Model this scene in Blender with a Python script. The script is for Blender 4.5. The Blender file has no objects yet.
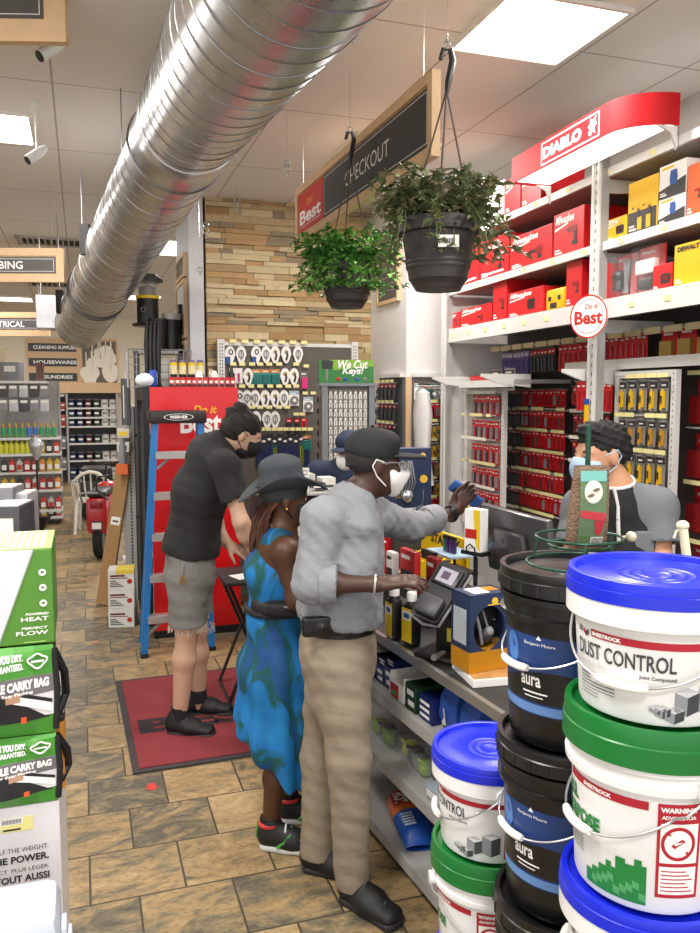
import bpy, bmesh, math, random
import numpy as np
from mathutils import Matrix, Vector
random.seed(7)
SC = bpy.context.scene
COL = SC.collection
PI = math.pi

# ------------------------------------------------------------------ camera
FPX, PITCH, EYE = 800.0, math.radians(5.1), 1.85
cam_d = bpy.data.cameras.new('camera')
cam = bpy.data.objects.new('camera', cam_d); COL.objects.link(cam)
cam_d.sensor_fit = 'VERTICAL'; cam_d.sensor_height = 24.0
cam_d.lens = 24.0 * FPX / 933.0
cam_d.clip_start = 0.05; cam_d.clip_end = 100
cam.location = (0, 0, EYE); cam.rotation_euler = (PI/2 - PITCH, 0, 0)
SC.camera = cam
# ------------------------------------------------------------------ world, exposure
world = bpy.data.worlds.new('world'); SC.world = world; world.use_nodes = True
bg = world.node_tree.nodes['Background']
bg.inputs[0].default_value = (0.97, 0.98, 1.0, 1); bg.inputs[1].default_value = 1.2
SC.view_settings.view_transform = 'Standard'; SC.view_settings.look = 'None'
SC.view_settings.gamma = 1.0; SC.view_settings.use_curve_mapping = False
SC.view_settings.exposure = 0.46
LAMP_W = 30.0          # base watts of each ceiling panel and fill lamp
LAMP_C = (1.0, 0.97, 0.93)
FLOOR_YAW = math.radians(18.5)
CEIL = 3.5
# (x, y, size_x, size_y) of the ceiling panels; the last ones are unseen lamps added for fill
LIGHTS = [(0.84, 3.77, .6, .6), (0.24, 5.55, .6, .6), (-2.25, 5.05, .6, .6), (-2.05, 9.1, .6, .95),
          (-3.5, 13.7, .6, .6), (-5.75, 13.9, .6, .6), (-5.9, 19.0, .6, .6), (-3.9, 7.9, .6, .6),
          (1.5, 1.6, .6, .6), (-0.9, 1.3, .6, .6), (0.4, -0.8, .6, .6), (-2.9, 2.6, .6, .6), (2.5, 4.9, .6, .6)]
for i, (x, y, sx, sy) in enumerate(LIGHTS):
    ld = bpy.data.lights.new('panel_or_fill_lamp', 'AREA'); ld.shape = 'RECTANGLE'
    ld.size = sx - .04; ld.size_y = sy - .04; ld.energy = LAMP_W * (sx*sy/.36) * (1.6 if y > 10 else 1.7 if y < 2.7 else 1); ld.color = LAMP_C  # unseen lamps near the camera are boosted as frontal fill
    lo = bpy.data.objects.new('panel_or_fill_lamp', ld); COL.objects.link(lo)
    lo.location = (x, y, CEIL - .03); lo.rotation_euler = (0, 0, FLOOR_YAW)
# light box under the red canopy of the tool rack
SIGN_W = 9.0

# ------------------------------------------------------------------ photo geometry
_c, _s = math.cos(PITCH), math.sin(PITCH)
def ray(px, py):
    x = (px-350)/FPX; v = (466.5-py)/FPX
    return Vector((x, _c+v*_s, -_s+v*_c))
def onz(px, py, z=0.0):
    d = ray(px, py); t = (z-EYE)/d.z
    return Vector((d.x*t, d.y*t, z))
def at(px, py, Y):
    d = ray(px, py); t = Y/d.y
    return Vector((d.x*t, Y, EYE+d.z*t))
class Frame:
    """x runs along the front, y goes in behind the front, z is up"""
    def __init__(s, o, d):
        L = math.hypot(*d); s.o = o; s.u = (d[0]/L, d[1]/L); s.rot = math.atan2(d[1], d[0])
    def w(s, u, v, z=0.0):
        return Vector((s.o[0]+s.u[0]*u-s.u[1]*v, s.o[1]+s.u[1]*u+s.u[0]*v, z))
    def px(s, px, py, v=0.0):
        d = ray(px, py); nx, ny = -s.u[1], s.u[0]
        t = ((s.o[0]+nx*v)*nx+(s.o[1]+ny*v)*ny)/(d.x*nx+d.y*ny)
        X, Y = d.x*t, d.y*t
        return ((X-s.o[0])*s.u[0]+(Y-s.o[1])*s.u[1], EYE+d.z*t)
RK = Frame((.747, 6.22), (.793, -2.65))     # front of the tool rack
CT = Frame((.108, 3.135), (.39, -.92))      # front of the checkout counter
FY = FLOOR_YAW

# ------------------------------------------------------------------ materials
MATS = {}
def srgb(c):
    if isinstance(c, str):
        c = c.lstrip('#'); c = [int(c[i:i+2], 16)/255 for i in (0, 2, 4)]
    return tuple((q/12.92 if q <= .04045 else ((q+.055)/1.055)**2.4) for q in c)
def newmat(name):
    m = bpy.data.materials.new(name); m.use_nodes = True
    nt = m.node_tree; b = nt.nodes['Principled BSDF']
    return m, nt, b
def mat(name, col='#888888', rough=.5, metal=0.0, var=.06, scale=20.0, bump=0.0, bscale=None, spec=.5, trans=0.0, coat=0.0, emit=0.0):
    if name in MATS: return MATS[name]
    m, nt, b = newmat(name); N = nt.nodes; L = nt.links
    c = srgb(col)
    tc = N.new('ShaderNodeTexCoord'); no = N.new('ShaderNodeTexNoise')
    no.inputs['Scale'].default_value = scale; no.inputs['Detail'].default_value = 3
    L.new(tc.outputs['Object'], no.inputs['Vector'])
    mr = N.new('ShaderNodeMix'); mr.data_type = 'RGBA'
    mr.inputs[6].default_value = tuple(q*(1-var) for q in c)+(1,)
    mr.inputs[7].default_value = tuple(min(1, q*(1+var)) for q in c)+(1,)
    L.new(no.outputs['Fac'], mr.inputs[0]); L.new(mr.outputs[2], b.inputs['Base Color'])
    b.inputs['Roughness'].default_value = rough; b.inputs['Metallic'].default_value = metal
    b.inputs['Specular IOR Level'].default_value = spec
    if trans: b.inputs['Transmission Weight'].default_value = trans
    if coat: b.inputs['Coat Weight'].default_value = coat; b.inputs['Coat Roughness'].default_value = .1
    if emit:
        b.inputs['Emission Color'].default_value = c+(1,); b.inputs['Emission Strength'].default_value = emit
    if bump:
        n2 = N.new('ShaderNodeTexNoise'); n2.inputs['Scale'].default_value = bscale or scale*4; n2.inputs['Detail'].default_value = 4
        L.new(tc.outputs['Object'], n2.inputs['Vector'])
        bp = N.new('ShaderNodeBump'); bp.inputs['Strength'].default_value = bump; bp.inputs['Distance'].default_value = .01
        L.new(n2.outputs['Fac'], bp.inputs['Height']); L.new(bp.outputs['Normal'], b.inputs['Normal'])
    MATS[name] = m
    return m
def glassy(name, col='#ffffff', alpha=.25, rough=.08):
    """thin clear plastic: mostly see-through with gloss"""
    if name in MATS: return MATS[name]
    m, nt, b = newmat(name); N = nt.nodes; L = nt.links
    tr = N.new('ShaderNodeBsdfTransparent'); gl = N.new('ShaderNodeMixShader')
    b.inputs['Base Color'].default_value = srgb(col)+(1,); b.inputs['Roughness'].default_value = rough
    no = N.new('ShaderNodeTexNoise'); no.inputs['Scale'].default_value = 40
    mp = N.new('ShaderNodeMapRange'); mp.inputs[3].default_value = alpha*.75; mp.inputs[4].default_value = min(1, alpha*1.3)
    L.new(no.outputs['Fac'], mp.inputs[0]); L.new(mp.outputs[0], gl.inputs[0])
    L.new(tr.outputs[0], gl.inputs[1]); L.new(b.outputs[0], gl.inputs[2])
    L.new(gl.outputs[0], N['Material Output'].inputs['Surface'])
    MATS[name] = m
    return m

# ------------------------------------------------------------------ text
_txt = {}
def text_geo(s, bold=0.0, shear=0.0, res=3, ext=0.0):
    k = (s, bold, shear, ext)
    if k not in _txt:
        cu = bpy.data.curves.new('t', 'FONT'); cu.body = s; cu.size = 1.0; cu.offset = bold; cu.shear = shear
        cu.resolution_u = res; cu.fill_mode = 'FRONT' if not ext else 'BOTH'; cu.extrude = ext
        o = bpy.data.objects.new('t', cu); COL.objects.link(o)
        dg = bpy.context.evaluated_depsgraph_get(); dg.update()
        me = bpy.data.meshes.new_from_object(o.evaluated_get(dg))
        vs = [tuple(v.co) for v in me.vertices]; fs = [tuple(p.vertices) for p in me.polygons]
        bpy.data.meshes.remove(me); bpy.data.objects.remove(o); bpy.data.curves.remove(cu)
        if vs:
            x0 = min(v[0] for v in vs); x1 = max(v[0] for v in vs)
            y0 = min(v[1] for v in vs); y1 = max(v[1] for v in vs)
        else: x0 = x1 = y0 = y1 = 0
        _txt[k] = ([((v[0]-x0), (v[1]-y0), v[2]) for v in vs], fs, x1-x0, y1-y0)
    return _txt[k]

# ------------------------------------------------------------------ mesh builder
class MB:
    def __init__(s, m=None):
        s.v = []; s.f = []; s.fm = []; s.fs = []; s.mats = []; s.cm = 0; s.T = None; s.smooth = False
        if m: s.mat(m)
    def mat(s, m):
        if m not in s.mats: s.mats.append(m)
        s.cm = s.mats.index(m); return s
    def add(s, vs, fs, smooth=None):
        b = len(s.v)
        if s.T is not None: vs = [s.T @ Vector(v) for v in vs]
        s.v.extend(tuple(v) for v in vs)
        for f in fs:
            s.f.append(tuple(b+i for i in f)); s.fm.append(s.cm); s.fs.append(s.smooth if smooth is None else smooth)
        return s
    def box(s, x0, x1, y0, y1, z0, z1, ch=0.0):
        if ch <= 0:
            vs = [(x0,y0,z0),(x1,y0,z0),(x1,y1,z0),(x0,y1,z0),(x0,y0,z1),(x1,y0,z1),(x1,y1,z1),(x0,y1,z1)]
            return s.add(vs, [(3,2,1,0),(4,5,6,7),(0,1,5,4),(1,2,6,5),(2,3,7,6),(3,0,4,7)], False)
        bm = bmesh.new(); bmesh.ops.create_cube(bm, size=1)
        for v in bm.verts: v.co = ((x0+x1)/2+v.co.x*(x1-x0), (y0+y1)/2+v.co.y*(y1-y0), (z0+z1)/2+v.co.z*(z1-z0))
        bmesh.ops.bevel(bm, geom=bm.edges[:], offset=ch, segments=2, profile=.5, affect='EDGES')
        bm.verts.index_update()
        s.add([tuple(v.co) for v in bm.verts], [tuple(v.index for v in f.verts) for f in bm.faces], True)
        bm.free(); return s
    def quad(s, a, b, c, d): return s.add([a,b,c,d], [(0,1,2,3)], False)
    def poly(s, pts): return s.add(pts, [tuple(range(len(pts)))], False)
    def prism(s, pts, axis, a, b, smooth=False):
        """2-d outline pushed from a to b along axis"""
        n = len(pts)
        def P(p, t): return {'x': (t,p[0],p[1]), 'y': (p[0],t,p[1]), 'z': (p[0],p[1],t)}[axis]
        vs = [P(p,a) for p in pts]+[P(p,b) for p in pts]
        fs = [(i,(i+1)%n,n+(i+1)%n,n+i) for i in range(n)]
        s.add(vs, fs, smooth); s.add(vs, [tuple(range(n))[::-1], tuple(range(n,2*n))], False)
        return s
    def tube(s, pts, r, n=8, closed=False, cap=True, flat=1.0):
        pts = [Vector(p) for p in pts]; m = len(pts)
        rs = r if isinstance(r, (list, tuple)) else [r]*m
        vs = []; up = None
        for i in range(m):
            if closed: t = pts[(i+1)%m]-pts[i-1]
            else: t = pts[min(i+1,m-1)]-pts[max(i-1,0)]
            t = t.normalized() if t.length > 1e-9 else Vector((0,0,1))
            if up is None:
                a = Vector((0,0,1)) if abs(t.z) < .9 else Vector((1,0,0))
                up = (a - t*a.dot(t)).normalized()
            else:
                q = up - t*up.dot(t)
                up = q.normalized() if q.length > 1e-6 else up
            w = t.cross(up)
            for j in range(n):
                an = 2*PI*j/n
                vs.append(pts[i] + (up*math.cos(an)*flat + w*math.sin(an))*rs[i])
        fs = []
        for i in range(m if closed else m-1):
            k = (i+1) % m
            for j in range(n): fs.append((i*n+j, i*n+(j+1)%n, k*n+(j+1)%n, k*n+j))
        s.add(vs, [f[::-1] for f in fs], True)
        if cap and not closed: s.add(vs[:n], [tuple(range(n))], False); s.add(vs[-n:], [tuple(range(n))[::-1]], False)
        return s
    def cyl(s, p0, p1, r0, r1=None, n=16): return s.tube([p0,p1], [r0, r0 if r1 is None else r1], n)
    def lathe(s, prof, n=32, c=(0,0,0), sx=1.0, sy=1.0, a0=0.0, a1=2*PI, smooth=True):
        full = abs(a1-a0-2*PI) < 1e-6; k = n if full else n+1
        vs = [(c[0]+r*math.cos(a0+(a1-a0)*j/n)*sx, c[1]+r*math.sin(a0+(a1-a0)*j/n)*sy, c[2]+z) for r, z in prof for j in range(k)]
        fs = []
        for i in range(len(prof)-1):
            for j in range(n):
                q = (j+1) % k
                fs.append((i*k+j, i*k+q, (i+1)*k+q, (i+1)*k+j))
        return s.add(vs, fs, smooth)
    def ball(s, c, r, n=12, R=None):
        if not isinstance(r, (list, tuple)): r = (r, r, r)
        m = n//2; vs = []; fs = []
        for i in range(m+1):
            th = PI*i/m
            for j in range(n):
                p = Vector((r[0]*math.sin(th)*math.cos(2*PI*j/n), r[1]*math.sin(th)*math.sin(2*PI*j/n), r[2]*math.cos(th)))
                if R is not None: p = R @ p
                vs.append(Vector(c)+p)
        for i in range(m):
            for j in range(n): fs.append((i*n+j, (i+1)*n+j, (i+1)*n+(j+1)%n, i*n+(j+1)%n))
        return s.add(vs, fs, True)
    def text(s, t, h, fn, w=None, anchor='l', bold=0.0, shear=0.0, ext=0.0, hcap=None):
        """lettering of height h (or fitted to width w); fn maps (x, y) to 3-d"""
        vs, fs, tw, th = text_geo(t, bold, shear, 3, ext)
        if not vs: return s
        ky = h/th; kx = ky if w is None else w/tw
        ox = {'l': 0, 'c': -tw*kx/2, 'r': -tw*kx}[anchor]
        out = []
        for v in vs:
            p = fn(v[0]*kx+ox, v[1]*ky)
            if ext: p = Vector(p) + Vector((0, -(v[2]+ext)*ky, 0))
            out.append(p)
        return s.add(out, fs, False)
    def build(s, name, parent=None, bevel=0.0, loc=None, rotz=0.0):
        me = bpy.data.meshes.new(name)
        me.from_pydata([tuple(v) for v in s.v], [], s.f)
        for m in s.mats: me.materials.append(m)
        me.polygons.foreach_set('material_index', s.fm)
        me.polygons.foreach_set('use_smooth', s.fs)
        me.update()
        if any(s.fs): me.set_sharp_from_angle(angle=math.radians(38))
        o = bpy.data.objects.new(name, me); COL.objects.link(o)
        if parent: o.parent = parent
        if loc is not None: o.location = loc
        if rotz: o.rotation_euler = (0, 0, rotz)
        if bevel:
            md = o.modifiers.new('edge', 'BEVEL'); md.width = bevel; md.segments = 2; md.limit_method = 'ANGLE'
        return o
def flatxz(x0, y, z0, kx=1.0):       # maps text onto a front (facing -y)
    return lambda a, b: (x0+a*kx, y, z0+b)

# ------------------------------------------------------------------ things, parts, setting
def tag(o, label, cat, group=None, kind=None):
    o['label'] = label; o['category'] = cat
    if group: o['group'] = group
    if kind: o['kind'] = kind
    return o
def thing(name, label, cat, loc=(0,0,0), rotz=0.0, group=None):
    o = bpy.data.objects.new(name, None); COL.objects.link(o)
    o.empty_display_size = .05; o.location = loc; o.rotation_euler = (0,0,rotz)
    return tag(o, label, cat, group)
def solo(name, mb, label, cat, loc=(0,0,0), rotz=0.0, group=None, bevel=0.0):
    return tag(mb.build(name, None, bevel, loc, rotz), label, cat, group)
def struct(name, mb, loc=None, rotz=0.0, parent=None):
    o = mb.build(name, parent, 0, loc, rotz)
    if not parent: o['kind'] = 'structure'
    return o
KIDS = {}
def kids(o): return [c for c in bpy.data.objects if c.parent == o]
def dup(root, loc, rotz=None, label=None, group=None, tree=None):
    r = root.copy(); COL.objects.link(r); r.location = loc
    if rotz is not None: r.rotation_euler = (0,0,rotz)
    if label: r['label'] = label
    if group: r['group'] = group
    for ch in (tree if tree is not None else [(c, kids(c)) for c in kids(root)]):
        c = ch[0].copy(); COL.objects.link(c); c.parent = r
        for g in ch[1]:
            d = g.copy(); COL.objects.link(d); d.parent = c
    return r
def tree_of(root): return [(c, kids(c)) for c in kids(root)]
ORD = ['first','second','third','fourth','fifth','sixth','seventh','eighth','ninth','tenth','eleventh','twelfth','thirteenth','fourteenth','fifteenth','sixteenth']
# ------------------------------------------------------------------ smooth bodies and cloth: distance fields turned into one mesh
V3 = lambda p: np.array(tuple(p), dtype=np.float32)
def cap(a, b, ra, rb=None, k=.02): return ('cap', V3(a), V3(b), float(ra), float(ra if rb is None else rb), k)
def ecap(a, b, ra, rb, side, k=.03): return ('ecap', V3(a), V3(b), ra, rb, V3(side), k)
def ell(c, r, R=None, k=.02): return ('ell', V3(c), V3(r), np.eye(3, dtype=np.float32) if R is None else np.array(R, dtype=np.float32), k)
def rbox(c, half, R=None, rnd=.01, k=.01): return ('rbox', V3(c), V3(half), np.eye(3, dtype=np.float32) if R is None else np.array(R, dtype=np.float32), rnd, k)
def cut(p, n): n = V3(n); return ('cut', V3(p), n/np.linalg.norm(n))
def sub(pr): return ('sub', pr)
def basis(fwd, up=(0,0,1)):
    """columns: right, forward, up"""
    f = Vector(fwd).normalized(); u = Vector(up); u = (u-f*u.dot(f)).normalized(); r = f.cross(u)
    return np.array([[r.x,f.x,u.x],[r.y,f.y,u.y],[r.z,f.z,u.z]], dtype=np.float32)
def _bbox(p):
    t = p[0]
    if t == 'cap': r = max(p[3],p[4]); return np.minimum(p[1],p[2])-r, np.maximum(p[1],p[2])+r
    if t == 'ecap': r = max(max(p[3]),max(p[4])); return np.minimum(p[1],p[2])-r, np.maximum(p[1],p[2])+r
    if t == 'ell': r = float(p[2].max()); return p[1]-r, p[1]+r
    if t == 'rbox': r = float(np.linalg.norm(p[2]))+p[4]; return p[1]-r, p[1]+r
    if t == 'sub': return _bbox(p[1])
    return None
def _dist(p, X, Y, Z):
    t = p[0]
    if t == 'cap':
        a, b, ra, rb = p[1:5]; ab = b-a; l2 = max(float(ab@ab), 1e-9)
        px, py, pz = X-a[0], Y-a[1], Z-a[2]
        h = np.clip((px*ab[0]+py*ab[1]+pz*ab[2])/l2, 0, 1)
        return np.sqrt((px-h*ab[0])**2+(py-h*ab[1])**2+(pz-h*ab[2])**2)-(ra+(rb-ra)*h)
    if t == 'ecap':
        a, b, ra, rb, sd = p[1:6]; ab = b-a; L = max(float(np.linalg.norm(ab)), 1e-5); w = ab/L
        s = sd-w*float(sd@w); s = s/np.linalg.norm(s); f = np.cross(w, s)
        px, py, pz = X-a[0], Y-a[1], Z-a[2]
        q = px*w[0]+py*w[1]+pz*w[2]; h = np.clip(q/L, 0, 1)
        ax = q-h*L
        rx = ra[0]+(rb[0]-ra[0])*h; ry = ra[1]+(rb[1]-ra[1])*h
        m = np.minimum(rx, ry)
        S = px*s[0]+py*s[1]+pz*s[2]; Fv = px*f[0]+py*f[1]+pz*f[2]
        return (np.sqrt((S/rx)**2+(Fv/ry)**2+(ax/m)**2)-1)*m
    if t == 'ell':
        c, r, R = p[1:4]; px, py, pz = X-c[0], Y-c[1], Z-c[2]
        q = [px*R[0,i]+py*R[1,i]+pz*R[2,i] for i in range(3)]
        k0 = np.sqrt((q[0]/r[0])**2+(q[1]/r[1])**2+(q[2]/r[2])**2)
        k1 = np.sqrt((q[0]/r[0]**2)**2+(q[1]/r[1]**2)**2+(q[2]/r[2]**2)**2)+1e-6
        return k0*(k0-1)/k1
    if t == 'rbox':
        c, hf, R, rnd = p[1:5]; px, py, pz = X-c[0], Y-c[1], Z-c[2]
        q = [np.abs(px*R[0,i]+py*R[1,i]+pz*R[2,i])-hf[i]+rnd for i in range(3)]
        o = np.sqrt(np.maximum(q[0],0)**2+np.maximum(q[1],0)**2+np.maximum(q[2],0)**2)
        return o+np.minimum(np.maximum(np.maximum(q[0],q[1]),q[2]),0)-rnd
def sdf_mesh(prims, h=.006, disp=None):
    bbs = [b for b in map(_bbox, [p for p in prims if p[0] not in ('cut','sub')]) if b is not None]
    lo = np.min([b[0] for b in bbs], axis=0)-3*h; hi = np.max([b[1] for b in bbs], axis=0)+3*h
    n = np.ceil((hi-lo)/h).astype(int)+1
    xs = [np.float32(lo[i])+np.arange(n[i], dtype=np.float32)*np.float32(h) for i in range(3)]
    F = np.full(tuple(n), .12, dtype=np.float32)
    for p in prims:
        if p[0] == 'cut':
            pt, nn = p[1], p[2]
            d = ((xs[0]-pt[0])*nn[0])[:,None,None]+((xs[1]-pt[1])*nn[1])[None,:,None]+((xs[2]-pt[2])*nn[2])[None,None,:]
            np.maximum(F, d, out=F); continue
        q = p[1] if p[0] == 'sub' else p
        k = q[-1]; b = _bbox(q); pad = k+2*h
        i0 = np.clip(np.floor((b[0]-pad-lo)/h).astype(int), 0, n-1); i1 = np.clip(np.ceil((b[1]+pad-lo)/h).astype(int)+1, 1, n)
        if np.any(i1 <= i0): continue
        sl = tuple(slice(int(i0[i]), int(i1[i])) for i in range(3))
        d = _dist(q, xs[0][sl[0]][:,None,None], xs[1][sl[1]][None,:,None], xs[2][sl[2]][None,None,:])
        a = F[sl]
        if p[0] == 'sub': F[sl] = np.maximum(a, -d)
        else:
            hh = np.maximum(k-np.abs(a-d), 0)/k
            F[sl] = np.minimum(a, d)-hh*hh*k*.25
    if disp is not None:
        near = np.abs(F) < .03
        I = np.nonzero(near)
        F[I] += disp(xs[0][I[0]], xs[1][I[1]], xs[2][I[2]]).astype(np.float32)
    # surface nets
    S = F < 0
    c = tuple(m-1 for m in F.shape)
    mixed = np.zeros(c, bool); s0 = S[:-1,:-1,:-1]
    for dx in (0,1):
        for dy in (0,1):
            for dz in (0,1):
                mixed |= S[dx:dx+c[0], dy:dy+c[1], dz:dz+c[2]] != s0
    I = np.nonzero(mixed); nv = len(I[0])
    idx = np.full(c, -1, dtype=np.int64); idx[I] = np.arange(nv)
    acc = np.zeros((nv,3), dtype=np.float64); cnt = np.zeros(nv)
    offs = [(a,b,d) for a in (0,1) for b in (0,1) for d in (0,1)]
    for o in offs:
        for ax in range(3):
            if o[ax]: continue
            e = list(o); e[ax] = 1
            A = F[I[0]+o[0], I[1]+o[1], I[2]+o[2]]; B = F[I[0]+e[0], I[1]+e[1], I[2]+e[2]]
            m = (A < 0) != (B < 0)
            t = np.where(m, A/np.where(m, A-B, 1), 0)
            pos = np.zeros((nv,3)); pos[:] = o; pos[:,ax] = t
            acc[m] += pos[m]; cnt[m] += 1
    acc /= np.maximum(cnt,1)[:,None]
    P = np.stack([lo[i]+(I[i]+acc[:,i])*h for i in range(3)], axis=1)
    quads = []
    for ax in range(3):
        u, v = (ax+1)%3, (ax+2)%3
        sl0 = [slice(None)]*3; sl1 = [slice(None)]*3
        sl0[ax] = slice(0,-1); sl1[ax] = slice(1,None)
        a, b = S[tuple(sl0)], S[tuple(sl1)]
        ch = a != b
        J = np.nonzero(ch)
        ok = (J[u] >= 1) & (J[v] >= 1) & (J[u] < c[u]) & (J[v] < c[v])
        J = [j[ok] for j in J]
        fl = a[tuple(J)]
        def cell(du, dv):
            q = [j.copy() for j in J]; q[u] += du; q[v] += dv
            return idx[tuple(q)]
        q = np.stack([cell(-1,-1), cell(0,-1), cell(0,0), cell(-1,0)], axis=1)
        q[~fl] = q[~fl][:, ::-1]
        quads.append(q)
    Q = np.concatenate(quads)
    return P, Q
def smooth_verts(P, Q, it=1, lam=.5):
    n = len(P)
    E = np.concatenate([Q[:,[0,1]],Q[:,[1,2]],Q[:,[2,3]],Q[:,[3,0]]])
    deg = np.bincount(E.ravel(), minlength=n).astype(float)
    for _ in range(it):
        A = np.zeros_like(P)
        for ax in range(3):
            A[:,ax] = np.bincount(E[:,0], P[E[:,1],ax], n)+np.bincount(E[:,1], P[E[:,0],ax], n)
        P = P+lam*(A/np.maximum(deg,1)[:,None]-P)
    return P
def sdf_obj(name, prims, m, parent, h=.006, disp=None, it=2, mats=None, matfn=None):
    P, Q = sdf_mesh(prims, h, disp)
    P = smooth_verts(P, Q, it)
    o = parent.location if parent else Vector((0,0,0))
    W = P.copy(); P = P-np.array(tuple(o))
    me = bpy.data.meshes.new(name)
    me.vertices.add(len(P)); me.vertices.foreach_set('co', P.astype(np.float32).ravel())
    me.loops.add(Q.size); me.loops.foreach_set('vertex_index', Q.ravel().astype(np.int32))
    me.polygons.add(len(Q)); me.polygons.foreach_set('loop_start', (np.arange(len(Q))*4).astype(np.int32))
    for mm in (mats or [m]): me.materials.append(mm)
    me.polygons.foreach_set('use_smooth', np.ones(len(Q), bool))
    if matfn is not None: me.polygons.foreach_set('material_index', matfn(W[Q].mean(axis=1)).astype(np.int32))
    me.update(calc_edges=True); me.validate()
    ob = bpy.data.objects.new(name, me); COL.objects.link(ob); ob.parent = parent
    return ob
def folds(amp=.004, f=38, seed=0, dirn=(.3,.2,1)):
    """soft cloth creases"""
    d = np.array(dirn); rs = np.random.RandomState(seed); ph = rs.rand(6)*6.28
    def g(x, y, z):
        w = .35*np.sin(x*17+ph[0])+.35*np.sin(y*19+ph[1])+.4*np.sin(z*11+ph[2])
        a = np.sin(f*(x*d[0]+y*d[1]+z*d[2])+3.0*w+ph[3])
        b = np.sin(f*.55*(x*d[1]*2-y*d[0]*2+z*d[2])+2.4*w+ph[4])
        return amp*(.6*a*np.abs(a)+.5*b)
    return g
# ================================================================== THE ROOM
def floor_mat():
    m, nt, b = newmat('stone_tile_floor'); N = nt.nodes; L = nt.links
    geo = N.new('ShaderNodeNewGeometry'); mp = N.new('ShaderNodeMapping')
    mp.inputs['Rotation'].default_value = (0, 0, -FLOOR_YAW); mp.inputs['Location'].default_value = (.02, .055, 0)
    L.new(geo.outputs['Position'], mp.inputs['Vector'])
    br = N.new('ShaderNodeTexBrick'); br.offset = .5
    br.inputs['Scale'].default_value = 1; br.inputs['Brick Width'].default_value = .345; br.inputs['Row Height'].default_value = .33
    br.inputs['Mortar Size'].default_value = .0048; br.inputs['Mortar Smooth'].default_value = .3; br.inputs['Bias'].default_value = 0
    br.inputs['Color1'].default_value = (0,0,0,1); br.inputs['Color2'].default_value = (1,1,1,1); br.inputs['Mortar'].default_value = (.5,.5,.5,1)
    L.new(mp.outputs[0], br.inputs['Vector'])
    sep = N.new('ShaderNodeSeparateColor'); L.new(br.outputs['Color'], sep.inputs[0])
    mul = N.new('ShaderNodeVectorMath'); mul.operation = 'MULTIPLY_ADD'
    comb = N.new('ShaderNodeCombineXYZ')
    for i in range(3): L.new(sep.outputs[0], comb.inputs[i])
    mul.inputs[1].default_value = (13.7, 7.1, 5.3); L.new(comb.outputs[0], mul.inputs[0]); L.new(mp.outputs[0], mul.inputs[2])
    # layered stone figure: stretched, warped noise that differs from tile to tile
    st = N.new('ShaderNodeMapping'); st.inputs['Scale'].default_value = (1.3, 2.2, 1); L.new(mul.outputs[0], st.inputs['Vector'])
    n1 = N.new('ShaderNodeTexNoise'); n1.inputs['Scale'].default_value = 2.3; n1.inputs['Detail'].default_value = 5; n1.inputs['Distortion'].default_value = 2.6
    n1.inputs['Roughness'].default_value = .62
    L.new(st.outputs[0], n1.inputs['Vector'])
    n2 = N.new('ShaderNodeTexNoise'); n2.inputs['Scale'].default_value = 34; n2.inputs['Detail'].default_value = 4; L.new(st.outputs[0], n2.inputs['Vector'])
    wv = N.new('ShaderNodeTexWave'); wv.bands_direction = 'Y'; wv.inputs['Scale'].default_value = 5.0; wv.inputs['Distortion'].default_value = 14; wv.inputs['Detail'].default_value = 4
    wv.inputs['Detail Scale'].default_value = .9
    L.new(mul.outputs[0], wv.inputs['Vector'])
    ramp = N.new('ShaderNodeValToRGB'); el = ramp.color_ramp.elements
    add = N.new('ShaderNodeMath'); add.operation = 'MULTIPLY_ADD'; add.inputs[1].default_value = .30
    L.new(sep.outputs[0], add.inputs[0])
    a2 = N.new('ShaderNodeMath'); a2.operation = 'MULTIPLY_ADD'; a2.inputs[1].default_value = 1.0; a2.inputs[2].default_value = -.15
    L.new(n1.outputs['Fac'], a2.inputs[0]); L.new(a2.outputs[0], add.inputs[2])
    L.new(add.outputs[0], ramp.inputs[0])
    el[0].position = .30; el[0].color = srgb('#5f594b')+(1,)
    el[1].position = .80; el[1].color = srgb('#a8875a')+(1,)
    for p, c in ((.40, '#7b7059'), (.47, '#97825f'), (.56, '#a98d63'), (.66, '#b39b73')):
        e = el.new(p); e.color = srgb(c)+(1,)
    mx = N.new('ShaderNodeMix'); mx.data_type = 'RGBA'; mx.blend_type = 'MULTIPLY'; mx.inputs[0].default_value = .62
    r2 = N.new('ShaderNodeValToRGB'); r2.color_ramp.elements[0].color = (.42,.38,.32,1); r2.color_ramp.elements[1].color = (1,1,1,1)
    r2.color_ramp.elements[0].position = .28; r2.color_ramp.elements[1].position = .52
    L.new(n2.outputs['Fac'], r2.inputs[0]); L.new(ramp.outputs[0], mx.inputs[6]); L.new(r2.outputs[0], mx.inputs[7])
    m3 = N.new('ShaderNodeMix'); m3.data_type = 'RGBA'; m3.blend_type = 'MULTIPLY'; m3.inputs[0].default_value = .16
    L.new(mx.outputs[2], m3.inputs[6]); L.new(wv.outputs['Color'], m3.inputs[7])
    m4 = N.new('ShaderNodeMix'); m4.data_type = 'RGBA'; m4.inputs[7].default_value = srgb('#443d31')+(1,)
    L.new(br.outputs['Fac'], m4.inputs[0]); L.new(m3.outputs[2], m4.inputs[6]); L.new(m4.outputs[2], b.inputs['Base Color'])
    b.inputs['Roughness'].default_value = .42
    bp = N.new('ShaderNodeBump'); bp.inputs['Strength'].default_value = .35; bp.inputs['Distance'].default_value = .006
    sm = N.new('ShaderNodeMath'); sm.operation = 'SUBTRACT'; L.new(n2.outputs['Fac'], sm.inputs[0]); L.new(br.outputs['Fac'], sm.inputs[1])
    L.new(sm.outputs[0], bp.inputs['Height']); L.new(bp.outputs[0], b.inputs['Normal'])
    return m
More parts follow.
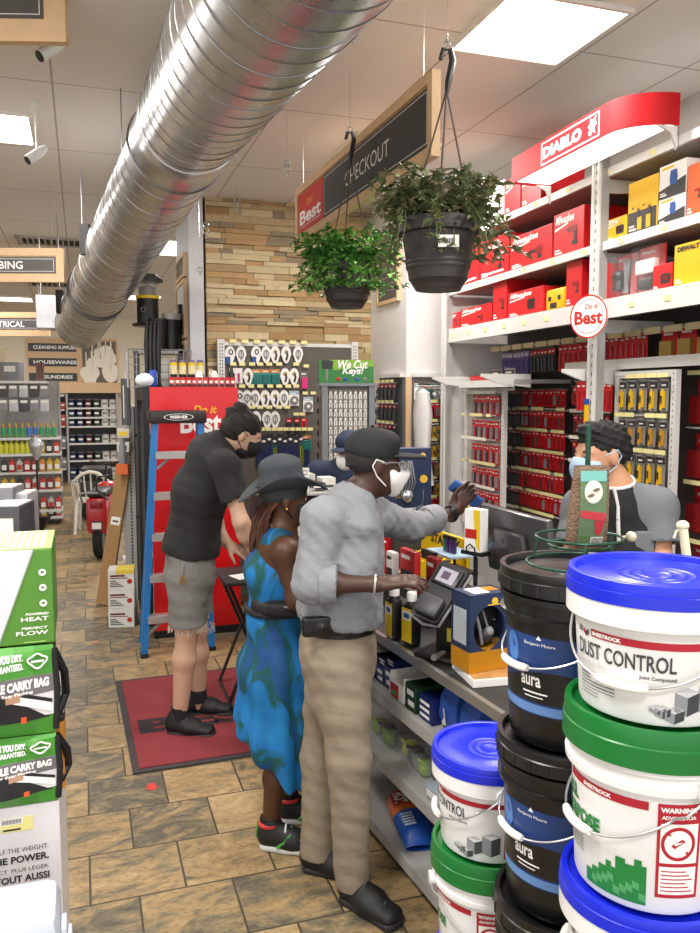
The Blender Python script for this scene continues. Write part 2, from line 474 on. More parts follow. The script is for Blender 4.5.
def ceil_mat():
    m, nt, b = newmat('ceiling_tile'); N = nt.nodes; L = nt.links
    geo = N.new('ShaderNodeNewGeometry'); mp = N.new('ShaderNodeMapping'); mp.inputs['Rotation'].default_value = (0, 0, -FLOOR_YAW)
    mp.inputs['Location'].default_value = (.1, .2, 0)
    L.new(geo.outputs['Position'], mp.inputs['Vector'])
    br = N.new('ShaderNodeTexBrick'); br.offset = 0
    for k, v in (('Scale',1),('Brick Width',.61),('Row Height',1.22),('Mortar Size',.006),('Mortar Smooth',.2)): br.inputs[k].default_value = v
    br.inputs['Color1'].default_value = srgb('#e9e5e0')+(1,); br.inputs['Color2'].default_value = srgb('#ece8e3')+(1,); br.inputs['Mortar'].default_value = srgb('#b3aca4')+(1,)
    L.new(mp.outputs[0], br.inputs['Vector']); 
    no = N.new('ShaderNodeTexNoise'); no.inputs['Scale'].default_value = 90; L.new(mp.outputs[0], no.inputs['Vector'])
    L.new(br.outputs['Color'], b.inputs['Base Color']); b.inputs['Roughness'].default_value = .9
    bp = N.new('ShaderNodeBump'); bp.inputs['Strength'].default_value = .15; bp.inputs['Distance'].default_value = .003
    L.new(no.outputs['Fac'], bp.inputs['Height']); L.new(bp.outputs[0], b.inputs['Normal'])
    return m
white_wall = mat('white_wall_paint', '#dedbd8', .7, bump=.05, bscale=120)
cream_wall = mat('cream_wall_paint', '#e6d9c4', .75, bump=.05, bscale=120)
b = MB(floor_mat()); b.quad((-12,-3.2,0),(6,-3.2,0),(6,26,0),(-12,26,0)); struct('floor', b)
b = MB(ceil_mat()); b.quad((-12,26,CEIL),(6,26,CEIL),(6,-3.2,CEIL),(-12,-3.2,CEIL)); struct('ceiling', b)
# far wall, left wall, wall behind the tool rack
far0 = Vector((-12, 15.2)); cy, sy = math.cos(FY), math.sin(FY)
def FL(x, y, z=0.0, o=(0.0, 0.0)):          # floor grid: x across the aisles, y down them
    return Vector((o[0]+x*cy-y*sy, o[1]+x*sy+y*cy, z))
FA = Frame((at(70, 484, 16.6).x, 16.6), (cy, sy))         # far wall line, seen down the aisle
b = MB(cream_wall)
b.T = Matrix.Translation(FA.w(0,.55,0)) @ Matrix.Rotation(FY, 4, 'Z')
b.box(-6, 9, 0, .12, 0, CEIL); struct('wall_far', b)
b = MB(white_wall); b.box(-12.1,-12,-3.2,26,0,CEIL); struct('wall_left', b)
b = MB(mat('wall_shelf_back', '#b9b4ae', .8)); b.T = Matrix.Translation(RK.w(0,.62,0)) @ Matrix.Rotation(RK.rot, 4, 'Z')
b.box(-1.9, 6.5, 0, .1, 0, CEIL); struct('wall_right', b)

# ledger-stone wall
stones = [mat('ledger_'+str(i), c, .85, var=.16, scale=9, bump=.6, bscale=45) for i, c in enumerate(('#b9a37d','#a89068','#c6b48f','#a3835a','#8f8169','#ccbb96','#b59468'))]
ST = Frame((-1.215, 6.86), (cy, sy))
STL = 1.50
b = MB(stones[0]); rs = random.Random(3); z = 0.0
while z < CEIL:
    hh = rs.choice((.032,.04,.05,.062)); z1 = min(z+hh, CEIL); x = 0.0
    while x < STL:
        ln = rs.uniform(.09, .42); x1 = min(x+ln, STL)
        if STL-x1 < .08: x1 = STL
        d = rs.uniform(.0, .03); b.mat(rs.choice(stones)); e = .0015
        # each stone has its own slightly tilted face
        t1, t2 = rs.uniform(-.004,.004), rs.uniform(-.004,.004)
        vs = [(x+e,-d-t1,z+e),(x1-e,-d+t1,z+e),(x1-e,.05,z+e),(x+e,.05,z+e),(x+e,-d-t1+t2,z1-e),(x1-e,-d+t1+t2,z1-e),(x1-e,.05,z1-e),(x+e,.05,z1-e)]
        b.add(vs, [(3,2,1,0),(4,5,6,7),(0,1,5,4),(1,2,6,5),(2,3,7,6),(3,0,4,7)], False)
        x = x1
    z = z1
b.mat(mat('stone_gap', '#6b5c45', .9)); b.box(0, STL, .045, .3, 0, CEIL)
struct('wall_back', b, ST.w(0,0,0), FY)
# white return of the stone wall towards the aisle
b = MB(mat('grey_white_paint','#cfcfd2',.7)); b.T = Matrix.Translation(ST.w(0,0,0)) @ Matrix.Rotation(FY, 4, 'Z')
b.box(-.14, -.02, -.01, .9, 0, CEIL); struct('wall_side', b)
# white column between the stone wall and the tool rack
CF = Frame((.455, 6.52), (cy, sy))
b = MB(white_wall); b.T = Matrix.Translation(CF.w(0,0,0)) @ Matrix.Rotation(FY, 4, 'Z')
b.box(0, 1.2, 0, 1.1, 0, CEIL); struct('wall_column', b)

# ceiling panels
frame_w = mat('light_frame', '#e8e4de', .5)
diff = mat('light_diffuser', '#fff6ea', .4, emit=5.0, var=.01)
def panel(i, x, y, sx, sy, label):
    t = thing('ceiling_light', label, 'ceiling light', (x, y, CEIL), FY, 'square ceiling light panels')
    f = MB(frame_w)
    w = .02
    for a in ((-sx/2,-sx/2+w,-sy/2,sy/2),(sx/2-w,sx/2,-sy/2,sy/2),(-sx/2+w,sx/2-w,-sy/2,-sy/2+w),(-sx/2+w,sx/2-w,sy/2-w,sy/2)): f.box(*a, -.022, -.002)
    f.build('frame', t)
    d = MB(diff); d.box(-sx/2+w, sx/2-w, -sy/2+w, sy/2-w, -.012, -.004); d.build('diffuser', t)
LL = ['bright square ceiling panel above the tool rack and the nearer hanging basket', 'bright ceiling panel seen edge-on over the hanging CHECKOUT sign',
      'bright ceiling panel at the left edge above the PLUMBING sign', 'ceiling panel between the metal duct and the stone wall', 'far ceiling panel behind the hanging bird feeder',
      'far ceiling panel seen between the PLUMBING and ELECTRICAL signs', 'most distant ceiling panel, below the far end of the duct']
for i, a in enumerate(LIGHTS):
    if i < len(LL): panel(i, *a, LL[i])

# ------------------------------------------------------------------ duct
galv = None
def duct_mat():
    m, nt, b = newmat('galvanised_steel'); N = nt.nodes; L = nt.links
    tc = N.new('ShaderNodeTexCoord'); vo = N.new('ShaderNodeTexVoronoi'); vo.inputs['Scale'].default_value = 16
    no = N.new('ShaderNodeTexNoise'); no.inputs['Scale'].default_value = 3; no.inputs['Detail'].default_value = 4
    L.new(tc.outputs['Object'], vo.inputs['Vector']); L.new(tc.outputs['Object'], no.inputs['Vector'])
    mx = N.new('ShaderNodeMix'); mx.data_type = 'RGBA'; mx.inputs[6].default_value = srgb('#b4b4b6')+(1,); mx.inputs[7].default_value = srgb('#d6d6d8')+(1,)
    ad = N.new('ShaderNodeMath'); ad.operation = 'MULTIPLY_ADD'; ad.inputs[1].default_value = .35; L.new(vo.outputs['Distance'], ad.inputs[0]); L.new(no.outputs['Fac'], ad.inputs[2])
    L.new(ad.outputs[0], mx.inputs[0]); L.new(mx.outputs[2], b.inputs['Base Color'])
    b.inputs['Metallic'].default_value = .9
    mr = N.new('ShaderNodeMapRange'); mr.inputs[3].default_value = .2; mr.inputs[4].default_value = .36; L.new(no.outputs['Fac'], mr.inputs[0]); L.new(mr.outputs[0], b.inputs['Roughness'])
    return m
steel = duct_mat()
seam_m = mat('duct_seam', '#8d8d8f', .35, .9)
DR = .235
pN, pE, pF = at(266, 0, 2.45), at(185, 130, 4.1), at(80, 324, 7.9)
dN = (pN-pE).normalized(); dF = (pF-pE).normalized()
dt = thing('air_duct', 'big round galvanised spiral air duct hanging under the ceiling with an elbow', 'duct', pE)
def duct_section(name, p0, p1, R, pitch):
    q0, q1 = p0-pE, p1-pE; ax = (q1-q0).normalized(); L_ = (q1-q0).length
    m = MB(steel); k = 12
    m.tube([q0+ax*L_*i/k for i in range(k+1)], R, 64)
    o = m.build(name, dt)
    e1 = ax.orthogonal().normalized(); e2 = ax.cross(e1)
    turns = L_/pitch; n = int(turns*40)
    s = MB(seam_m)
    s.tube([q0+ax*L_*i/n + (e1*math.cos(2*PI*turns*i/n)+e2*math.sin(2*PI*turns*i/n))*(R+.0005) for i in range(n+1)], .0028, 5)
    s.build('spiral_seam', o)
duct_section('near_pipe', pE+dN*.17, pE+dN*3.6, DR*1.03, .13)
duct_section('far_pipe', pE+dF*.17, pF, DR, .12)
m = MB(steel); m.tube([dN*.22, dN*.17, dN*.06, dF*.06, dF*.17, dF*.22], [DR*1.045, DR*1.045, DR*1.02, DR*1.01, DR*1.03, DR*1.03], 64); m.build('elbow', dt)
e1 = dF.orthogonal().normalized(); e2 = dF.cross(e1)
for dd, rr in ((dF*.2, DR*1.03), (dF*3.0, DR*1.01), (dF*3.08, DR*1.01)):
    m = MB(seam_m); m.tube([dd+(e1*math.cos(2*PI*i/48)+e2*math.sin(2*PI*i/48))*rr for i in range(48)], .01, 6, True); m.build('joint_band', dt)
mat('black_strap', '#1d1c1b', .6)
for f in (.44, .85):
    q = dF*(pF-pE).length*f
    m = MB(MATS['black_strap']); m.box(q.x-DR-.05, q.x-DR*.93, q.y-.03, q.y+.03, q.z-.05, q.z+.16); m.build('strap', dt)
for f in (.1, .5, .9):
    q = dF*(pF-pE).length*f
    for sx in (-1, 1): m = MB(seam_m); m.cyl((q.x+sx*(DR+.003), q.y, q.z), (q.x+sx*(DR+.003), q.y, CEIL-pE.z), .003, n=6); m.build('hanger_rod', dt)
# end grille box
b = MB(steel); b.T = Matrix.Translation(at(62, 312, 8.1)) @ Matrix.Rotation(FY, 4, 'Z')
b.box(-.24,.02,-.02,.4,-.16,.16)
for x in (-.2,-.02): b.cyl((x,.2,.15),(x,.2,CEIL-at(62,312,8.1).z), .004, n=6)
solo('duct_branch', b, 'square sheet-metal duct box beside the far end of the round duct', 'duct')
# air vents
vent_m = mat('vent_white', '#b5aea6', .5)
for (px, py, w, l, lab) in ((54, 241, .75, .45, 'slatted ceiling vent left of the duct above the PLUMBING sign'), (100, 283, .9, .5, 'slatted ceiling vent just beyond the PLUMBING sign')):
    if px == 100: px = 60; py = 284
    c = onz(px, py, CEIL)
    t = thing('ceiling_vent', lab, 'vent', (c.x, c.y, CEIL), FY)
    f = MB(vent_m)
    for a in ((-w/2,-w/2+.04,-l/2,l/2),(w/2-.04,w/2,-l/2,l/2),(-w/2,w/2,-l/2,-l/2+.04),(-w/2,w/2,l/2-.04,l/2)): f.box(*a, -.02, -.001)
    f.build('frame', t)
    g = MB(vent_m)
    for i in range(12):
        x = -w/2+.05+i*(w-.1)/11; g.box(x-.008, x+.008, -l/2+.04, l/2-.04, -.018, -.004)
    g.mat(mat('vent_dark','#3b3835',.8)); g.box(-w/2+.03, w/2-.03, -l/2+.03, l/2-.03, -.004, -.001)
    g.build('slats', t)
# track spot lights
spot_m = mat('spot_white', '#efefec', .35)
for (px, py, lab) in ((52, 50, 'small white spotlight under the top left wood-framed sign'), (37, 155, 'small white spotlight hanging below the left ceiling panel')):
    Y = 3.6 if py < 100 else 4.7
    c = at(px, py, Y)
    t = thing('spotlight', lab, 'spotlight', (c.x, c.y, c.z), .4)
    m = MB(spot_m); m.cyl((0,0,.03),(0,0,CEIL-c.z), .006, n=8); m.cyl((0,0,CEIL-c.z-.03),(0,0,CEIL-c.z-.001), .035, n=16); m.build('stem', t)
    m = MB(spot_m); m.tube([(.05,0,.05),(.02,0,.02),(-.05,-.02,-.04)], [.016,.026,.029], 16); m.mat(mat('spot_dark','#30302f',.4)); m.cyl((-.05,-.02,-.04),(-.054,-.0216,-.043), .024, n=16); m.build('head', t)
# ================================================================== HANGING SIGNS
wood = mat('pale_sign_wood', '#d8b58c', .55, var=.1, scale=14)
slate = mat('sign_slate', '#54504f', .5)
slate_dark = mat('sign_charcoal', '#3a3a3b', .5)
ink_white = mat('white_lettering', '#f4f2ee', .5)
ink_black = mat('black_lettering', '#1a1a1c', .5)
ink_red = mat('red_lettering', '#b8231f', .5)
logo_red = mat('logo_red', '#c8281f', .45)
logo_yel = mat('logo_yellow', '#e9a520', .45)
wire_m = mat('thin_wire', '#c9c5bf', .4, .6)
def board_sign(label, c, rot, W, H, fr, text, th, tx, tanchor='l', logo=False, panel=None, panel_x=None, line=True, bold=.02, tw=None):
    """double-sided wood-framed panel; c is its lower middle"""
    t = thing('hanging_sign', label, 'sign', c, rot)
    f = MB(wood); d = .02
    f.box(-W/2, W/2, -d, d, 0, fr); f.box(-W/2, W/2, -d, d, H-fr, H); f.box(-W/2, -W/2+fr, -d, d, fr, H-fr); f.box(W/2-fr, W/2, -d, d, fr, H-fr)
    f.box(-W/2+fr, W/2-fr, -.008, .008, fr, H-fr); f.build('frame', t)
    x0, x1 = panel_x or (-W/2+fr+.005, W/2-fr-.005); g = fr+.008
    p = MB(panel or slate)
    p.box(x0, x1, -.0125, -.008, g, H-g); p.box(x0, x1, .008, .0125, g, H-g); po = p.build('panel', t)
    if line:
        l = MB(ink_white); w = max(.003, H*.008)
        zz0, zz1, i = g+.014, H-g-.014, .014
        y = -.0132
        for a in ((x0+i,x1-i,zz0,zz0+w),(x0+i,x1-i,zz1-w,zz1),(x0+i,x0+i+w,zz0,zz1),(x1-i-w,x1-i,zz0,zz1)): l.box(a[0],a[1],y,-.0125,a[2],a[3])
        l.build('border_line', po)
    if text: l = MB(mat('sign_lettering_pale','#efedea',.5)); l.text(text, th, flatxz(tx, -.0136, H/2-th/2), w=tw, anchor=tanchor, bold=bold); l.build('lettering', po)
    if logo:
        a = -W/2+fr+.006; L_ = MB(logo_red); L_.box(a, x0-.012, -.0125, -.008, g, H-g); lo = L_.build('logo_panel', t)
        cx = (a+x0-.012)/2; lw = (x0-.012-a)
        k = MB(ink_white); k.text('Best', H*.25, flatxz(cx, -.0136, g+H*.13), w=lw*.86, anchor='c', bold=.03)
        k.box(cx-lw*.4, cx+lw*.4, -.0134, -.0126, g+H*.09, g+H*.1)
        k.mat(logo_yel); k.text('Do it', H*.12, flatxz(cx, -.0137, g+H*.42), anchor='c', bold=.03, shear=.25); k.build('logo_lettering', lo)
    w = MB(wire_m)
    for sx in (-W*.44, W*.44): w.cyl((sx,0,H),(sx,0,CEIL-c[2]-.001), .0009, n=5)
    w.build('hanging_wire', t)
    return t
a, e = at(298, 191, 5.45), at(436.5, 69, 3.46)
W = math.hypot(e.x-a.x, e.y-a.y)
board_sign('long wood-framed CHECKOUT sign hanging above the two baskets', ((a.x+e.x)/2, (a.y+e.y)/2, 2.85), math.atan2(e.y-a.y, e.x-a.x), W, .35, .045,
           'CHECKOUT', .078, -.07, logo=True, panel=slate_dark, panel_x=(-W/2+.045+.55, W/2-.05), bold=.0, tw=.64)
# three aisle signs, facing the camera
def aisle_sign(label, x1, ytop, ybot, Y, W, text, th, fr):
    q = at(x1, ybot, Y); H = at(x1, ytop, Y).z - q.z
    return board_sign(label, (q.x-W/2*math.cos(.03), Y, q.z), .03, W, H, fr, text, th, W/2-fr-(.26 if Y < 7 else .2), 'r', panel=slate, bold=.02)
aisle_sign('wood-framed PLUMBING sign hanging over the left aisle', 64, 248, 282, 6.4, 1.5, 'PLUMBING', .062, .06)
aisle_sign('wood-framed ELECTRICAL sign hanging beyond the PLUMBING sign', 49, 312, 336, 8.6, 1.7, 'ELECTRICAL', .062, .06)
aisle_sign('nearest wood-framed hanging sign at the top left corner', 66, -40, 42, 3.4, 1.1, '', .10, .085)

# eye-chains hanging from the ceiling, left from earlier displays
chrome = mat('chrome_chain', '#cfcfd0', .2, .9)
def eye_chain(px, py, Y, n, lab):
    c = at(px, py, Y)
    m = MB(chrome); m.cyl((0,0,.03*n),(0,0,CEIL-c.z-.001), .0011, n=5)
    for i in range(n):
        z = .015+i*.034; m.tube([(.016*math.cos(2*PI*j/16), 0, z+.017*math.sin(2*PI*j/16)) for j in range(16)], .0035, 6, True)
    m.tube([(0,0,-.002),(.008,0,-.014),(0,0,-.026),(-.009,0,-.018)], .003, 6)
    solo('hook_chain', m, lab, 'chain', c)
eye_chain(237, 208, 4.4, 2, 'silver double ring hook hanging right of the stone wall corner below the duct')
eye_chain(206, 234, 4.8, 2, 'silver ring hook hanging in front of the left edge of the stone wall')
eye_chain(287, 172, 4.8, 2, 'silver ring hook hanging left of the CHECKOUT sign')
eye_chain(354, 36, 3.0, 1, 'small silver hook hanging beside the right edge of the duct')
eye_chain(200, 272, 6.0, 1, 'tiny silver hook hanging beside the grey wall return')
# ------------------------------------------------------------------ wall sign with light-bulb picture on the far wall
def FApx(px, py, v=.5): return FA.px(px, py, v)
x0, zt = FApx(27, 340); x1, zb = FApx(118, 386)
t = thing('department_sign', 'wood sign naming CLEANING SUPPLIES and HOUSEWARES with a light bulb picture, far wall', 'sign', FA.w((x0+x1)/2, .55, zb), FY)
w = (x1-x0)/2; hgt = zt-zb+.05
m = MB(wood); m.box(-w, w, -.05, -.002, 0, hgt); m.build('board', t)
for i, s in enumerate(('CLEANING SUPPLIES', 'HOUSEWARES', '& SUNDRIES')):
    z = hgt*(.86-.31*i)-.14
    p = MB(slate_dark); p.box(-w*.98, w*.08, -.06, -.05, z, z+hgt*.17); p.mat(ink_white); p.text(s, hgt*.075, flatxz(-w*.4, -.0605, z+hgt*.05), anchor='c', bold=.03, w=w*(.95 if i < 2 else .75)); p.build('name_panel', t)
p = MB(mat('bulb_photo_dark', '#6a5f54', .5)); p.box(w*.2, w*.97, -.058, -.05, hgt*.05, hgt*.95)
p.mat(mat('bulb_photo_white', '#f1ead8', .4)); rs = random.Random(5)
for i in range(14):
    r = rs.uniform(.09, .17); cx = rs.uniform(w*.28, w*.9); cz = rs.uniform(hgt*.15, hgt*.75)
    p.poly([(cx+r*math.cos(2*PI*j/14), -.0585-i*.0001, cz+r*math.sin(2*PI*j/14)) for j in range(14)])
    p.quad((cx-.01,-.0585-i*.0001,cz),(cx+.01,-.0585-i*.0001,cz),(cx+.01,-.0585-i*.0001,min(hgt*.95,cz+r+.3)),(cx-.01,-.0585-i*.0001,min(hgt*.95,cz+r+.3)))
p.build('picture', t)
b = MB(wood); q0, q1 = FApx(8, 345)[0], FApx(122, 345)[0]; zz = FApx(80, 393)[1]
b.box(q0-2.5, q1, -.3, 0, zz, zz+.22); struct('trim_1', b, FA.w(0,.55,0), FY)
# ================================================================== TOOL RACK (right)
rack_w = mat('rack_white', '#d9d7d3', .45)
rack_grey = mat('rack_grey', '#a9a7a4', .5)
peg_dark = mat('pegboard_dark', '#4b4644', .7)
tag_y = mat('price_tag_yellow', '#ece2a0', .55)
tag_w = mat('price_tag_white', '#efeada', .55)
red_box = mat('tool_box_red', '#c8161d', .45, var=.04)
red_pack = mat('pack_red', '#d9232a', .4, var=.1, scale=60)
red_dark = mat('pack_dark_red', '#a81a20', .4, var=.15, scale=60)
yel_box = mat('tool_box_yellow', '#e6b416', .45, var=.05)
blk = mat('black_plastic', '#1b1b1c', .4)
dgrey = mat('dark_grey_plastic', '#3a3a3c', .45)
mgrey = mat('mid_grey', '#7d7d7e', .5)
card_w = mat('white_card', '#eeebe6', .5)
blue_c = mat('blue_card', '#1f4f9c', .45)
clear = glassy('clear_blister', '#f4f6f8', .09)
RR = RK.rot
t = thing('tool_rack', 'tall white tool rack with wide shelves along the right wall behind the cashier', 'shelving', RK.w(0,0,0), RR)
RACK = t
def shelf(z0, z1, u0, u1, v0, v1, tags, label=None):
    m = MB(rack_w); m.box(u0, u1, v0, v0+.02, z0, z1); m.mat(rack_grey); m.box(u0, u1, v0+.02, v1, z1-.035, z1)
    o = m.build('shelf', t)
    for u in tags: g = MB(tag_y); g.box(u-.022, u+.022, v0-.003, v0, (z0+z1)/2-.012, (z0+z1)/2+.014); g.build('shelf_tag', o)
U1 = 4.3
shelf(2.25, 2.35, .02, U1, 0, .5, [.12+.27*i for i in range(16)])
shelf(2.605, 2.65, .02, U1, 0, .5, [.2+.33*i for i in range(12)])
shelf(2.985, 3.03, .02, U1, .02, .5, [.9+.37*i for i in range(9)])
for u in (0, 1.99, 3.98):
    m = MB(rack_w)
    for a in (-.032, .018): m.box(u+a, u+a+.014, -.035, .03, 0, 3.12)
    m.box(u-.032, u+.032, -.02, .03, 0, 3.12)
    m.mat(dgrey)
    for k in range(60):
        z = .1+k*.05
        for a in (-.01, .01): m.box(u+a-.003, u+a+.003, -.0212, -.0195, z, z+.022)
    m.build('post', t)
    for z in (2.6, 2.98, 2.25):
        q = MB(rack_w); q.prism([(.0,z),(.48,z),(.48,z-.03),(.1,z-.07),(0,z-.07)], 'x', u-.008, u+.008); q.build('bracket', t)
m = MB(rack_w); m.box(-.03, -.01, .02, .6, 0, 2.25); m.build('end_panel', t)
m = MB(peg_dark); m.box(-.01, U1, .52, .55, .1, 3.1)
m.build('back_panel', t)
m = MB(rack_w); m.box(1.42, U1, .16, .18, 1.99, 2.045); m.mat(rack_grey); m.box(1.42, U1, .18, .5, 2.02, 2.045); m.build('ledge', t)
m = MB(rack_w); m.box(.12, .95, .05, .07, 1.905, 1.955); m.mat(rack_grey); m.box(.12, .95, .07, .5, 1.93, 1.955); m.build('ledge', t)
for u in (.93, 1.92, .1):
    m = MB(rack_w); m.prism([(-.16,1.99),(.2,1.99),(.2,1.9),(-.05,1.93),(-.16,1.97)], 'x', u-.012, u+.012); m.build('bracket', t)
m = MB(rack_grey); m.box(0, U1, -.02, .5, 0, .12); m.build('base', t)
# beige label rail under the wide shelf
m = MB(mat('label_rail_beige', '#cbb98f', .6))
for i in range(22): m.box(.35+i*.16, .35+i*.16+.13, .2, .21, 2.165, 2.2)
m.mat(rack_grey); m.box(.3, 3.9, .21, .215, 2.18, 2.19); m.build('label_rail', t)

# ---- boxed tools standing on the shelves
def drill(m, cx, cz, s, y, body, dark):
    """flat printed picture of a cordless tool"""
    P = lambda pts: [(cx+a*s, y, cz+b*s) for a, b in pts]
    m.mat(body); m.poly(P([(-.5,.2),(.35,.2),(.4,.28),(.4,.48),(.3,.55),(-.4,.55),(-.5,.48)]))
    m.mat(dark); m.poly(P([(-.75,.3),(-.5,.26),(-.5,.48),(-.75,.44)])); m.poly(P([(.05,-.35),(.3,-.35),(.38,.2),(.05,.2)])); m.poly(P([(-.15,-.6),(.45,-.6),(.45,-.35),(-.15,-.35)]))
def saw(m, cx, cz, s, y, body, dark):
    P = lambda pts: [(cx+a*s, y, cz+b*s) for a, b in pts]
    m.mat(dark); m.poly(P([(-1.2,-.1),(-.3,-.2),(-.3,.05),(-1.2,.05)])); m.mat(body); m.poly(P([(-.3,-.3),(.3,-.35),(.7,-.1),(.7,.2),(.2,.25),(-.3,.1)])); m.mat(dark); m.poly(P([(.1,-.7),(.6,-.7),(.6,-.35),(.1,-.35)]))
def charger(m, cx, cz, s, y, body, dark):
    P = lambda pts: [(cx+a*s, y, cz+b*s) for a, b in pts]
    m.mat(dark); m.poly(P([(-.7,-.5),(.7,-.5),(.8,.3),(.6,.5),(-.6,.5),(-.8,.3)])); m.mat(body); m.poly(P([(-.4,-.2),(.4,-.2),(.4,.25),(-.4,.25)]))
tool_dark = mat('printed_tool_dark', '#2b2a2c', .4); tool_red = mat('printed_tool_red', '#8e1016', .4)
side_dark = mat('box_side_dark', '#4a1a1c', .5)
def tool_box(label, px0, px1, py_top, zs, col, art=None, title=None, vd=.3, v=.03, group=None, extra=None):
    u0 = RK.px(px0, 0, v)[0]; u1 = RK.px(px1, 0, v)[0]
    ztop = RK.px((px0+px1)/2, py_top, v)[1]; h = ztop-zs
    w = u1-u0-.006
    m = MB(col); m.box(0, w, 0, vd, 0, h)
    k = thing('tool_box', label, 'box', RK.w(u0+.003, v, zs), RR, group); m.build('carton', k, bevel=.003)
    p = MB(ink_white); y = -.0015
    if title:
        p.text(title, min(.2*h, .05), flatxz(w*.07, y, h*.74), w=w*.62, bold=.03, shear=.3)
        p.poly([(w*.05,y,h*.66),(w*.5,y,h*.74),(w*.5,y,h*.70),(w*.05,y,h*.60)])
    p.box(w*.06, w*.3, y, -.0005, h*.07, h*.11); p.box(w*.06, w*.24, y, -.0005, h*.14, h*.17)
    if art: art(p, w*.68, h*.42, min(w*.34, h*.38), y-.0004, tool_red, tool_dark)
    if extra: extra(p, w, h, y)
    p.build('print', k)
    return k
A, Bz, Cz = 2.65, 2.35, 3.03
M_ = 'Milwaukee'
def fuel(p, w, h, y):
    p.mat(ink_white); p.text('FUEL', h*.1, flatxz(w*.5, y, h*.72), w=w*.55, anchor='c', bold=.05); p.box(w*.15, w*.85, y, -.0005, h*.1, h*.15)
tool_box('red tool box half hidden behind the nearer hanging pot', 464, 483, 244, A, red_box, None, None, extra=fuel)
tool_box('red tool box with drill right beside the nearer hanging pot', 483.5, 513, 236, A, red_box, drill, None, extra=fuel)
tool_box('long red tool box with saw on the second shelf', 514, 557.5, 229, A, red_box, saw, M_)
tool_box('tall red drill box left of the white rack post', 558.5, 590, 208, A, red_box, drill, M_)
tool_box('plain red box set back right of the white post on the second shelf', 600, 608, 203, A, red_dark, None, None, v=.2, vd=.2)
tool_box('left low yellow tool box right of the white post', 602, 613, 222, A, yel_box, charger, 'DEWALT', vd=.25)
tool_box('low yellow box with black print beside the tall yellow box', 613.5, 633.5, 215, A, yel_box, charger, 'DEWALT', vd=.25)
def ylw(p, w, h, y):
    p.mat(tool_dark); p.box(w*.02, w*.98, y+.0006, -.0002, 0, h*.42)
    for a in (.25, .62):
        p.mat(mat('printed_tool_yellow', '#d8a514', .4)); drill(p, w*(a+.08), h*.42, w*.24, y-.001, MATS['printed_tool_yellow'], tool_dark)
    p.mat(MATS['printed_tool_yellow']); p.box(w*.35, w*.5, y-.001, y, h*.06, h*.3); p.box(w*.65, w*.8, y-.001, y, h*.06, h*.3)
tool_box('tall yellow and black two-drill box below the red canopy', 634, 664.5, 176, A, yel_box, None, None, extra=ylw)
def rout(p, w, h, y):
    p.mat(tool_dark); p.poly([(0,y+.0004,0),(w,y+.0004,0),(w,y+.0004,h*.5),(0,y+.0004,h*.25)]); p.mat(blue_c)
    P = lambda pts: [(w*.55+a*h*.4, y, h*.5+b*h*.4) for a, b in pts]
    p.poly(P([(-.35,-.5),(.35,-.5),(.45,.1),(.35,.7),(-.35,.7),(-.45,.1)])); p.mat(tool_dark); p.poly([(w*.3,y-.001,h*.2),(w*.8,y-.001,h*.2),(w*.7,y-.001,h*.34),(w*.4,y-.001,h*.34)])
    p.mat(yel_box); p.box(w*.1, w*.55, y, y+.0005, h*.86, h*.93)
u = tool_box('lower white and black router box under another on the second shelf', 665, 693, 194, A, card_w, None, None, extra=rout)
zmid = RK.px(679, 194, .03)[1]
tool_box('upper white and black router box stacked on its twin', 665, 693, 160, zmid+.002, card_w, None, None, extra=rout)
tool_box('orange and white tool box at the right edge of the second shelf', 694, 712, 160, A, mat('box_orange', '#d9541e', .45), drill, None)
# wide shelf
tool_box('small red box at the far left of the wide shelf', 451.5, 463.5, 312, Bz, red_box, drill, M_)
tool_box('long low red box with a grey tool on the wide shelf', 464, 496.5, 305, Bz, red_box, saw, M_)
tool_box('narrow upright red box on the wide shelf', 497.5, 512, 279, Bz, red_box, drill, None)
tool_box('wide red box with radio charger print on the wide shelf', 513, 549.5, 288, Bz, red_box, charger, M_)
tool_box('upright plain red box left of the round white sign', 572.5, 589, 259, Bz, red_box, drill, None)
tool_box('plain red box right of the round white sign', 600, 616, 263, Bz, red_box, None, None)
tool_box('low red box with black base tray near the tall yellow box', 661.5, 682, 262, Bz, red_box, charger, None)
def dw(p, w, h, y): p.mat(tool_dark); p.text('DEWALT', h*.12, flatxz(w*.12, y, h*.82), w=w*.8, bold=.06)
tool_box('big yellow tool box at the right edge of the wide shelf', 683, 712, 240, Bz, yel_box, None, None, extra=dw)
# top shelf left of the canopy
tool_box('white box with red tool picture on the top shelf', 490, 507.5, 182, Cz, card_w, drill, None)
tool_box('red box on the top shelf against the red canopy', 508.5, 524, 175, Cz, red_box, None, M_)
tool_box('red box hidden half under the left end of the red canopy', 525, 545, 168, Cz, red_box, None, M_)
# yellow hard case
u0, u1 = RK.px(551.5, 0, .04)[0], RK.px(571, 0, .04)[0]; h = RK.px(561, 283, .04)[1]-Bz; w = u1-u0
k = thing('tool_case', 'rounded yellow carry case between red boxes on the wide shelf', 'case', RK.w(u0, .04, Bz), RR)
m = MB(yel_box); m.box(0, w, 0, .16, 0, h*.86, .02); m.build('body', k)
m = MB(blk); m.tube([(w*.25,.08,h*.84),(w*.27,.08,h*.98),(w*.73,.08,h*.98),(w*.75,.08,h*.84)], .008, 8); m.build('handle', k)
m = MB(tool_dark)
for a in (.2, .7): m.box(w*a, w*(a+.12), -.004, .002, h*.4, h*.56)
m.box(w*.3, w*.62, -.003, 0, h*.1, h*.3); m.build('latch', k)
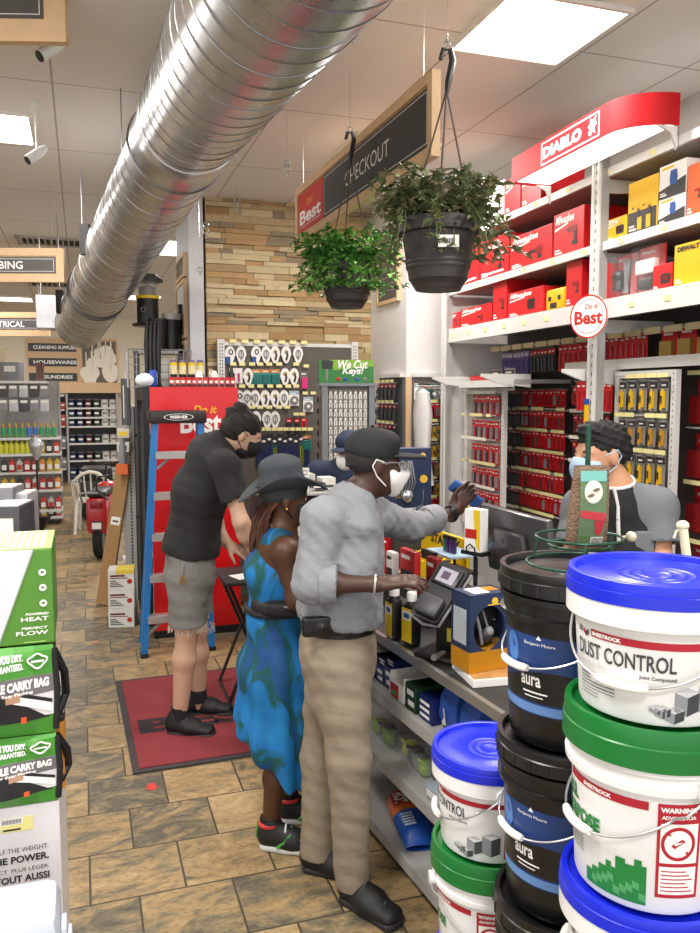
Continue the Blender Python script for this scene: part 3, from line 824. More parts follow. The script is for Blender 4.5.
# clamshell packs on the wide shelf
def clam(label, px0, px1, pyt, dark):
    u0, u1 = RK.px(px0, 0, .05)[0], RK.px(px1, 0, .05)[0]; h = RK.px((px0+px1)/2, pyt, .05)[1]-Bz; w = u1-u0-.01
    k = thing('blister_pack', label, 'package', RK.w(u0, .05, Bz), RR)
    m = MB(red_pack); m.box(0, w, .04, .045, 0, h, 0); m.mat(ink_white); m.text(M_, h*.07, flatxz(w*.1, .039, h*.86), w=w*.5, bold=.03, shear=.3); m.build('card', k)
    m = MB(dark); 
    if dark is card_w: m.box(w*.08, w*.8, .0, .04, h*.42, h*.72, .008); m.mat(tool_dark); m.box(w*.2, w*.75, .0, .04, h*.1, h*.34, .008)
    else: m.tube([(w*.3,.02,h*.5),(w*.32,.015,h*.2)], [.02,.03], 10); m.mat(mgrey); m.tube([(w*.6,.02,h*.85),(w*.7,.02,h*.1)], .012, 8); m.tube([(w*.8,.02,h*.85),(w*.62,.02,h*.1)], .012, 8); m.mat(dark); m.ball((w*.3,.02,h*.52), .035, 12)
    m.build('tool', k)
    m = MB(clear); m.box(0, w, -.012, .038, 0, h, .006); m.build('blister', k)
clam('clear clamshell pack with grey tool on the wide shelf', 618, 640, 252, tool_dark)
clam('tall red clamshell pack with white panel on the wide shelf', 641, 669, 243, card_w)

# ---- red illuminated canopy
u0, u1, PR, zb, zt = 1.53, 2.64, .24, 3.045, 3.185
k = thing('canopy_sign', 'red curved canopy sign with boxed white lettering above the tool rack', 'sign', RK.w(u0, -.04, zb), RR)
L_ = u1-u0; path = [(0, -PR+.02)]
n = 14
path = [(0,0),(0,-PR)] + [(L_-.2+.2*math.sin(PI/2*i/n), -PR*(.0)+(-PR)*math.cos(PI/2*i/n)) for i in range(n+1)]
m = MB(mat('canopy_red', '#b3141a', .55, spec=.2))
hgt = zt-zb; th = .006
outer = path; inn = [(a+(th if i == 0 else 0), b+.006) for i, (a, b) in enumerate(path)]
vs = []; fs = []
N_ = len(path)
for (a, b_) in path: vs += [(a,b_,0),(a,b_,hgt)]
for i in range(N_-1): fs.append((2*i,2*i+2,2*i+3,2*i+1))
m.add(vs, fs, True)
vs2 = []
cx = L_*.5
for (a, b_) in path: vs2 += [(cx+(a-cx)*.992,b_*.97,0.0),(cx+(a-cx)*.992,b_*.97,hgt)]
m.add(vs2, [f[::-1] for f in fs], True)
m.mat(dgrey); m.poly([(a,b_,hgt) for a, b_ in path])
m.prism([(0,0),(-.0,-.09),(.0,-.0)], 'x', L_-.004, L_)
fas = m.build('fascia', k)
m = MB(ink_white); y = -PR-.001
x0, x1 = RK.px(541,172,-.28)[0]-u0, RK.px(599,140,-.28)[0]-u0
for a in ((x0,x1,.012,.018),(x0,x1,hgt-.02,hgt-.014),(x0,x0+.007,.012,hgt-.014),(x1-.007,x1,.012,hgt-.014)): m.box(a[0],a[1],y,y+.001,a[2],a[3])
m.text('DIABLO', hgt*.42, flatxz(x0+.02, y-.0005, hgt*.28), w=(x1-x0)*.68, bold=.05)
cx = x1-.055
m.poly([(cx+a, y-.0005, hgt*.5+b_) for a, b_ in ((-.034,-.03),(-.012,-.04),(-.004,-.02),(.022,-.036),(.016,-.008),(.036,.01),(.022,.016),(.028,.042),(.004,.028),(-.018,.04),(-.02,.014),(-.038,.008),(-.022,-.008))])
m.build('lettering', fas)
m = MB(mat('canopy_lit_white', '#fffaf2', .4, emit=2.0, var=.01)); m.poly([(a*.985+.01,b_*.97,.012) for a, b_ in path[::-1]]); m.build('lit_underside', k)
for u in (.02, L_-.02): m = MB(rack_w); m.prism([(0,0),(-.1,0),(-.03,-.03),(0,-.1)], 'x', u-.006, u+.006); m.build('bracket', k)
# ---- round sign on the post
c = at(588.5, 316.5, 4.2)
k = thing('round_sign', 'round white sign with red lettering on the white rack post', 'sign', c, -math.radians(50))
R_ = .112
m = MB(card_w); m.cyl((0,0,0),(0,.006,0), R_, n=48); o = m.build('disc', k)
m = MB(ink_red)
def ring(m, r, w, y):
    for j in range(48):
        a, b_ = 2*PI*j/48, 2*PI*(j+1)/48
        m.quad(((r-w)*math.cos(a),y,(r-w)*math.sin(a)),(r*math.cos(a),y,r*math.sin(a)),(r*math.cos(b_),y,r*math.sin(b_)),((r-w)*math.cos(b_),y,(r-w)*math.sin(b_)))
ring(m, R_, .008, -.0008); ring(m, R_*.78, .003, -.0008)
m.text('Best', .07, flatxz(0, -.001, -.04), w=.165, anchor='c', bold=.03); m.text('Do it', .026, flatxz(.015, -.001, .038), anchor='c', bold=.02, shear=.2); m.build('lettering', o)
m = MB(mgrey); m.box(-.01, .01, .007, .02, -.1, .1); m.build('clip', k)

# ---- carded packs: one of each kind, then copies in rows
class Proto:
    def __init__(s, ob): s.o = ob; s.used = False; s.tree = None
    def put(s, loc, rz, label, group, cat='package'):
        if not s.used:
            s.used = True; s.tree = tree_of(s.o); s.o.location = loc; s.o.rotation_euler = (0,0,rz); s.o['label'] = label; s.o['group'] = group
            return s.o
        return dup(s.o, loc, rz, label, group, s.tree)
def pack(w, h, d, card, head, item, shape='bar', cat='package', name='carded_pack'):
    """hangs from (0,0,0): card, header strip, item under clear plastic"""
    m = MB(card); m.box(-w/2, w/2, -.002, 0, -h, 0)
    m.mat(head); m.box(-w/2, w/2, -.003, -.002, -h*.24, -h*.02); m.mat(card_w); m.box(-w*.36, w*.2, -.0034, -.003, -h*.18, -h*.12)
    m.mat(item); y = -.003
    if shape == 'bar': m.tube([(0,-d/2,-h*.32),(0,-d/2,-h*.92)], min(w*.26,d*.5), 6)
    elif shape == 'two':
        for a in (-.2,.2): m.tube([(w*a,-d/2,-h*.34),(w*a,-d/2,-h*.9)], min(w*.13,d*.5), 6)
    elif shape == 'box': m.box(-w*.38, w*.38, -d, y, -h*.9, -h*.34)
    elif shape == 'disc':
        m.cyl((0,-d,-h*.62),(0,-.003,-h*.62), min(w*.42,h*.3), n=16); m.mat(card_w); m.cyl((0,-d-.001,-h*.62),(0,-d,-h*.62), w*.16, n=12)
    elif shape == 'knife':
        m.poly([(-w*.2,-d,-h*.95),(w*.05,-d,-h*.98),(w*.3,-d,-h*.3),(w*.05,-d,-h*.26)]); m.box(-w*.12, w*.16, -d*.98, y, -h*.9, -h*.35); m.mat(tool_dark); m.box(-w*.05, w*.1, -d-.002, -d, -h*.75, -h*.5)
    m.mat(rack_grey); m.tube([(0,.03,.004),(0,-.03,.004),(0,-.034,.012)], .002, 4)
    o = m.build(name); o['category'] = cat; o['label'] = ''
    return Proto(o)
P_red = pack(.045, .115, .014, red_pack, red_pack, tool_dark, 'bar')
P_redgrey = pack(.045, .115, .014, red_pack, red_dark, mgrey, 'two')
P_redclear = pack(.05, .115, .018, red_pack, red_pack, red_dark, 'box')
P_dark = pack(.045, .12, .014, tool_dark, red_dark, dgrey, 'two')
P_long = pack(.055, .17, .016, red_pack, red_box, red_dark, 'bar')
P_purple = pack(.055, .17, .012, mat('pack_purple', '#584e86', .5, var=.2, scale=40), mat('pack_lilac', '#a9a3c4', .5), mat('pack_purple', '#584e86'), 'two')
P_blkred = pack(.045, .16, .014, tool_dark, red_box, dgrey, 'bar')
P_wide = pack(.12, .19, .03, red_pack, red_box, mat('brass_screws', '#b99a55', .4, .5), 'box')
P_yel = pack(.06, .15, .02, mat('pack_grey_clear', '#8b8a87', .4), tool_dark, yel_box, 'knife')
P_yel2 = pack(.055, .13, .02, mat('pack_grey_clear', '#8b8a87', .4), tool_dark, mat('amber_tool', '#c98d1a', .45), 'knife')
P_case = pack(.16, .24, .07, red_dark, red_box, mat('case_dark_red', '#8a161b', .45), 'box')
P_disc = pack(.1, .12, .012, card_w, dgrey, mat('saw_blade_steel', '#9a9a9a', .3, .8), 'disc')
def row(P, u0, u1, n, v, z, label, group, jit=.004, rk=RK, sc=None):
    rs = random.Random(int(abs(u0*1000+z*7000)) % 99991)
    Ps = P if isinstance(P, list) else [P]
    for i in range(n):
        q = Ps[i % len(Ps)] if len(Ps) < 4 else rs.choice(Ps)
        u = u0+(u1-u0)*(i+.5)/n
        o_ = q.put(rk.w(u, v+rs.uniform(-jit, jit), z+rs.uniform(-jit, jit)), rk.rot+rs.uniform(-.05,.05), label, group)
        o_.scale = sc or (1,1,1)
strips = []
def strip(u0, u1, v, z, step=.05, skip=0.0, mt=None, seed=1):
    rs = random.Random(seed+int(z*1000)); m = MB(mt or tag_y); u = u0
    while u < u1-step*.5:
        if rs.random() >= skip: m.box(u, u+step*.94, v-.012, v-.009, z-.011, z+.011)
        u += step
    m.mat(rack_grey); m.box(u0, u1, v-.0095, v-.006, z-.004, z+.004)
    m.build('price_strip', RACK)
zs = [2.205, 2.03]
row(P_purple, .22, .62, 7, .36, 2.165, 'lilac carded pack hanging in the top left row under the wide shelf', 'lilac packs under the wide shelf')
row(P_blkred, .64, .98, 7, .36, 2.165, 'black carded tool with red header right of the lilac packs', 'black packs with red headers')
row(P_long, 1.02, 1.55, 9, .36, 2.175, 'long red carded pack hanging left of the white post under the wide shelf', 'long red packs left of the post')
row(P_long, 1.62, 2.02, 8, .3, 2.19, 'long red carded pack hanging just right of the white post under the wide shelf', 'long red packs right of the post')
row(P_wide, 2.1, 2.95, 6, .32, 2.2, 'wide red clamshell of brass bits at the right end of the ledge row', 'wide red clamshells on the ledge')
# main pegboard left of the post
rows = [(1.885,'top'),(1.735,'second'),(1.59,'third'),(1.445,'fourth'),(1.295,'fifth'),(1.15,'sixth')]
for i, (z, nm) in enumerate(rows):
    row([P_redclear, P_redgrey, P_red, P_redclear], .43, 1.02, 11, .42, z, 'small red carded pack in the '+nm+' row of pegs right of the narrow dark strip', 'red packs in the '+nm+' peg row')
    row(P_dark, .24, .42, 4, .42, z, 'dark carded pack in the '+nm+' row beside the left swing panel', 'dark packs in the '+nm+' peg row')
    strip(.40, 1.04, .40, z-.13, .055, .12, seed=i); strip(.24, .38, .40, z-.135, .05, .3, tag_w, seed=i+9)
for i in range(2):
    m = P_disc.put(RK.w(.52+.2*i, .16, 2.03), RR, ('left' if i == 0 else 'right')+' round saw blade of the pair above the red peg rows', 'round saw blades')
    m.scale = (1.5,1.3,1.25)
# around the post
row(P_redclear, 1.2, 1.62, 8, .36, 1.9, 'red round-topped pack hanging behind the white post below the ledge', 'red packs behind the post')
for i, z in enumerate((1.72, 1.55, 1.4)):
    row([P_red, P_redgrey], 1.15, 1.55, 7, .4, z, 'red carded pack hanging behind the cashier in the '+ORD[i+1]+' row', 'red packs behind the cashier '+ORD[i+1]+' row'); strip(1.1, 1.6, .38, z+.03, .05, .3, tag_w, seed=i+40)
row(P_long, 1.5, 1.86, 7, .2, 1.93, 'bright red narrow pack left of the yellow knives', 'bright red packs left of the knives')
# dark red cases at the right edge
for i, z in enumerate((1.93, 1.66, 1.39, 1.1)):
    row(P_case, 2.38, 3.0, 4, .34, z, 'dark red plastic bit case hanging at the right edge in the '+ORD[i]+' row', 'dark red cases '+ORD[i]+' row'); strip(2.4, 3.0, .26, z+.03, .14, .25, seed=i+70)
# ---- swing panels with white frames
def swing(label, u0, u1, v, z0, z1, ang, backcol):
    k = thing('swing_panel', label, 'display panel', RK.w(u0, v, z0), RR+ang)
    w, h = u1-u0, z1-z0; m = MB(rack_w); g = .035
    for a in ((0,g,0,h),(w-g,w,0,h),(g,w-g,h-g,h),(g,w-g,0,g)): m.box(a[0],a[1],-.015,.015,a[2],a[3])
    m.mat(mgrey)
    for i in range(int(h/.03)): m.box(w-g*.6, w-g*.4, -.0158, -.0145, .02+i*.03, .03+i*.03)
    m.build('frame', k)
    m = MB(backcol); m.box(g, w-g, 0, .006, g, h-g); m.build('pegboard', k)
    return k
peg_grey = mat('pegboard_grey', '#77736f', .7)
swing('white-framed swing panel of small red packs at the left of the tool rack', .03, .69, .15, .86, 1.9, 0, mat('pegboard_pale', '#b7b0aa', .7))
swing('white-framed swing panel of yellow knives behind the cashier', 1.97, 2.46, .15, 1.0, 1.975, 0, peg_grey)
for i, z in enumerate((1.845, 1.665, 1.49, 1.315, 1.14)):
    row([P_redgrey, P_red], .2, .64, 9, .13, z, 'small red pack in the '+ORD[i]+' row of the left swing panel', 'left swing panel '+ORD[i]+' row', sc=(1.05,1,1.22))
    strip(.07, .64, .11, z-.135 if i else z-.14, .07, .1, tag_w if i % 2 else tag_y, seed=i+20)
strip(.07, .64, .11, 1.87, .07, 0, tag_w)
for i, (z, q) in enumerate(((1.92, P_yel), (1.72, P_yel2), (1.54, P_yel), (1.36, P_yel2), (1.18, P_yel))):
    row([q, q, q, P_red] if i == 1 else q, 2.02, 2.43, 5, .125, z, 'yellow utility knife on a card in the '+ORD[i]+' row of the panel behind the cashier', 'yellow knives '+ORD[i]+' row')
    strip(2.03, 2.44, .105, z+.028, .085, .1, seed=i+30)
# bare tidy strip: yellow folding rule hanging on the post
m = MB(yel_box); m.box(-.014,.014,-.012,0,-.16,0); m.mat(blue_c); m.box(-.016,.016,-.014,0,0,.03)
solo('folding_rule', m, 'yellow folding rule with a blue top hanging on the white post above the cashier', 'ruler', RK.w(1.965,-.03,1.80), RR)
m = MB(glassy('clear_bag', '#ffffff', .55, .3))
m.lathe([(.02,0),(.09,-.03),(.13,-.2),(.1,-.5),(.16,-.75),(.05,-.78)], 14, sy=.5)
solo('plastic_sheet', m, 'crumpled white plastic sheet hanging on the end panel of the tool rack', 'plastic sheet', RK.w(-.14,-.14,1.9), RR)
m = MB(red_box); m.box(0,.5,0,.2,0,.035,.01)
solo('tool_tray', m, 'flat red tray lying on the small white ledge above the left swing panel', 'tray', RK.w(.2,.1,1.956), RR)
# ================================================================== CHECKOUT COUNTER
alu = mat('brushed_aluminium', '#a8a6a2', .35, .75)
ctop = mat('counter_mat_black', '#2b2a2a', .5)
CR = CT.rot
k = thing('checkout_counter', 'long grey metal checkout counter with open shelves facing the customers', 'counter', CT.w(0,0,0), CR)
CU0, CU1 = -1.0, 2.15
m = MB(alu); m.box(CU0, CU1, 0, .02, .865, .9); m.build('edge_trim', k)
m = MB(ctop); m.box(CU0, CU1, .02, .62, .87, .898); m.build('worktop', k)
shelf_g = mat('shelf_grey', '#b3b1ad', .45)
for z, d in ((.66,.5),(.385,.52),(.085,.55)):
    m = MB(shelf_g); m.box(CU0, CU1, .0, .02, z-.04, z+.006); m.box(CU0, CU1, .02, d, z-.02, z); m.build('shelf', k)
m = MB(blk); m.box(CU0, CU1, .03, .6, 0, .045); m.build('kick_board', k)
m = MB(mat('counter_back', '#3c3a39', .6)); m.box(CU0, CU1, .56, .6, .045, .87); m.build('back_panel', k)
for u in (CU0, .0, 1.0, CU1-.02):
    m = MB(dgrey); m.box(u, u+.02, .5, .56, .045, .87); m.build('upright', k)
def C(u, v, z): return CT.w(u, v, z)
# --- on the worktop
lab_y = mat('label_yellow', '#e3c21c', .45)
m0 = None
for i, (u, v_) in enumerate(((.085, .035), (.185, .06))):
    b_ = thing('bottle', ('left' if i == 0 else 'right')+' of two black bottles with yellow labels and white caps on the counter edge', 'bottle', C(u, v_, .899), CR, 'black bottles with yellow labels') if i == 0 else None
    if i == 0:
        m = MB(blk); m.box(-.034,.034,-.024,.024,0,.16,.012); m.lathe([(.024,.155),(.018,.17),(.016,.175)],14); m.build('body', b_)
        m = MB(card_w); m.lathe([(.02,.172),(.02,.2),(.017,.205),(0,.205)],16); m.build('cap', b_)
        m = MB(lab_y); m.box(-.029,.029,-.0258,-.0243,.015,.145); m.mat(card_w); m.box(-.024,.024,-.0262,-.0256,.1,.135); m.mat(blue_c); m.box(-.016,.016,-.0266,-.026,.108,.126); m.build('label', b_)
        m0 = b_
    else: dup(m0, C(u, v_, .899), CR+.2, 'right of two black bottles with yellow labels and white caps on the counter edge')
# card terminal on its stand
k = thing('card_terminal', 'black card payment terminal tilted on a stand at the counter edge', 'card reader', C(.35, .1, .899), CR+.5)
m = MB(blk); m.box(-.08,.08,-.07,.09,0,.022,.008); m.box(-.03,.06,.0,.06,.02,.22,.008); m.build('stand', k)
m = MB(mgrey); m.tube([(.02,-.02,.02),(.02,-.09,.022)], .012, 8); m.mat(mat('sticker_yellow','#d8c13a',.5)); m.box(.02,.05,-.001,0,.06,.11); m.build('stand_foot', k)
m = MB(blk); m.T = Matrix.Translation((0,-.01,.235)) @ Matrix.Rotation(math.radians(12),4,'Y') @ Matrix.Rotation(math.radians(48),4,'X')
m.prism([(-.055,-.11),(-.045,-.12),(.045,-.12),(.055,-.11),(.062,.1),(.05,.115),(-.05,.115),(-.062,.1)], 'z', -.02, .02)
m.box(-.052,.052,.02,.1,.018,.032,.006); m.mat(dgrey); m.box(-.05,.05,-.11,-.03,.02,.05,.014)
m.mat(mgrey); m.tube([(.066,.11,.0),(.058,-.118,.0),(.0,-.132,.0),(-.058,-.118,.0)], .006, 6)
sc = m.build('reader_body', k)
m = MB(mat('screen_grey', '#9c98a4', .25)); m.T = Matrix.Translation((0,-.01,.235)) @ Matrix.Rotation(math.radians(12),4,'Y') @ Matrix.Rotation(math.radians(48),4,'X')
m.box(-.036,.036,.03,.088,.0325,.0335); m.mat(mat('screen_dark','#4d3f50',.3)); m.box(-.02,.012,.045,.075,.0336,.034); m.build('screen', sc)
# magazines with the boxed lamp on top
k0 = thing('magazine_stack', 'white stack of magazines overhanging the counter edge under the lamp box', 'magazines', onz(473,688,.9), .22)
m = MB(card_w); m.T = Matrix.Shear('XY', 4, (0,0)); m.box(0,.26,0,.2,0,.024); m.mat(mat('paper_edges','#d9d5cc',.7)); m.box(.002,.258,.002,.198,.024,.026); m.build('pages', k0)
m = MB(mat('magazine_cover','#b98a55',.4, var=.5, scale=22)); m.box(.006,.258,.006,.196,.026,.029); m.build('cover', k0)
navy = mat('lamp_box_navy', '#22304f', .4); gold = mat('lamp_box_gold', '#c88a1e', .35, .3)
k = thing('lamp_box', 'navy and gold box with a round window showing a head torch on the magazines', 'box', onz(469,674,.9305), .42)
W, D, H = .155, .115, .262
m = MB(gold); m.box(0,W,0,D,0,.07); m.mat(navy)
# navy carcass with an open oval front
cx, cz, rx, rz = .0775, .145, .062, .076
out = []
N_ = 40
for j in range(N_):
    a = 2*PI*j/N_; out.append((cx+rx*math.cos(a), cz+rz*math.sin(a)))
def sq(a):
    ca, sa = math.cos(a), math.sin(a); t_ = min((W-cx if ca > 0 else cx)/max(abs(ca),1e-6), (H-cz if sa > 0 else cz-.07)/max(abs(sa),1e-6)); return (cx+ca*t_, cz+sa*t_)
vs = []; fs = []
for j in range(N_):
    a = 2*PI*j/N_; q = sq(a); vs += [(out[j][0], 0, out[j][1]), (q[0], 0, q[1]), (out[j][0], .012, out[j][1])]
for j in range(N_):
    q = (j+1) % N_; fs += [(3*j, 3*j+1, 3*q+1, 3*q), (3*j, 3*q, 3*q+2, 3*j+2)]
m.add(vs, fs, False)
for a in ((0,0),(W,0),(0,H),(W,H)): pass
m.poly([(0,0,.07),(0,0,H),(sq(3*PI/4)[0],0,sq(3*PI/4)[1])])
m.box(0,.003,.001,D,.07,H); m.box(W-.003,W,.001,D,.07,H); m.box(0,W,D-.003,D,.07,H); m.box(0,W,.001,D,H-.003,H)
m.mat(navy)
for ca in ((0,.07),(0,H),(W,.07),(W,H)):
    pass
m.build('carton', k)
m = MB(blk); m.box(.006,W-.006,.06,.07,.07,H-.01); m.mat(tool_dark); m.ball((.09,.04,.11), (.03,.025,.028), 16); m.mat(mgrey); m.tube([(.035,.03,.215),(.05,.02,.15),(.065,.025,.085)], .006, 8); m.tube([(.07,.03,.2),(.1,.03,.11)], .004, 8)
m.ball((.095,.03,.125), .018, 14); m.build('head_torch', k)
m = MB(mat('gold_dot','#e0b53a',.4)); m.cyl((.098,-.0012,.236),(.098,0,.236), .0125, n=20); m.box(.07,.126,-.001,0,.2225,.2265); m.mat(mat('tool_print_pale','#a9b2b8',.4)); m.box(-.001,0,.02,.1,.09,.21); m.mat(card_w); m.box(.03,.09,.02,.09,H,H+.001); m.mat(gold); m.box(.09,.14,.04,.09,H,H+.001)
m.build('print', k)
# the monitor
k = thing('monitor', 'black flat monitor seen from behind, tilted back on the counter', 'monitor', C(.42, .36, .869), CR-.06)
m = MB(mat('monitor_back','#3b3a3b',.35, coat=.3)); m.T = Matrix.Translation((0,0,.43)) @ Matrix.Rotation(math.radians(10),4,'X')
m.box(-.23,.23,0,.03,-.13,.13,.008); m.box(-.1,.1,-.03,.0,-.09,.06,.012)
for i in range(3): m.cyl((-.04+.05*i,-.032,.02-.03*(i%2)),(-.04+.05*i,-.03,.02-.03*(i%2)), .012, n=12)
m.build('screen_back', k)
m = MB(blk); m.box(-.03,.03,-.01,.03,.015,.36); m.box(-.12,.12,-.08,.1,0,.015,.006); m.build('stand', k)
# stand of small things behind the terminal: lighters on a blue shelf
k = thing('counter_display', 'black wire counter display with a pale blue top shelf behind the card terminal', 'display stand', C(-.12, .42, .899), CR)
m = MB(blk)
for u in (-.09,.09):
    for v in (-.05,.06): m.cyl((u,v,0),(u,v,.27), .005, n=8)
for z in (.05,.12,.19): m.box(-.095,.095,-.055,.065,z,z+.012)
m.build('frame', k)
m = MB(mat('pale_blue_shelf','#a9c4d8',.4)); m.box(-.11,.11,-.08,.07,.27,.278); m.mat(blk); m.box(-.11,.0,-.1,-.08,.24,.28); m.build('top_shelf', k)
lc = [('green',mat('lighter_green','#0f7f62',.3)),('purple',mat('lighter_purple','#4a2266',.3)),('violet',mat('lighter_violet','#5b2a80',.3)),('dark purple',mat('lighter_dark','#38205a',.3))]
for i, (nm, mm) in enumerate(lc):
    m = MB(mm); m.box(-.011,.011,-.007,.007,0,.055,.005); m.mat(blk); m.box(-.01,.01,-.006,.006,.055,.07); 
    solo('lighter', m, nm+' cigarette lighter standing on the pale blue display shelf', 'lighter', C(-.15+.026*i, .395, 1.178), CR, 'lighters on the pale blue shelf')
rs = random.Random(11)
cc = ['#c2211f','#2f8f3b','#d6b21c','#b0231f','#e0672b','#2a9c49','#c41f2a','#d8d6d0']
for i in range(14):
    cm = mat('sweet_'+str(i % 8), cc[i % 8], .35)
    m = MB(cm); m.box(-.016,.016,-.01,.01,0,.075,.007); m.mat(card_w); m.box(-.012,.012,-.0108,-.0098,.03,.05)
    tier, j = i//7, i % 7
    solo('sweet_packet', m, 'small '+['red','green','yellow','dark red','orange','bright green','crimson','white'][i%8]+' packet on the '+('lower' if tier == 0 else 'upper')+' tier of the wire counter display', 'packet', C(-.192+.024*j, .405, .961+.07*tier), CR, 'small packets in the counter display, '+('lower' if tier == 0 else 'upper')+' tier')
# yellow and white card box beside the monitor
k = thing('card_display', 'white and yellow upright display box with a red label beside the monitor', 'display box', C(.27,.27,1.19), CR+.35)
m = MB(card_w); m.box(-.036,.036,0,.05,.07,.23); m.mat(lab_y); m.poly([(.036,-.0008,.23),(.005,-.0008,.23),(.016,-.0008,.1),(.036,-.0008,.07)]); m.build('box', k)
m = MB(ink_red); m.box(-.032,.022,-.002,-.0008,.12,.155); m.mat(card_w); m.build('label', k)
m = MB(blk); m.cyl((0,.02,-.29),(0,.02,.07), .006, n=8); m.box(-.06,.06,-.03,.06,-.291,-.28); m.box(-.05,.05,-.004,.05,.055,.07); m.tube([(-.02,-.006,.06),(-.02,-.01,.085),(.0,-.012,.1),(.02,-.01,.085),(.02,-.006,.06)], .003, 6); m.build('stand', k)
# hanging red and clear packs right of it
for i in range(6):
    P_wide.put(C(.33+.045*i, .2, 1.10-.004*i), CR+.5, 'red clear-fronted pack standing in the row in front of the monitor', 'red packs in front of the monitor').scale = (.75,.9,.9)
m = MB(blk); m.box(0,.32,.0,.02,.0,.012); m.cyl((.02,.01,0),(.02,.01,.24), .006, n=8); m.cyl((.3,.01,0),(.3,.01,.24), .006, n=8); m.cyl((.02,.01,.235),(.3,.01,.235), .006, n=8)
solo('peg_rail', m, 'black wire rail holding red packs in front of the monitor', 'rail', C(.3,.2,.899), CR)
# yellow tool brand display
k = thing('tape_display', 'yellow cardboard display with black lettering on the counter beyond the lighters', 'display box', C(-.40,.44,.899), CR)
m = MB(mat('display_yellow','#dcb713',.45)); m.box(-.22,.22,0,.1,0,.17); m.box(-.22,.22,.08,.1,.17,.31); m.build('box', k)
m = MB(tool_dark); m.text('STANLEY', .045, flatxz(.03,.0795,.25), w=.27, anchor='c', bold=.05); m.box(-.14,.14,-.001,0,.04,.09); m.build('lettering', k)
for i in range(5):
    m = MB(lab_y); m.lathe([(0,0),(.03,0),(.033,.01),(.033,.025),(.03,.03),(0,.03)],16); m.mat(blk); m.lathe([(.0,.03),(.02,.03),(.02,.034),(0,.034)],12)
    solo('tape_measure', m, 'yellow and black tape measure lying on the yellow lettered display, '+ORD[i]+' from the left', 'tape measure', C(-.57+.075*i,.475,1.07), CR, 'tape measures on the yellow display')
# navy lamp box by the man's face and red things beside it
k = thing('lamp_box', 'tall navy box with a wire lamp hanging behind the man with the cap', 'box', at(412,518,3.87), .3)
m = MB(navy); m.box(-.1,.1,0,.1,.0,.34); m.mat(mat('lamp_box_white','#d9d9d4',.4)); m.box(-.06,.02,-.001,0,.03,.05); m.build('carton', k)
m = MB(mat('steel_lamp','#b9bcc0',.25,.8)); 
for i in range(7): m.tube([(-.085+.012*i,-.004,.1),(-.08+.014*i,-.03,.18),(-.06+.009*i,-.004,.28)], .004, 6)
m.ball((-.03,-.012,.11), .032, 14); m.tube([(.06,-.003,.14),(.05,-.006,.06),(-.03,-.006,.03)], .003, 6); m.build('lamp_print', k)
m = MB(mat('gold_dot','#e0b53a')); m.cyl((.055,-.0012,.305),(.055,0,.305), .014, n=20); m.build('gold_badge', k); m = MB(MATS['gold_dot']); m.cyl((.06,-.0012,.19),(.06,0,.19), .02, n=20); m.build('gold_badge', k)
m = MB(dgrey); m.box(-.09,.09,0.01,.09,-(at(412,518,3.87).z-.8985),.0); m.build('pedestal', k)
m = MB(red_box); m.box(-.06,.06,0,.1,0,.4)
solo('red_carton', m, 'tall red carton behind the mask of the man with the cap', 'box', C(-.72,.3,.899), CR)
for i, (nm, cl, sz, pos) in enumerate((('white and black battery pack','#dcdcd8',(.07,.03,.13),(-.3,.2)),('red blister card','#c0242a',(.14,.03,.16),(-.17,.22)),('dark red blister card','#931c20',(.09,.03,.15),(-.03,.26)))):
    m = MB(mat('cnt_'+str(i),cl,.4,var=.15,scale=40)); m.box(-sz[0]/2,sz[0]/2,0,sz[1],.0,sz[2],.004); m.mat(tool_dark); m.box(-sz[0]*.35,sz[0]*.35,-.004,.0,sz[2]*.15,sz[2]*.45); m.mat(card_w if i else blk); m.box(-sz[0]*.35,sz[0]*.2,-.002,.0,sz[2]*.75,sz[2]*.85)
    m.box(-sz[0]/2,sz[0]/2,0,sz[1]*.4,-.13,0)
    solo('blister_pack', m, nm+' standing on the counter just right of the man\'s shirt', 'package', C(pos[0],pos[1],1.03), CR)
k = thing('sweet_riser', 'black riser tray of mixed sweets behind the bottles with yellow labels', 'tray', C(-.2,.22,.899), CR)
m = MB(blk); m.box(-.2,.2,0,.12,0,.1); m.build('riser', k); m = MB(dgrey); m.box(-.2,.2,-.004,.0,.08,.12); m.build('front_lip', k)
for i in range(11):
    c_ = ['#2f9a3f','#c9242a','#e3d8c6','#3aa04c','#d2542a','#c41f2a','#57b24c','#e0c33a','#b81f28','#2c8f45','#d8d4cc'][i]; n_ = ['green','red','cream','green','orange','red','pale green','yellow','red','green','white'][i]
    m = MB(mat('riser_'+n_.replace(' ','_'), c_, .35)); m.box(-.016,.016,-.012,.012,0,.07,.007); m.mat(card_w); m.box(-.011,.011,-.0128,-.0118,.03,.05)
    solo('sweet_packet', m, n_+' sweet packet standing in the black riser tray behind the bottles', 'packet', C(-.375+.035*i,.25+.03*(i%2),1.0), CR+rs.uniform(-.3,.3), 'sweets in the black riser tray')
k = thing('toothbrush_tube', 'red, white and blue tube standing between the lamp box and the black buckets', 'tube', C(.86,.12,.899), CR)
m = MB(card_w); m.lathe([(.022,0),(.024,.05),(.02,.2),(.012,.24)],14); m.mat(ink_red); m.lathe([(.0245,.05),(.0225,.13)],14); m.mat(blue_c); m.lathe([(.013,.24),(.013,.275),(0,.275)],12); m.build('tube', k)
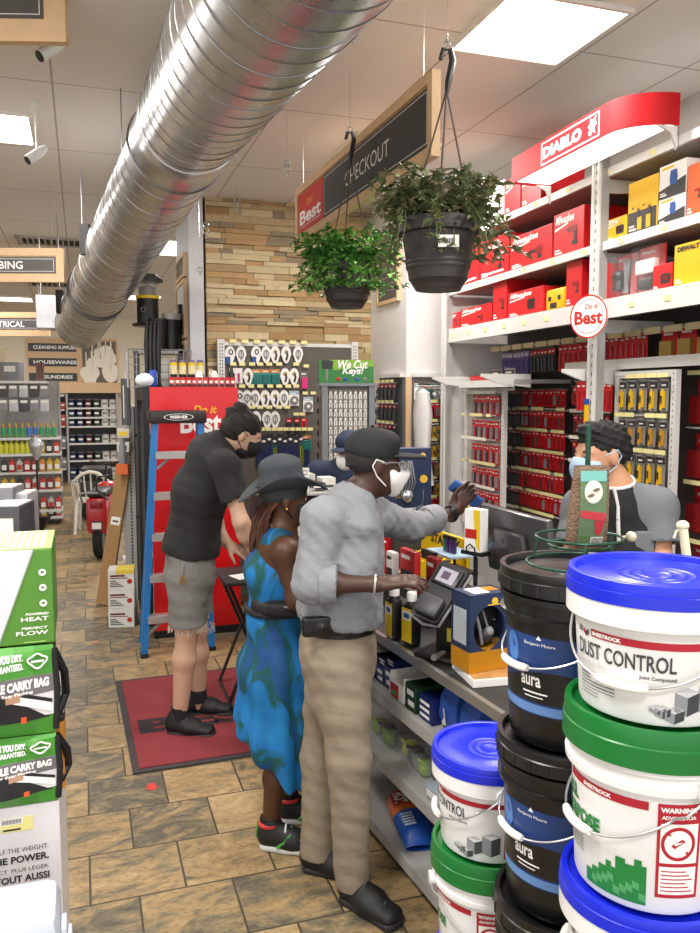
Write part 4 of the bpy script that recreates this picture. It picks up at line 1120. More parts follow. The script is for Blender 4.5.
# --- goods on the shelves
def cbox(label, u, v, z, sx, sy, sz, col, name='carton', pr=None, rz=0.0, group=None):
    k = thing(name, label, 'box', C(u,v,z), CR+rz, group)
    m = MB(col); m.box(-sx/2,sx/2,0,sy,0,sz); m.build('carton_body', k, bevel=.002)
    if pr: m = MB(ink_white); pr(m, sx, sz); m.build('print', k)
    return k
navy2 = mat('battery_navy','#1c2a63',.4,var=.15,scale=30)
def lit(m, sx, sz):
    m.box(-sx*.3,sx*.3,-.001,0,sz*.6,sz*.8); m.box(-sx*.2,sx*.35,-.001,0,sz*.2,sz*.4)
Z2 = .662
for i, u in enumerate((-.17,-.08,.0)):
    cbox(('left','middle','right')[i]+' dark blue flat box at the far end of the second shelf', u, .05, Z2, .075,.13,.05+.02*i, navy2, pr=lit)
    cbox(('left','middle','right')[i]+' dark blue box stacked on the flat boxes of the second shelf', u, .06, Z2+.053+.02*i, .07,.12,.03, navy2, pr=lit)
k = thing('display_tray', 'white open cardboard tray with red front label on the second shelf', 'tray', C(.115,.03,Z2), CR)
m = MB(card_w)
for a in ((-.06,.06,0,.004,0,.07),(-.06,.06,.26,.264,0,.1),(-.06,-.056,.004,.26,0,.1),(.056,.06,.004,.26,0,.1),(-.06,.06,0,.264,0,.003)): m.box(*a)
m.build('tray', k); m = MB(ink_red); m.box(-.05,.02,-.001,0,.005,.06); m.mat(mat('mint_green','#3f9a57',.4)); m.box(-.04,0,-.0018,-.001,.015,.03); m.build('label', k)
cbox('black and green display box beside the white tray on the second shelf', .235, .03, Z2, .085,.14,.1, mat('blackgreen','#1d3a28',.4,var=.4,scale=20), pr=lit)
def tri(m, sx, sz):
    for i in range(3): m.text('NIVEA', .018, flatxz(-sx*.4, -.0015, sz*(.18+.25*i)), w=sx*.75, bold=.04) if False else m.box(-sx*.4, sx*.3, -.0012, 0, sz*(.15+.27*i), sz*(.27+.27*i))
cbox('dark blue box with white lettering bars on the second shelf', .345, .035, Z2, .1,.12,.09, mat('deepblue','#14205c',.4), pr=tri)
blue_bag = mat('blue_bag', '#2b4f9e', .35, var=.15, scale=12, bump=.3)
for i, u in enumerate((.47,.61)):
    k = thing('snack_bag', ('left' if i == 0 else 'right')+' blue and white bag on the second shelf beside the small bucket stack', 'bag', C(u,.05,Z2), CR)
    m = MB(blue_bag); vs = []
    for a, (w, d, z) in enumerate(((.055,.03,0),(.06,.045,.05),(.055,.04,.12),(.05,.018,.16),(.05,.004,.19))):
        vs += [(-w,0-d+.05,z),(w,0-d+.05,z),(w,.05+d,z),(-w,.05+d,z)]
    fs = [(4*a+j,4*a+(j+1)%4,4*a+4+(j+1)%4,4*a+4+j) for a in range(4) for j in range(4)]+[(3,2,1,0),(16,17,18,19)]
    m.add(vs, fs, True); m.build('bag', k)
    m = MB(card_w); m.poly([(-.052,.013,.012),(.0,.0,.03),(-.02,.003,.085),(-.053,.012,.07)]); m.build('label', k)
# third shelf: green netting goods, black toys, clear packs
Z3 = .387
rs = random.Random(4)
for i in range(9):
    u = -.2+.062*i; c_ = ['#9ab52c','#2d2d2d','#6f8f24','#303134','#b9c43a','#26282a','#3a3d40','#7d9a2a','#2b2c2e'][i]
    m = MB(mat('toy_'+str(i), c_, .35, var=.2, scale=40))
    P_, Q_ = None, None
    m.ball((0,.04,.035), (.03,.04,.035), 12); m.tube([(-.02,.02,.05),(.0,0,.075),(.025,.03,.05)], .007, 8); m.mat(clear); m.box(-.032,.032,-.01,.1,.002,.085,.01)
    solo('goggles_pack', m, ('yellow-green' if c_ in ('#9ab52c','#6f8f24','#b9c43a','#7d9a2a') else 'black')+' goggles in a clear pack on the third shelf, '+ORD[i]+' from the far end', 'package', C(u,.06+rs.uniform(0,.04),Z3), CR+rs.uniform(-.2,.2), 'clear packs on the third shelf')
for i in range(4):
    m = MB(glassy('blue_clear','#cfe0ee',.5)); m.box(-.05,.05,0,.14,0,.05,.012); m.mat(card_w); m.box(-.03,.03,-.002,0,.01,.035)
    solo('clear_pack', m, 'pale clear plastic pack on the third shelf beside the small buckets, '+ORD[i]+' of four', 'package', C(.4+.11*i,.03+.02*(i%2),Z3), CR, 'pale clear packs')
m = MB(red_dark); m.box(-.5,.1,.3,.5,0,.16)
solo('red_carton', m, 'dark red carton at the back of the third shelf', 'box', C(-.0,.0,Z3), CR)
# bottom shelf: bags of hand warmers lying flat
org = mat('bag_orange','#d0661d',.35,var=.12,scale=15,bump=.2); blu = mat('bag_blue','#1f55b0',.35,var=.12,scale=15,bump=.2)
Z4 = .087
for i, (u, v) in enumerate(((.04,.13),(.17,.27))):
    k = thing('fuel_bag', ('nearer' if i == 1 else 'farther')+' orange and blue bag reading HOT lying on the bottom shelf', 'bag', C(u,v,Z4), CR-.25)
    m = MB(org); prof = [(0,.01),(.03,.03),(.2,.05),(.24,.05)]
    n = 10
    def sec(t_, w, h): return [(t_, w*math.cos(2*PI*j/16), h+h*math.sin(2*PI*j/16)) for j in range(16)]
    rings = [sec(-.17,.06,.012), sec(-.15,.065,.03), sec(-.05,.075,.045), sec(.03,.075,.045)]
    m.add([p for r in rings for p in r], [(a*16+j,a*16+(j+1)%16,(a+1)*16+(j+1)%16,(a+1)*16+j)[::-1] for a in range(3) for j in range(16)]+[tuple(range(16))], True)
    m.build('bag_top', k)
    m = MB(blu); rings = [sec(.03,.0752,.0452), sec(.12,.072,.043), sec(.17,.06,.03), sec(.19,.058,.012)]
    m.add([p for r in rings for p in r], [(a*16+j,a*16+(j+1)%16,(a+1)*16+(j+1)%16,(a+1)*16+j)[::-1] for a in range(3) for j in range(16)]+[tuple(range(16))[::-1]], True); m.build('bag_bottom', k)
    def onbag(t0, s0):
        def f(a, b_):
            an = PI/2+(s0-b_)/.06+.9; return (t0+a, .0762*math.cos(an)*1.0, .045+.0465*math.sin(an))
        return f
    m = MB(mat('hot_red','#a8231a',.4)); 
    for j in range(8): 
        f = onbag(-.12,.0); a0 = .0+j*.008
        m.quad(f(0,a0),f(.11,a0),f(.11,a0+.008),f(0,a0+.008))
    m.mat(card_w); m.text('HOT', .045, lambda a, b_: tuple(Vector(onbag(-.112,.0)(a, b_+.01))+Vector((0,0,.0012))), w=.095, bold=.05)
    m.mat(mat('ice_pale','#cfe3f5',.4)); 
    for j in range(5):
        f = onbag(.05+.02*j,.0); m.quad(f(0,.012),f(.012,.012),f(.02,.05),f(.006,.05))
    m.build('print', k)
m = MB(mat('bin_green','#1d4a31',.5)); m.box(-.3,.0,.28,.5,0,.22); m.mat(blk); m.box(-.31,.01,.27,.51,.22,.23)
solo('storage_bin', m, 'dark green bin at the back of the bottom shelf', 'bin', C(-.0,.0,Z4), CR)
m = MB(alu); m.lathe([(0,0),(.05,0),(.05,.09),(.045,.1),(0,.1)],20)
solo('tin_can', m, 'silver tin beside the hot bags on the bottom shelf', 'can', C(.5,.1,Z4), CR)
# ================================================================== BUCKET STACKS in front of the counter
bk_white = mat('bucket_white', '#e9e8e6', .35, var=.02)
bk_blue = mat('bucket_lid_blue', '#1326c9', .32, var=.04)
bk_green = mat('bucket_lid_green', '#0d6f2b', .35, var=.05)
bk_black = mat('bucket_black', '#131314', .3, var=.1)
wire_s = mat('bail_wire', '#c4c4c6', .3, .85)
g_dark = mat('label_grey_dark', '#3d3f43', .5); g_mid = mat('label_grey_mid', '#8c8e92', .5); g_lt = mat('label_grey_light', '#c3c4c7', .5)
lb_red = mat('label_red', '#b01a2e', .45); lb_grn = mat('label_green', '#1b7d39', .45)
def aura_blue():
    return mat('label_night_blue', '#1c3a72', .35, var=.45, scale=9)
def rad(z, h, Rb=.119, Rt=.133): return Rb+(Rt-Rb)*z/h
def on_cyl(h, s0=0.0, z0=0.0, lift=.0012):
    def f(a, b_):
        z = z0+b_; r = rad(z, h)+lift; an = (s0+a)/.133
        return (r*math.sin(an), -r*math.cos(an), z)
    return f
def cyl_patch(m, h, s0, s1, z0, z1, lift=.0008, n=None, zf=None):
    n = n or max(2, int((s1-s0)/.012))
    for i in range(n):
        a, b_ = s0+(s1-s0)*i/n, s0+(s1-s0)*(i+1)/n
        f = on_cyl(h, 0, 0, lift)
        t0 = zf(a) if zf else z1; t1 = zf(b_) if zf else z1
        m.quad(f(a,z0), f(b_,z0), f(b_,t1), f(a,t1))
def bucket(label, loc, rz, h, kind, lid, bail=0.0, group=None, detail=True):
    """h is the pitch of the stack; the lid's rim rises a little above it"""
    t = thing('bucket', label, 'bucket', loc, rz, group)
    bodym = bk_black if kind == 'aura' else bk_white
    m = MB(bodym)
    if kind == 'aura':
        prof = [(0,.004),(.112,.004),(.117,.0),(.119,.006),(rad(h-.1,h),h-.1),(.141,h-.098),(.142,h-.088),(.135,h-.086),(.136,h-.062),(.143,h-.06),(.143,h-.05),(.135,h-.048),(.135,h-.03)]
    elif lid is bk_green:
        prof = [(0,.004),(.112,.004),(.117,.0),(.119,.006),(rad(h-.105,h),h-.105),(.139,h-.103),(.1395,h-.092),(.133,h-.09),(.134,h-.074),(.14,h-.072),(.14,h-.055),(.134,h-.05)]
    else:
        prof = [(0,.004),(.112,.004),(.117,.0),(.119,.006),(rad(h-.075,h),h-.075),(.141,h-.073),(.1435,h-.07),(.1435,h-.036),(.138,h-.034)]
    m.lathe(prof, 64); bo = m.build('bucket_body', t)
    m = MB(lid); sk = .066 if lid is bk_green else .038
    if kind == 'aura':
        m.lathe([(.139,h-.045),(.1455,h-.043),(.1455,h-.02),(.143,h-.018),(.1445,h-.006),(.1435,h),(.134,h),(.130,h-.005),(.129,h-.014),(.05,h-.015),(.048,h-.012),(0,h-.012)], 64)
        for j in range(24):
            a = 2*PI*j/24; m.box(.1455*math.cos(a)-.002, .1455*math.cos(a)+.002, .1455*math.sin(a)-.002, .1455*math.sin(a)+.002, h-.043, h-.022)
    else:
        m.lathe([(.139,h-sk),(.145,h-sk+.002),(.1445,h-sk*.45),(.1425,h-sk*.42),(.1425,h-.008),(.1405,h-.001),(.137,h),(.131,h-.002),(.128,h-.011),(.062,h-.012),(.06,h-.0105),(.057,h-.012),(.045,h-.012),(.043,h-.0105),(.04,h-.012),(.026,h-.012),(.024,h-.0105),(.021,h-.012),(0,h-.012)], 64)
    m.build('lid', t)
    if not detail: return t
    # bail: hinged on two ears, hanging down the front
    ze = h-(.105 if kind == 'aura' else .062 if lid is not bk_green else .098); A = math.radians(92); drop = .1 if kind != 'aura' else .085
    hb = MB(wire_s); pts = []
    for i in range(41):
        q = -1+2*i/40; an = bail+q*A; z = ze-drop*(1-abs(q)**2.2); r = max(rad(z,h)+.006+.006*(1-q*q), .147 if abs(q) > .85 else 0)
        pts.append((r*math.sin(an), -r*math.cos(an), z))
    hb.tube(pts, .0021, 8); b_o = hb.build('bail', t)
    g = MB(card_w); gp = []
    for i in range(9):
        q = -.19+.38*i/8; an = bail+q*A; z = ze-drop*(1-abs(q)**2.2); r = rad(z,h)+.013; gp.append((r*math.sin(an), -r*math.cos(an), z))
    g.tube(gp, [.0062]+[.0078]*7+[.0062], 12); g.build('grip', b_o)
    for sg in (-1, 1):
        e = MB(bodym); an = bail+sg*A; c_ = (.138*math.sin(an), -.138*math.cos(an), ze); d_ = (.15*math.sin(an), -.15*math.cos(an), ze); e.cyl(c_, d_, .016, n=16); e.build('ear', t)
    # printed label
    if kind == 'dust':
        zt = h-.088
        p = MB(ink_black)
        T = lambda s, hh, s0, z0, w, mm, bold=.0: (p.mat(mm), p.text(s, hh, on_cyl(h, s0, z0, .0016), w=w, bold=bold))
        T('USG', .010, -.150, zt-.012, .014, g_dark, .04)
        p.mat(lb_red); f = on_cyl(h, 0, 0, .0014); p.poly([f(-.133,zt-.004),(f(-.126,zt-.009)),f(-.126,zt-.017),f(-.133,zt-.011)]); p.mat(g_dark); p.poly([f(-.126,zt-.009),f(-.118,zt-.003),f(-.118,zt-.012),f(-.126,zt-.017)])
        p.mat(lb_red); cyl_patch(p, h, -.112, .20, zt-.013, zt-.001, .001)
        T('SHEETROCK', .0065, -.109, zt-.0105, .058, ink_white, .06)
        T('DUST CONTROL', .026, -.150, zt-.049, .185, g_dark, .015)
        T('Control de Polvo', .009, -.150, zt-.062, .078, g_lt)
        T('Joint Compound', .0075, -.022, zt-.063, .058, g_dark, .02)
        for i in range(8):
            p.mat(g_mid if i > 4 else g_dark); cyl_patch(p, h, -.148, -.148+(.03 if i < 3 else .085 if i < 6 else .05), zt-.074-.0055*i, zt-.0725-.0055*i, .0012, 5)
        # grey blocks
        def blk3(s, z, w, d):
            f = on_cyl(h, 0, 0, .0016); p.mat(g_mid); p.poly([f(s,z),f(s+w*.5,z-w*.2),f(s+w*.5,z-w*.2+d),f(s,z+d)]); p.mat(g_dark); p.poly([f(s+w*.5,z-w*.2),f(s+w,z),f(s+w,z+d),f(s+w*.5,z-w*.2+d)]); p.mat(g_lt); p.poly([f(s,z+d),f(s+w*.5,z-w*.2+d),f(s+w,z+d),f(s+w*.5,z+w*.2+d)])
        for a in ((-.005,.028,.03,.006),(.004,.022,.028,.012),(.02,.016,.035,.016),(.035,.03,.045,.03),(.075,.03,.05,.042)): blk3(a[0], max(.01, a[1]-.004), a[2]*.9, a[3])
        p.mat(lb_red); cyl_patch(p, h, .13, .19, .012, zt-.03, .0011); p.build('label', bo)
    elif kind == 'purpose':
        zt = h-.118
        p = MB(lb_red); cyl_patch(p, h, -.17, .0, zt-.014, zt, .001); p.mat(ink_white); p.text('SHEETROCK', .007, on_cyl(h,-.12,zt-.011,.0014), w=.06, bold=.05)
        p.mat(lb_grn); p.text('ALL', .026, on_cyl(h,-.19,zt-.048,.0014), w=.05, bold=.05); p.text('PURPOSE', .026, on_cyl(h,-.20,zt-.082,.0014), w=.118, bold=.05)
        p.mat(g_mid)
        for i in range(6): cyl_patch(p, h, -.19, -.125, zt-.098-.0065*i, zt-.0955-.0065*i, .001, 5)
        p.mat(lb_grn)
        sk_ = [(-.115,.04),(-.1,.05),(-.085,.062),(-.07,.075),(-.06,.066),(-.052,.09),(-.035,.082),(-.02,.095),(-.008,.085),(.0,.085)]
        for (a, za), (c_, zc) in zip(sk_[:-1], sk_[1:]): cyl_patch(p, h, a, c_, .012, za*.9, .001, 1)
        p.mat(mat('label_green_pale','#4f9e63',.45))
        for i in range(9): 
            f = on_cyl(h,0,0,.0014); s = -.1+.011*i; z = .02+.006*(i % 4); p.poly([f(s,z),f(s+.012,z-.004),f(s+.012,z+.008),f(s,z+.012)])
        p.mat(lb_red); cyl_patch(p, h, .014, .085, .03, zt+.0, .001); p.mat(ink_white)
        p.text('WARNING', .0085, on_cyl(h,.018,zt-.014,.0014), w=.058, bold=.05); p.text('ADVERTENCIA', .006, on_cyl(h,.020,zt-.025,.0014), w=.055, bold=.04)
        cyl_patch(p, h, .019, .08, .036, .082, .0013); cyl_patch(p, h, .019, .08, .088, zt-.032, .0013)
        p.mat(lb_red); f = on_cyl(h,.048,(.088+zt-.032)/2,.0016); hh = (zt-.032-.088)/2*.86
        for j in range(28):
            a, c_ = 2*PI*j/28, 2*PI*(j+1)/28; p.quad(f(hh*.8*math.cos(a),hh*.8*math.sin(a)),f(hh*math.cos(a),hh*math.sin(a)),f(hh*math.cos(c_),hh*math.sin(c_)),f(hh*.8*math.cos(c_),hh*.8*math.sin(c_)))
        p.poly([f(-.012,-.003),f(.006,.008),f(.012,.004),f(-.006,-.008)]); p.quad(f(-hh*.65,hh*.55),f(-hh*.55,hh*.65),f(hh*.65,-hh*.55),f(hh*.55,-hh*.65))
        for i in range(6): cyl_patch(p, h, .022, .075-.006*(i%3), .041+.0065*i, .043+.0065*i, .0015, 5)
        p.build('label', bo)
    elif kind == 'aura':
        p = MB(aura_blue()); z0, z1 = .06, h-.125
        cyl_patch(p, h, -.2, .14, z0, z1, .0006); p.mat(bk_black); cyl_patch(p, h, -.2, .14, z0, z0+.005, .0009)
        # darker lower half with a soft curved edge
        cyl_patch(p, h, -.2, .14, z0+.03, z0+.04, .0011, 28, lambda s: z0+.075+.02*math.sin((s+.1)*16))
        p.mat(mat('label_sky_blue','#5f86bd',.4)); cyl_patch(p, h, .055, .09, z0+.02, z1-.03, .0016); cyl_patch(p, h, -.19, .04, z0+.008, z0+.026, .0014)
        p.mat(mat('label_swirl','#3f6fb2',.35,var=.5,scale=30)); f = on_cyl(h,-.115,z1-.035,.0014); p.poly([f(.022*math.cos(2*PI*j/20),.032*math.sin(2*PI*j/20)) for j in range(20)])
        p.mat(ink_white); p.text('Benjamin Moore', .008, on_cyl(h,-.075,z1-.02,.0014), w=.07, bold=.0); f = on_cyl(h,-.04,z1-.006,.0014); p.poly([f(-.006,0),f(.006,0),f(0,.009)])
        p.text('aura', .02, on_cyl(h,-.085,z0+.062,.0016), w=.05, bold=.02)
        cyl_patch(p, h, -.08, -.02, z0+.048, z0+.051, .0014, 5); cyl_patch(p, h, -.075, -.03, z0+.04, z0+.042, .0014, 5)
        p.build('label', bo)
    return t
def facing(x, y): return math.atan2(y, x)+PI/2+PI     # turn the front (-y) to the camera
def stack(x, y, tops, specs):
    """tops: heights of the lids from the top down, specs: (label, kind, lid, turn of the label, turn of the bail, detail)"""
    bots = tops[1:]+[0.0]
    view = math.atan2(x, y)
    for (zt, zb, sp) in zip(tops, bots, specs):
        lab, kd, lid, turn, bail, det = sp
        bucket(lab, (x, y, zb), -view+turn, zt-zb, kd, lid, bail, 'stacked buckets at the counter end', det)
R_ = math.radians
stack(.506, 1.298, [1.567, 1.345, 1.042, .81, .51, .28], [
    ('white bucket with blue lid and large grey lettering topping the right stack', 'dust', bk_blue, 0, -.35, True),
    ('white bucket with green lid and green skyline print second in the right stack', 'purpose', bk_green, 0, R_(-57), True),
    ('blue-lidded white bucket under the green-lidded bucket in the right stack', 'dust', bk_blue, 0, R_(-90), True),
    ('white bucket with green lid low in the right stack of white buckets', 'plain', bk_green, 0, 0, False),
    ('white bucket with blue lid low in the right stack of white buckets', 'plain', bk_blue, 0, 0, False),
    ('lowest white bucket of the right stack on the floor', 'plain', bk_green, 0, 0, False)])
stack(.451, 1.60, [1.51, 1.162, .81, .40], [
    ('black paint bucket with blue label at the top of the middle stack', 'aura', bk_black, R_(-10), R_(-42), True),
    ('black paint bucket with blue label second in the middle stack', 'aura', bk_black, R_(-14), R_(-40), True),
    ('black paint bucket third in the middle stack under two labelled black buckets', 'aura', bk_black, R_(-12), R_(-40), True),
    ('black bucket on the floor under the middle stack', 'plain', bk_black, 0, 0, False)])
stack(.345, 1.89, [1.0, .763, .46, .23], [
    ('small white bucket with blue lid topping the low left stack by the shelves', 'dust', bk_blue, R_(-40), R_(-40), True),
    ('white bucket with green lid second in the low left stack', 'purpose', bk_green, R_(-18), R_(35), True),
    ('white bucket below the green-lidded one in the low left stack', 'plain', bk_blue, 0, 0, False),
    ('lowest white bucket of the low left stack on the floor', 'plain', bk_blue, 0, 0, False)])
# green wire bird-feeder stand and seed bag on the black buckets
gw = mat('green_wire', '#1f4a36', .35, .3)
c = Vector((.462, 1.595, 1.499))
k = thing('feeder_stand', 'dark green wire stand with rings and a straight pole on the top black bucket', 'stand', c)
m = MB(gw)
def rng(m, cx, cy, z, r, w=.0028): m.tube([(cx+r*math.cos(2*PI*j/40), cy+r*math.sin(2*PI*j/40), z) for j in range(40)], w, 8, True)
rng(m, .0, 0, .066, .085); rng(m, .0, .0, .05, .06); rng(m, -.01, -.01, .016, .095)
for j in range(3):
    a = 2*PI*j/3+.4; m.tube([(.085*math.cos(a),.085*math.sin(a),.066),(.09*math.cos(a)-.01,.09*math.sin(a)-.01,.016)], .0028, 6)
m.build('wire_rings', k)
m = MB(gw); px_ = at(588, 425, 1.60); m.cyl((px_.x-c.x,.0,.016),(px_.x-c.x,.0,px_.z-c.z), .0055, n=12); m.tube([(px_.x-c.x,0,.05),(.0,.03,.06),(.06,.055,.066)], .0028, 6); m.build('pole', k)
m = MB(mat('wood_bead','#d9cdb4',.5)); q = at(629, 548, 1.60); m.ball((.098,-.02,.07), .011, 12); m.tube([(.098,-.02,.07),(.085,-.005,.066)], .003, 6); m.build('end_cap', k)
c = at(585, 549, 1.55)
k = thing('seed_bag', 'tall clear bird seed bag with green and red label leaning on the green pole', 'bag', c, .08)
seed = mat('bird_seed','#7c6149',.7,var=.7,scale=160,bump=.8,bscale=200)
hB, wB = .165, .040
m = MB(seed); vs = []; L_ = [(0,.8,.012),(.02,1,.02),(.06,1.0,.022),(.11,.95,.017),(.15,.9,.008),(hB,.92,.002)]
nS = 16
for z, w, d in L_:
    for j in range(nS):
        a = 2*PI*j/nS; ca, sa = math.cos(a), math.sin(a)
        vs.append((wB*w*math.copysign(abs(ca)**.6, ca)+z*.06, d*math.copysign(abs(sa)**.8, sa)+.0, z))
m.add(vs, [(i*nS+j,i*nS+(j+1)%nS,(i+1)*nS+(j+1)%nS,(i+1)*nS+j) for i in range(len(L_)-1) for j in range(nS)]+[tuple(range(nS))[::-1]], True); m.build('bag', k)
def bagf(a, b_):
    z = b_; d = np.interp(z, [q[0] for q in L_], [q[2] for q in L_]); return (a+z*.06, -float(d)-.0025, z)
p = MB(mat('seed_label_green','#5d7548',.45,var=.15,scale=30))
for i in range(8): p.quad(bagf(-.026,.012+.018*i), bagf(.026,.012+.018*i), bagf(.026,.012+.018*(i+1)), bagf(-.026,.012+.018*(i+1)))
lift = lambda x0, z0: (lambda a, b_: tuple(Vector(bagf(x0+a, z0+b_))+Vector((0,-.0012,0))))
p.mat(mat('seed_label_teal','#6aa79a',.45)); 
p.poly([lift(0,0)(a, b_) for a, b_ in ((-.026,.135),(.026,.135),(.026,.155),(-.026,.155))])
p.mat(mat('seed_label_cream','#d8d6c0',.5)); p.poly([lift(0,.115)(.018*math.cos(2*PI*j/20),.022*math.sin(2*PI*j/20)) for j in range(20)])
p.mat(mat('seed_label_red','#b8262a',.4)); p.poly([lift(0,0)(a, b_) for a, b_ in ((-.024,.066),(.026,.058),(.026,.074),(-.024,.08))]); p.poly([lift(0,0)(a, b_) for a, b_ in ((.004,.06),(.024,.058),(.018,.03),(.008,.034))])
p.mat(ink_white); f = lift(0,0); p.quad(f(.0,.012),f(.024,.012),f(.024,.028),f(.0,.028)); p.mat(ink_black)
for i in range(9): p.quad(Vector(f(.002+.0024*i,.0135))+Vector((0,-.0008,0)),Vector(f(.0032+.0024*i,.0135))+Vector((0,-.0008,0)),Vector(f(.0032+.0024*i,.0265))+Vector((0,-.0008,0)),Vector(f(.002+.0024*i,.0265))+Vector((0,-.0008,0)))
p.mat(mat('print_bird_brown','#6b5a45',.5))
for a, z_ in ((-.006,.108),(.005,.119)): p.poly([Vector(lift(a,z_)(u_,w_))+Vector((0,-.001,0)) for u_, w_ in ((-.008,-.001),(-.002,-.004),(.004,-.002),(.008,.002),(.004,.004),(-.001,.003))])
p.build('label', k)
# long-handled green tool leaning behind the counter at the right edge
a, e = at(683, 528, 2.35), at(700, 566, 2.33)
d_ = (e-a).normalized(); base = a+d_*((a.z)/(-d_.z))
base = Vector((a.x+.22, a.y-.03, 0.012))
k = thing('garden_tool', 'green pole with a cream grip leaning at the right edge behind the tallest blue-lidded bucket', 'tool', base)
m = MB(mat('tool_pole_green','#1d7a45',.35)); q = a-base; g_ = q*.93; m.cyl((0,0,0), tuple(g_), .011, n=12); m.build('pole', k)
m = MB(mat('tool_grip_cream','#e6dfc4',.5)); m.cyl(tuple(q*.93), tuple(q*1.0), .0135, n=12); m.ball(tuple(q*1.005), (.02,.016,.016), 12); m.tube([tuple(q*1.0),tuple(q*1.0+Vector((-.02,0,-.01))),tuple(q*1.0+Vector((-.026,0,-.03)))], .004, 6); m.build('grip', k)
# ================================================================== PEOPLE
def head_prims(c, f, u=(0,0,1), s=1.0):
    B = basis(f, u); r_, f_, u_ = [Vector(B[:,i]) for i in range(3)]
    P = lambda x, y, z: c+(r_*x+f_*y+u_*z)*s
    S = lambda *a: tuple(q*s for q in a)
    pr = [ell(P(0,-.012,.032), S(.075,.095,.083), B), ell(P(0,.025,-.03), S(.061,.068,.082), B, .03), ell(P(0,.05,-.088), S(.036,.034,.026), B, .03),
          ell(P(0,.07,.022), S(.052,.022,.016), B, .02), cap(P(0,.092,.012), P(0,.112,-.022), .009*s, .0145*s, .012),
          ell(P(.03,.075,-.02), S(.024,.02,.018), B, .02), ell(P(-.03,.075,-.02), S(.024,.02,.018), B, .02), ell(P(0,.083,-.056), S(.024,.012,.011), B, .012)]
    for q in (-1, 1): pr += [ell(P(q*.073,-.008,-.008), S(.011,.02,.032), B, .008), sub(ell(P(q*.031,.094,.004), S(.017,.011,.011), B))]
    return pr, P, B
def eyes(P, t, s=1.0):
    m = MB(mat('eye_white','#e8e2da',.2)); o = t.location
    for q in (-1, 1):
        c = P(q*.031,.08,.004)-o; m.mat(MATS['eye_white']); m.ball(c, .0125*s, 10); m.mat(mat('eye_iris','#2a1a10',.15)); m.ball(P(q*.031,.0895,.004)-o, .0055*s, 8)
    m.build('eyes', t)
def hand_prims(w, d, n, side, curl=(.5,.6,.7,.8), s=1.0, thumb=(.6,.7,.25)):
    """wrist, finger direction, palm normal (the way fingers close), thumb side"""
    d = Vector(d).normalized(); n = Vector(n); n = (n-d*n.dot(d)).normalized(); sd = Vector(side); sd = (sd-d*sd.dot(d)-n*sd.dot(n)).normalized()
    R = np.array([[sd.x,d.x,n.x],[sd.y,d.y,n.y],[sd.z,d.z,n.z]], dtype=np.float32)
    pr = [rbox(w+d*.05*s, (.037*s,.046*s,.0125*s), R, .011*s, .012), cap(w-d*.02*s, w+d*.03*s, .023*s, .022*s, .02)]
    for i, (ox, ln) in enumerate(((.029,.074),(.0095,.082),(-.010,.075),(-.029,.059))):
        p = w+d*.088*s+sd*ox*s; a = 0.0; dirf = (d+sd*ox*1.6).normalized()
        for j, fr in enumerate((.45,.32,.26)):
            a += curl[i]*(.75 if j == 0 else 1.0)
            q = p+(dirf*math.cos(a)+n*math.sin(a))*ln*fr*s
            pr.append(cap(p, q, (.0092-.0008*j)*s, (.0088-.0009*j)*s, .004)); p = q
    t0 = w+d*.018*s+sd*.026*s; t1 = t0+(sd*thumb[0]+d*thumb[1]+n*thumb[2]).normalized()*.042*s; t2 = t1+(sd*thumb[0]*.4+d*1.0+n*(thumb[2]+.35)).normalized()*.034*s
    t3 = t2+(d*1.0+n*(thumb[2]+.6)).normalized()*.024*s
    pr += [cap(t0,t1,.0135*s,.0115*s,.014), cap(t1,t2,.011*s,.0095*s,.004), cap(t2,t3,.0095*s,.0082*s,.004)]
    return pr
def arm(sh, el, wr, s=1.0): return [cap(sh, el, .047*s, .037*s, .03), ell(el+(wr-el)*.25, (.042*s,.042*s,.06*s), None, .03), cap(el, wr, .038*s, .025*s, .03)]
def leg(hp, kn, an, s=1.0):
    ca = kn+(an-kn)*.34
    return [cap(hp, kn, .078*s, .053*s, .05), cap(kn, ca, .050*s, .053*s, .03), cap(ca, an, .053*s, .035*s, .03)]
def spine(st, side, grow=0.0, k=.05):
    """st: list of (centre, half width, half depth)"""
    return [ecap(a[0], b[0], (a[1]+grow, a[2]+grow), (b[1]+grow, b[2]+grow), side, k) for a, b in zip(st[:-1], st[1:])]
def shoe(heel, d, L=.285, w=.048, h=.075):
    d = Vector((d[0],d[1],0)).normalized(); z = Vector((0,0,1)); s = d.cross(z)
    R = np.array([[s.x,d.x,0],[s.y,d.y,0],[s.z,d.z,1]], dtype=np.float32)
    up = [ecap(heel+d*.045+z*.055, heel+d*.15+z*.05, (.042,.05), (w,.042), s, .03), ecap(heel+d*.14+z*.042, heel+d*(L-.055)+z*.032, (w,.038), (w*.92,.03), s, .03), cap(heel+d*.055+z*.07, heel+d*.06+z*.105, .043, .04, .02), cap(heel+d*.1+z*.08, heel+d*.17+z*.058, .028, .03, .02), cut(heel+z*.0155, (0,0,-1))]
    so = [ecap(heel+d*.045+z*.012, heel+d*.13+z*.012, (.042,.034), (.041,.034), s, .02), ecap(heel+d*.13+z*.012, heel+d*(L-.05)+z*.012, (.041,.034), (w,.03), s, .02), cut(heel+z*.0015, (0,0,-1)), cut(heel+z*.026, (0,0,1))]
    return up, so, d, s
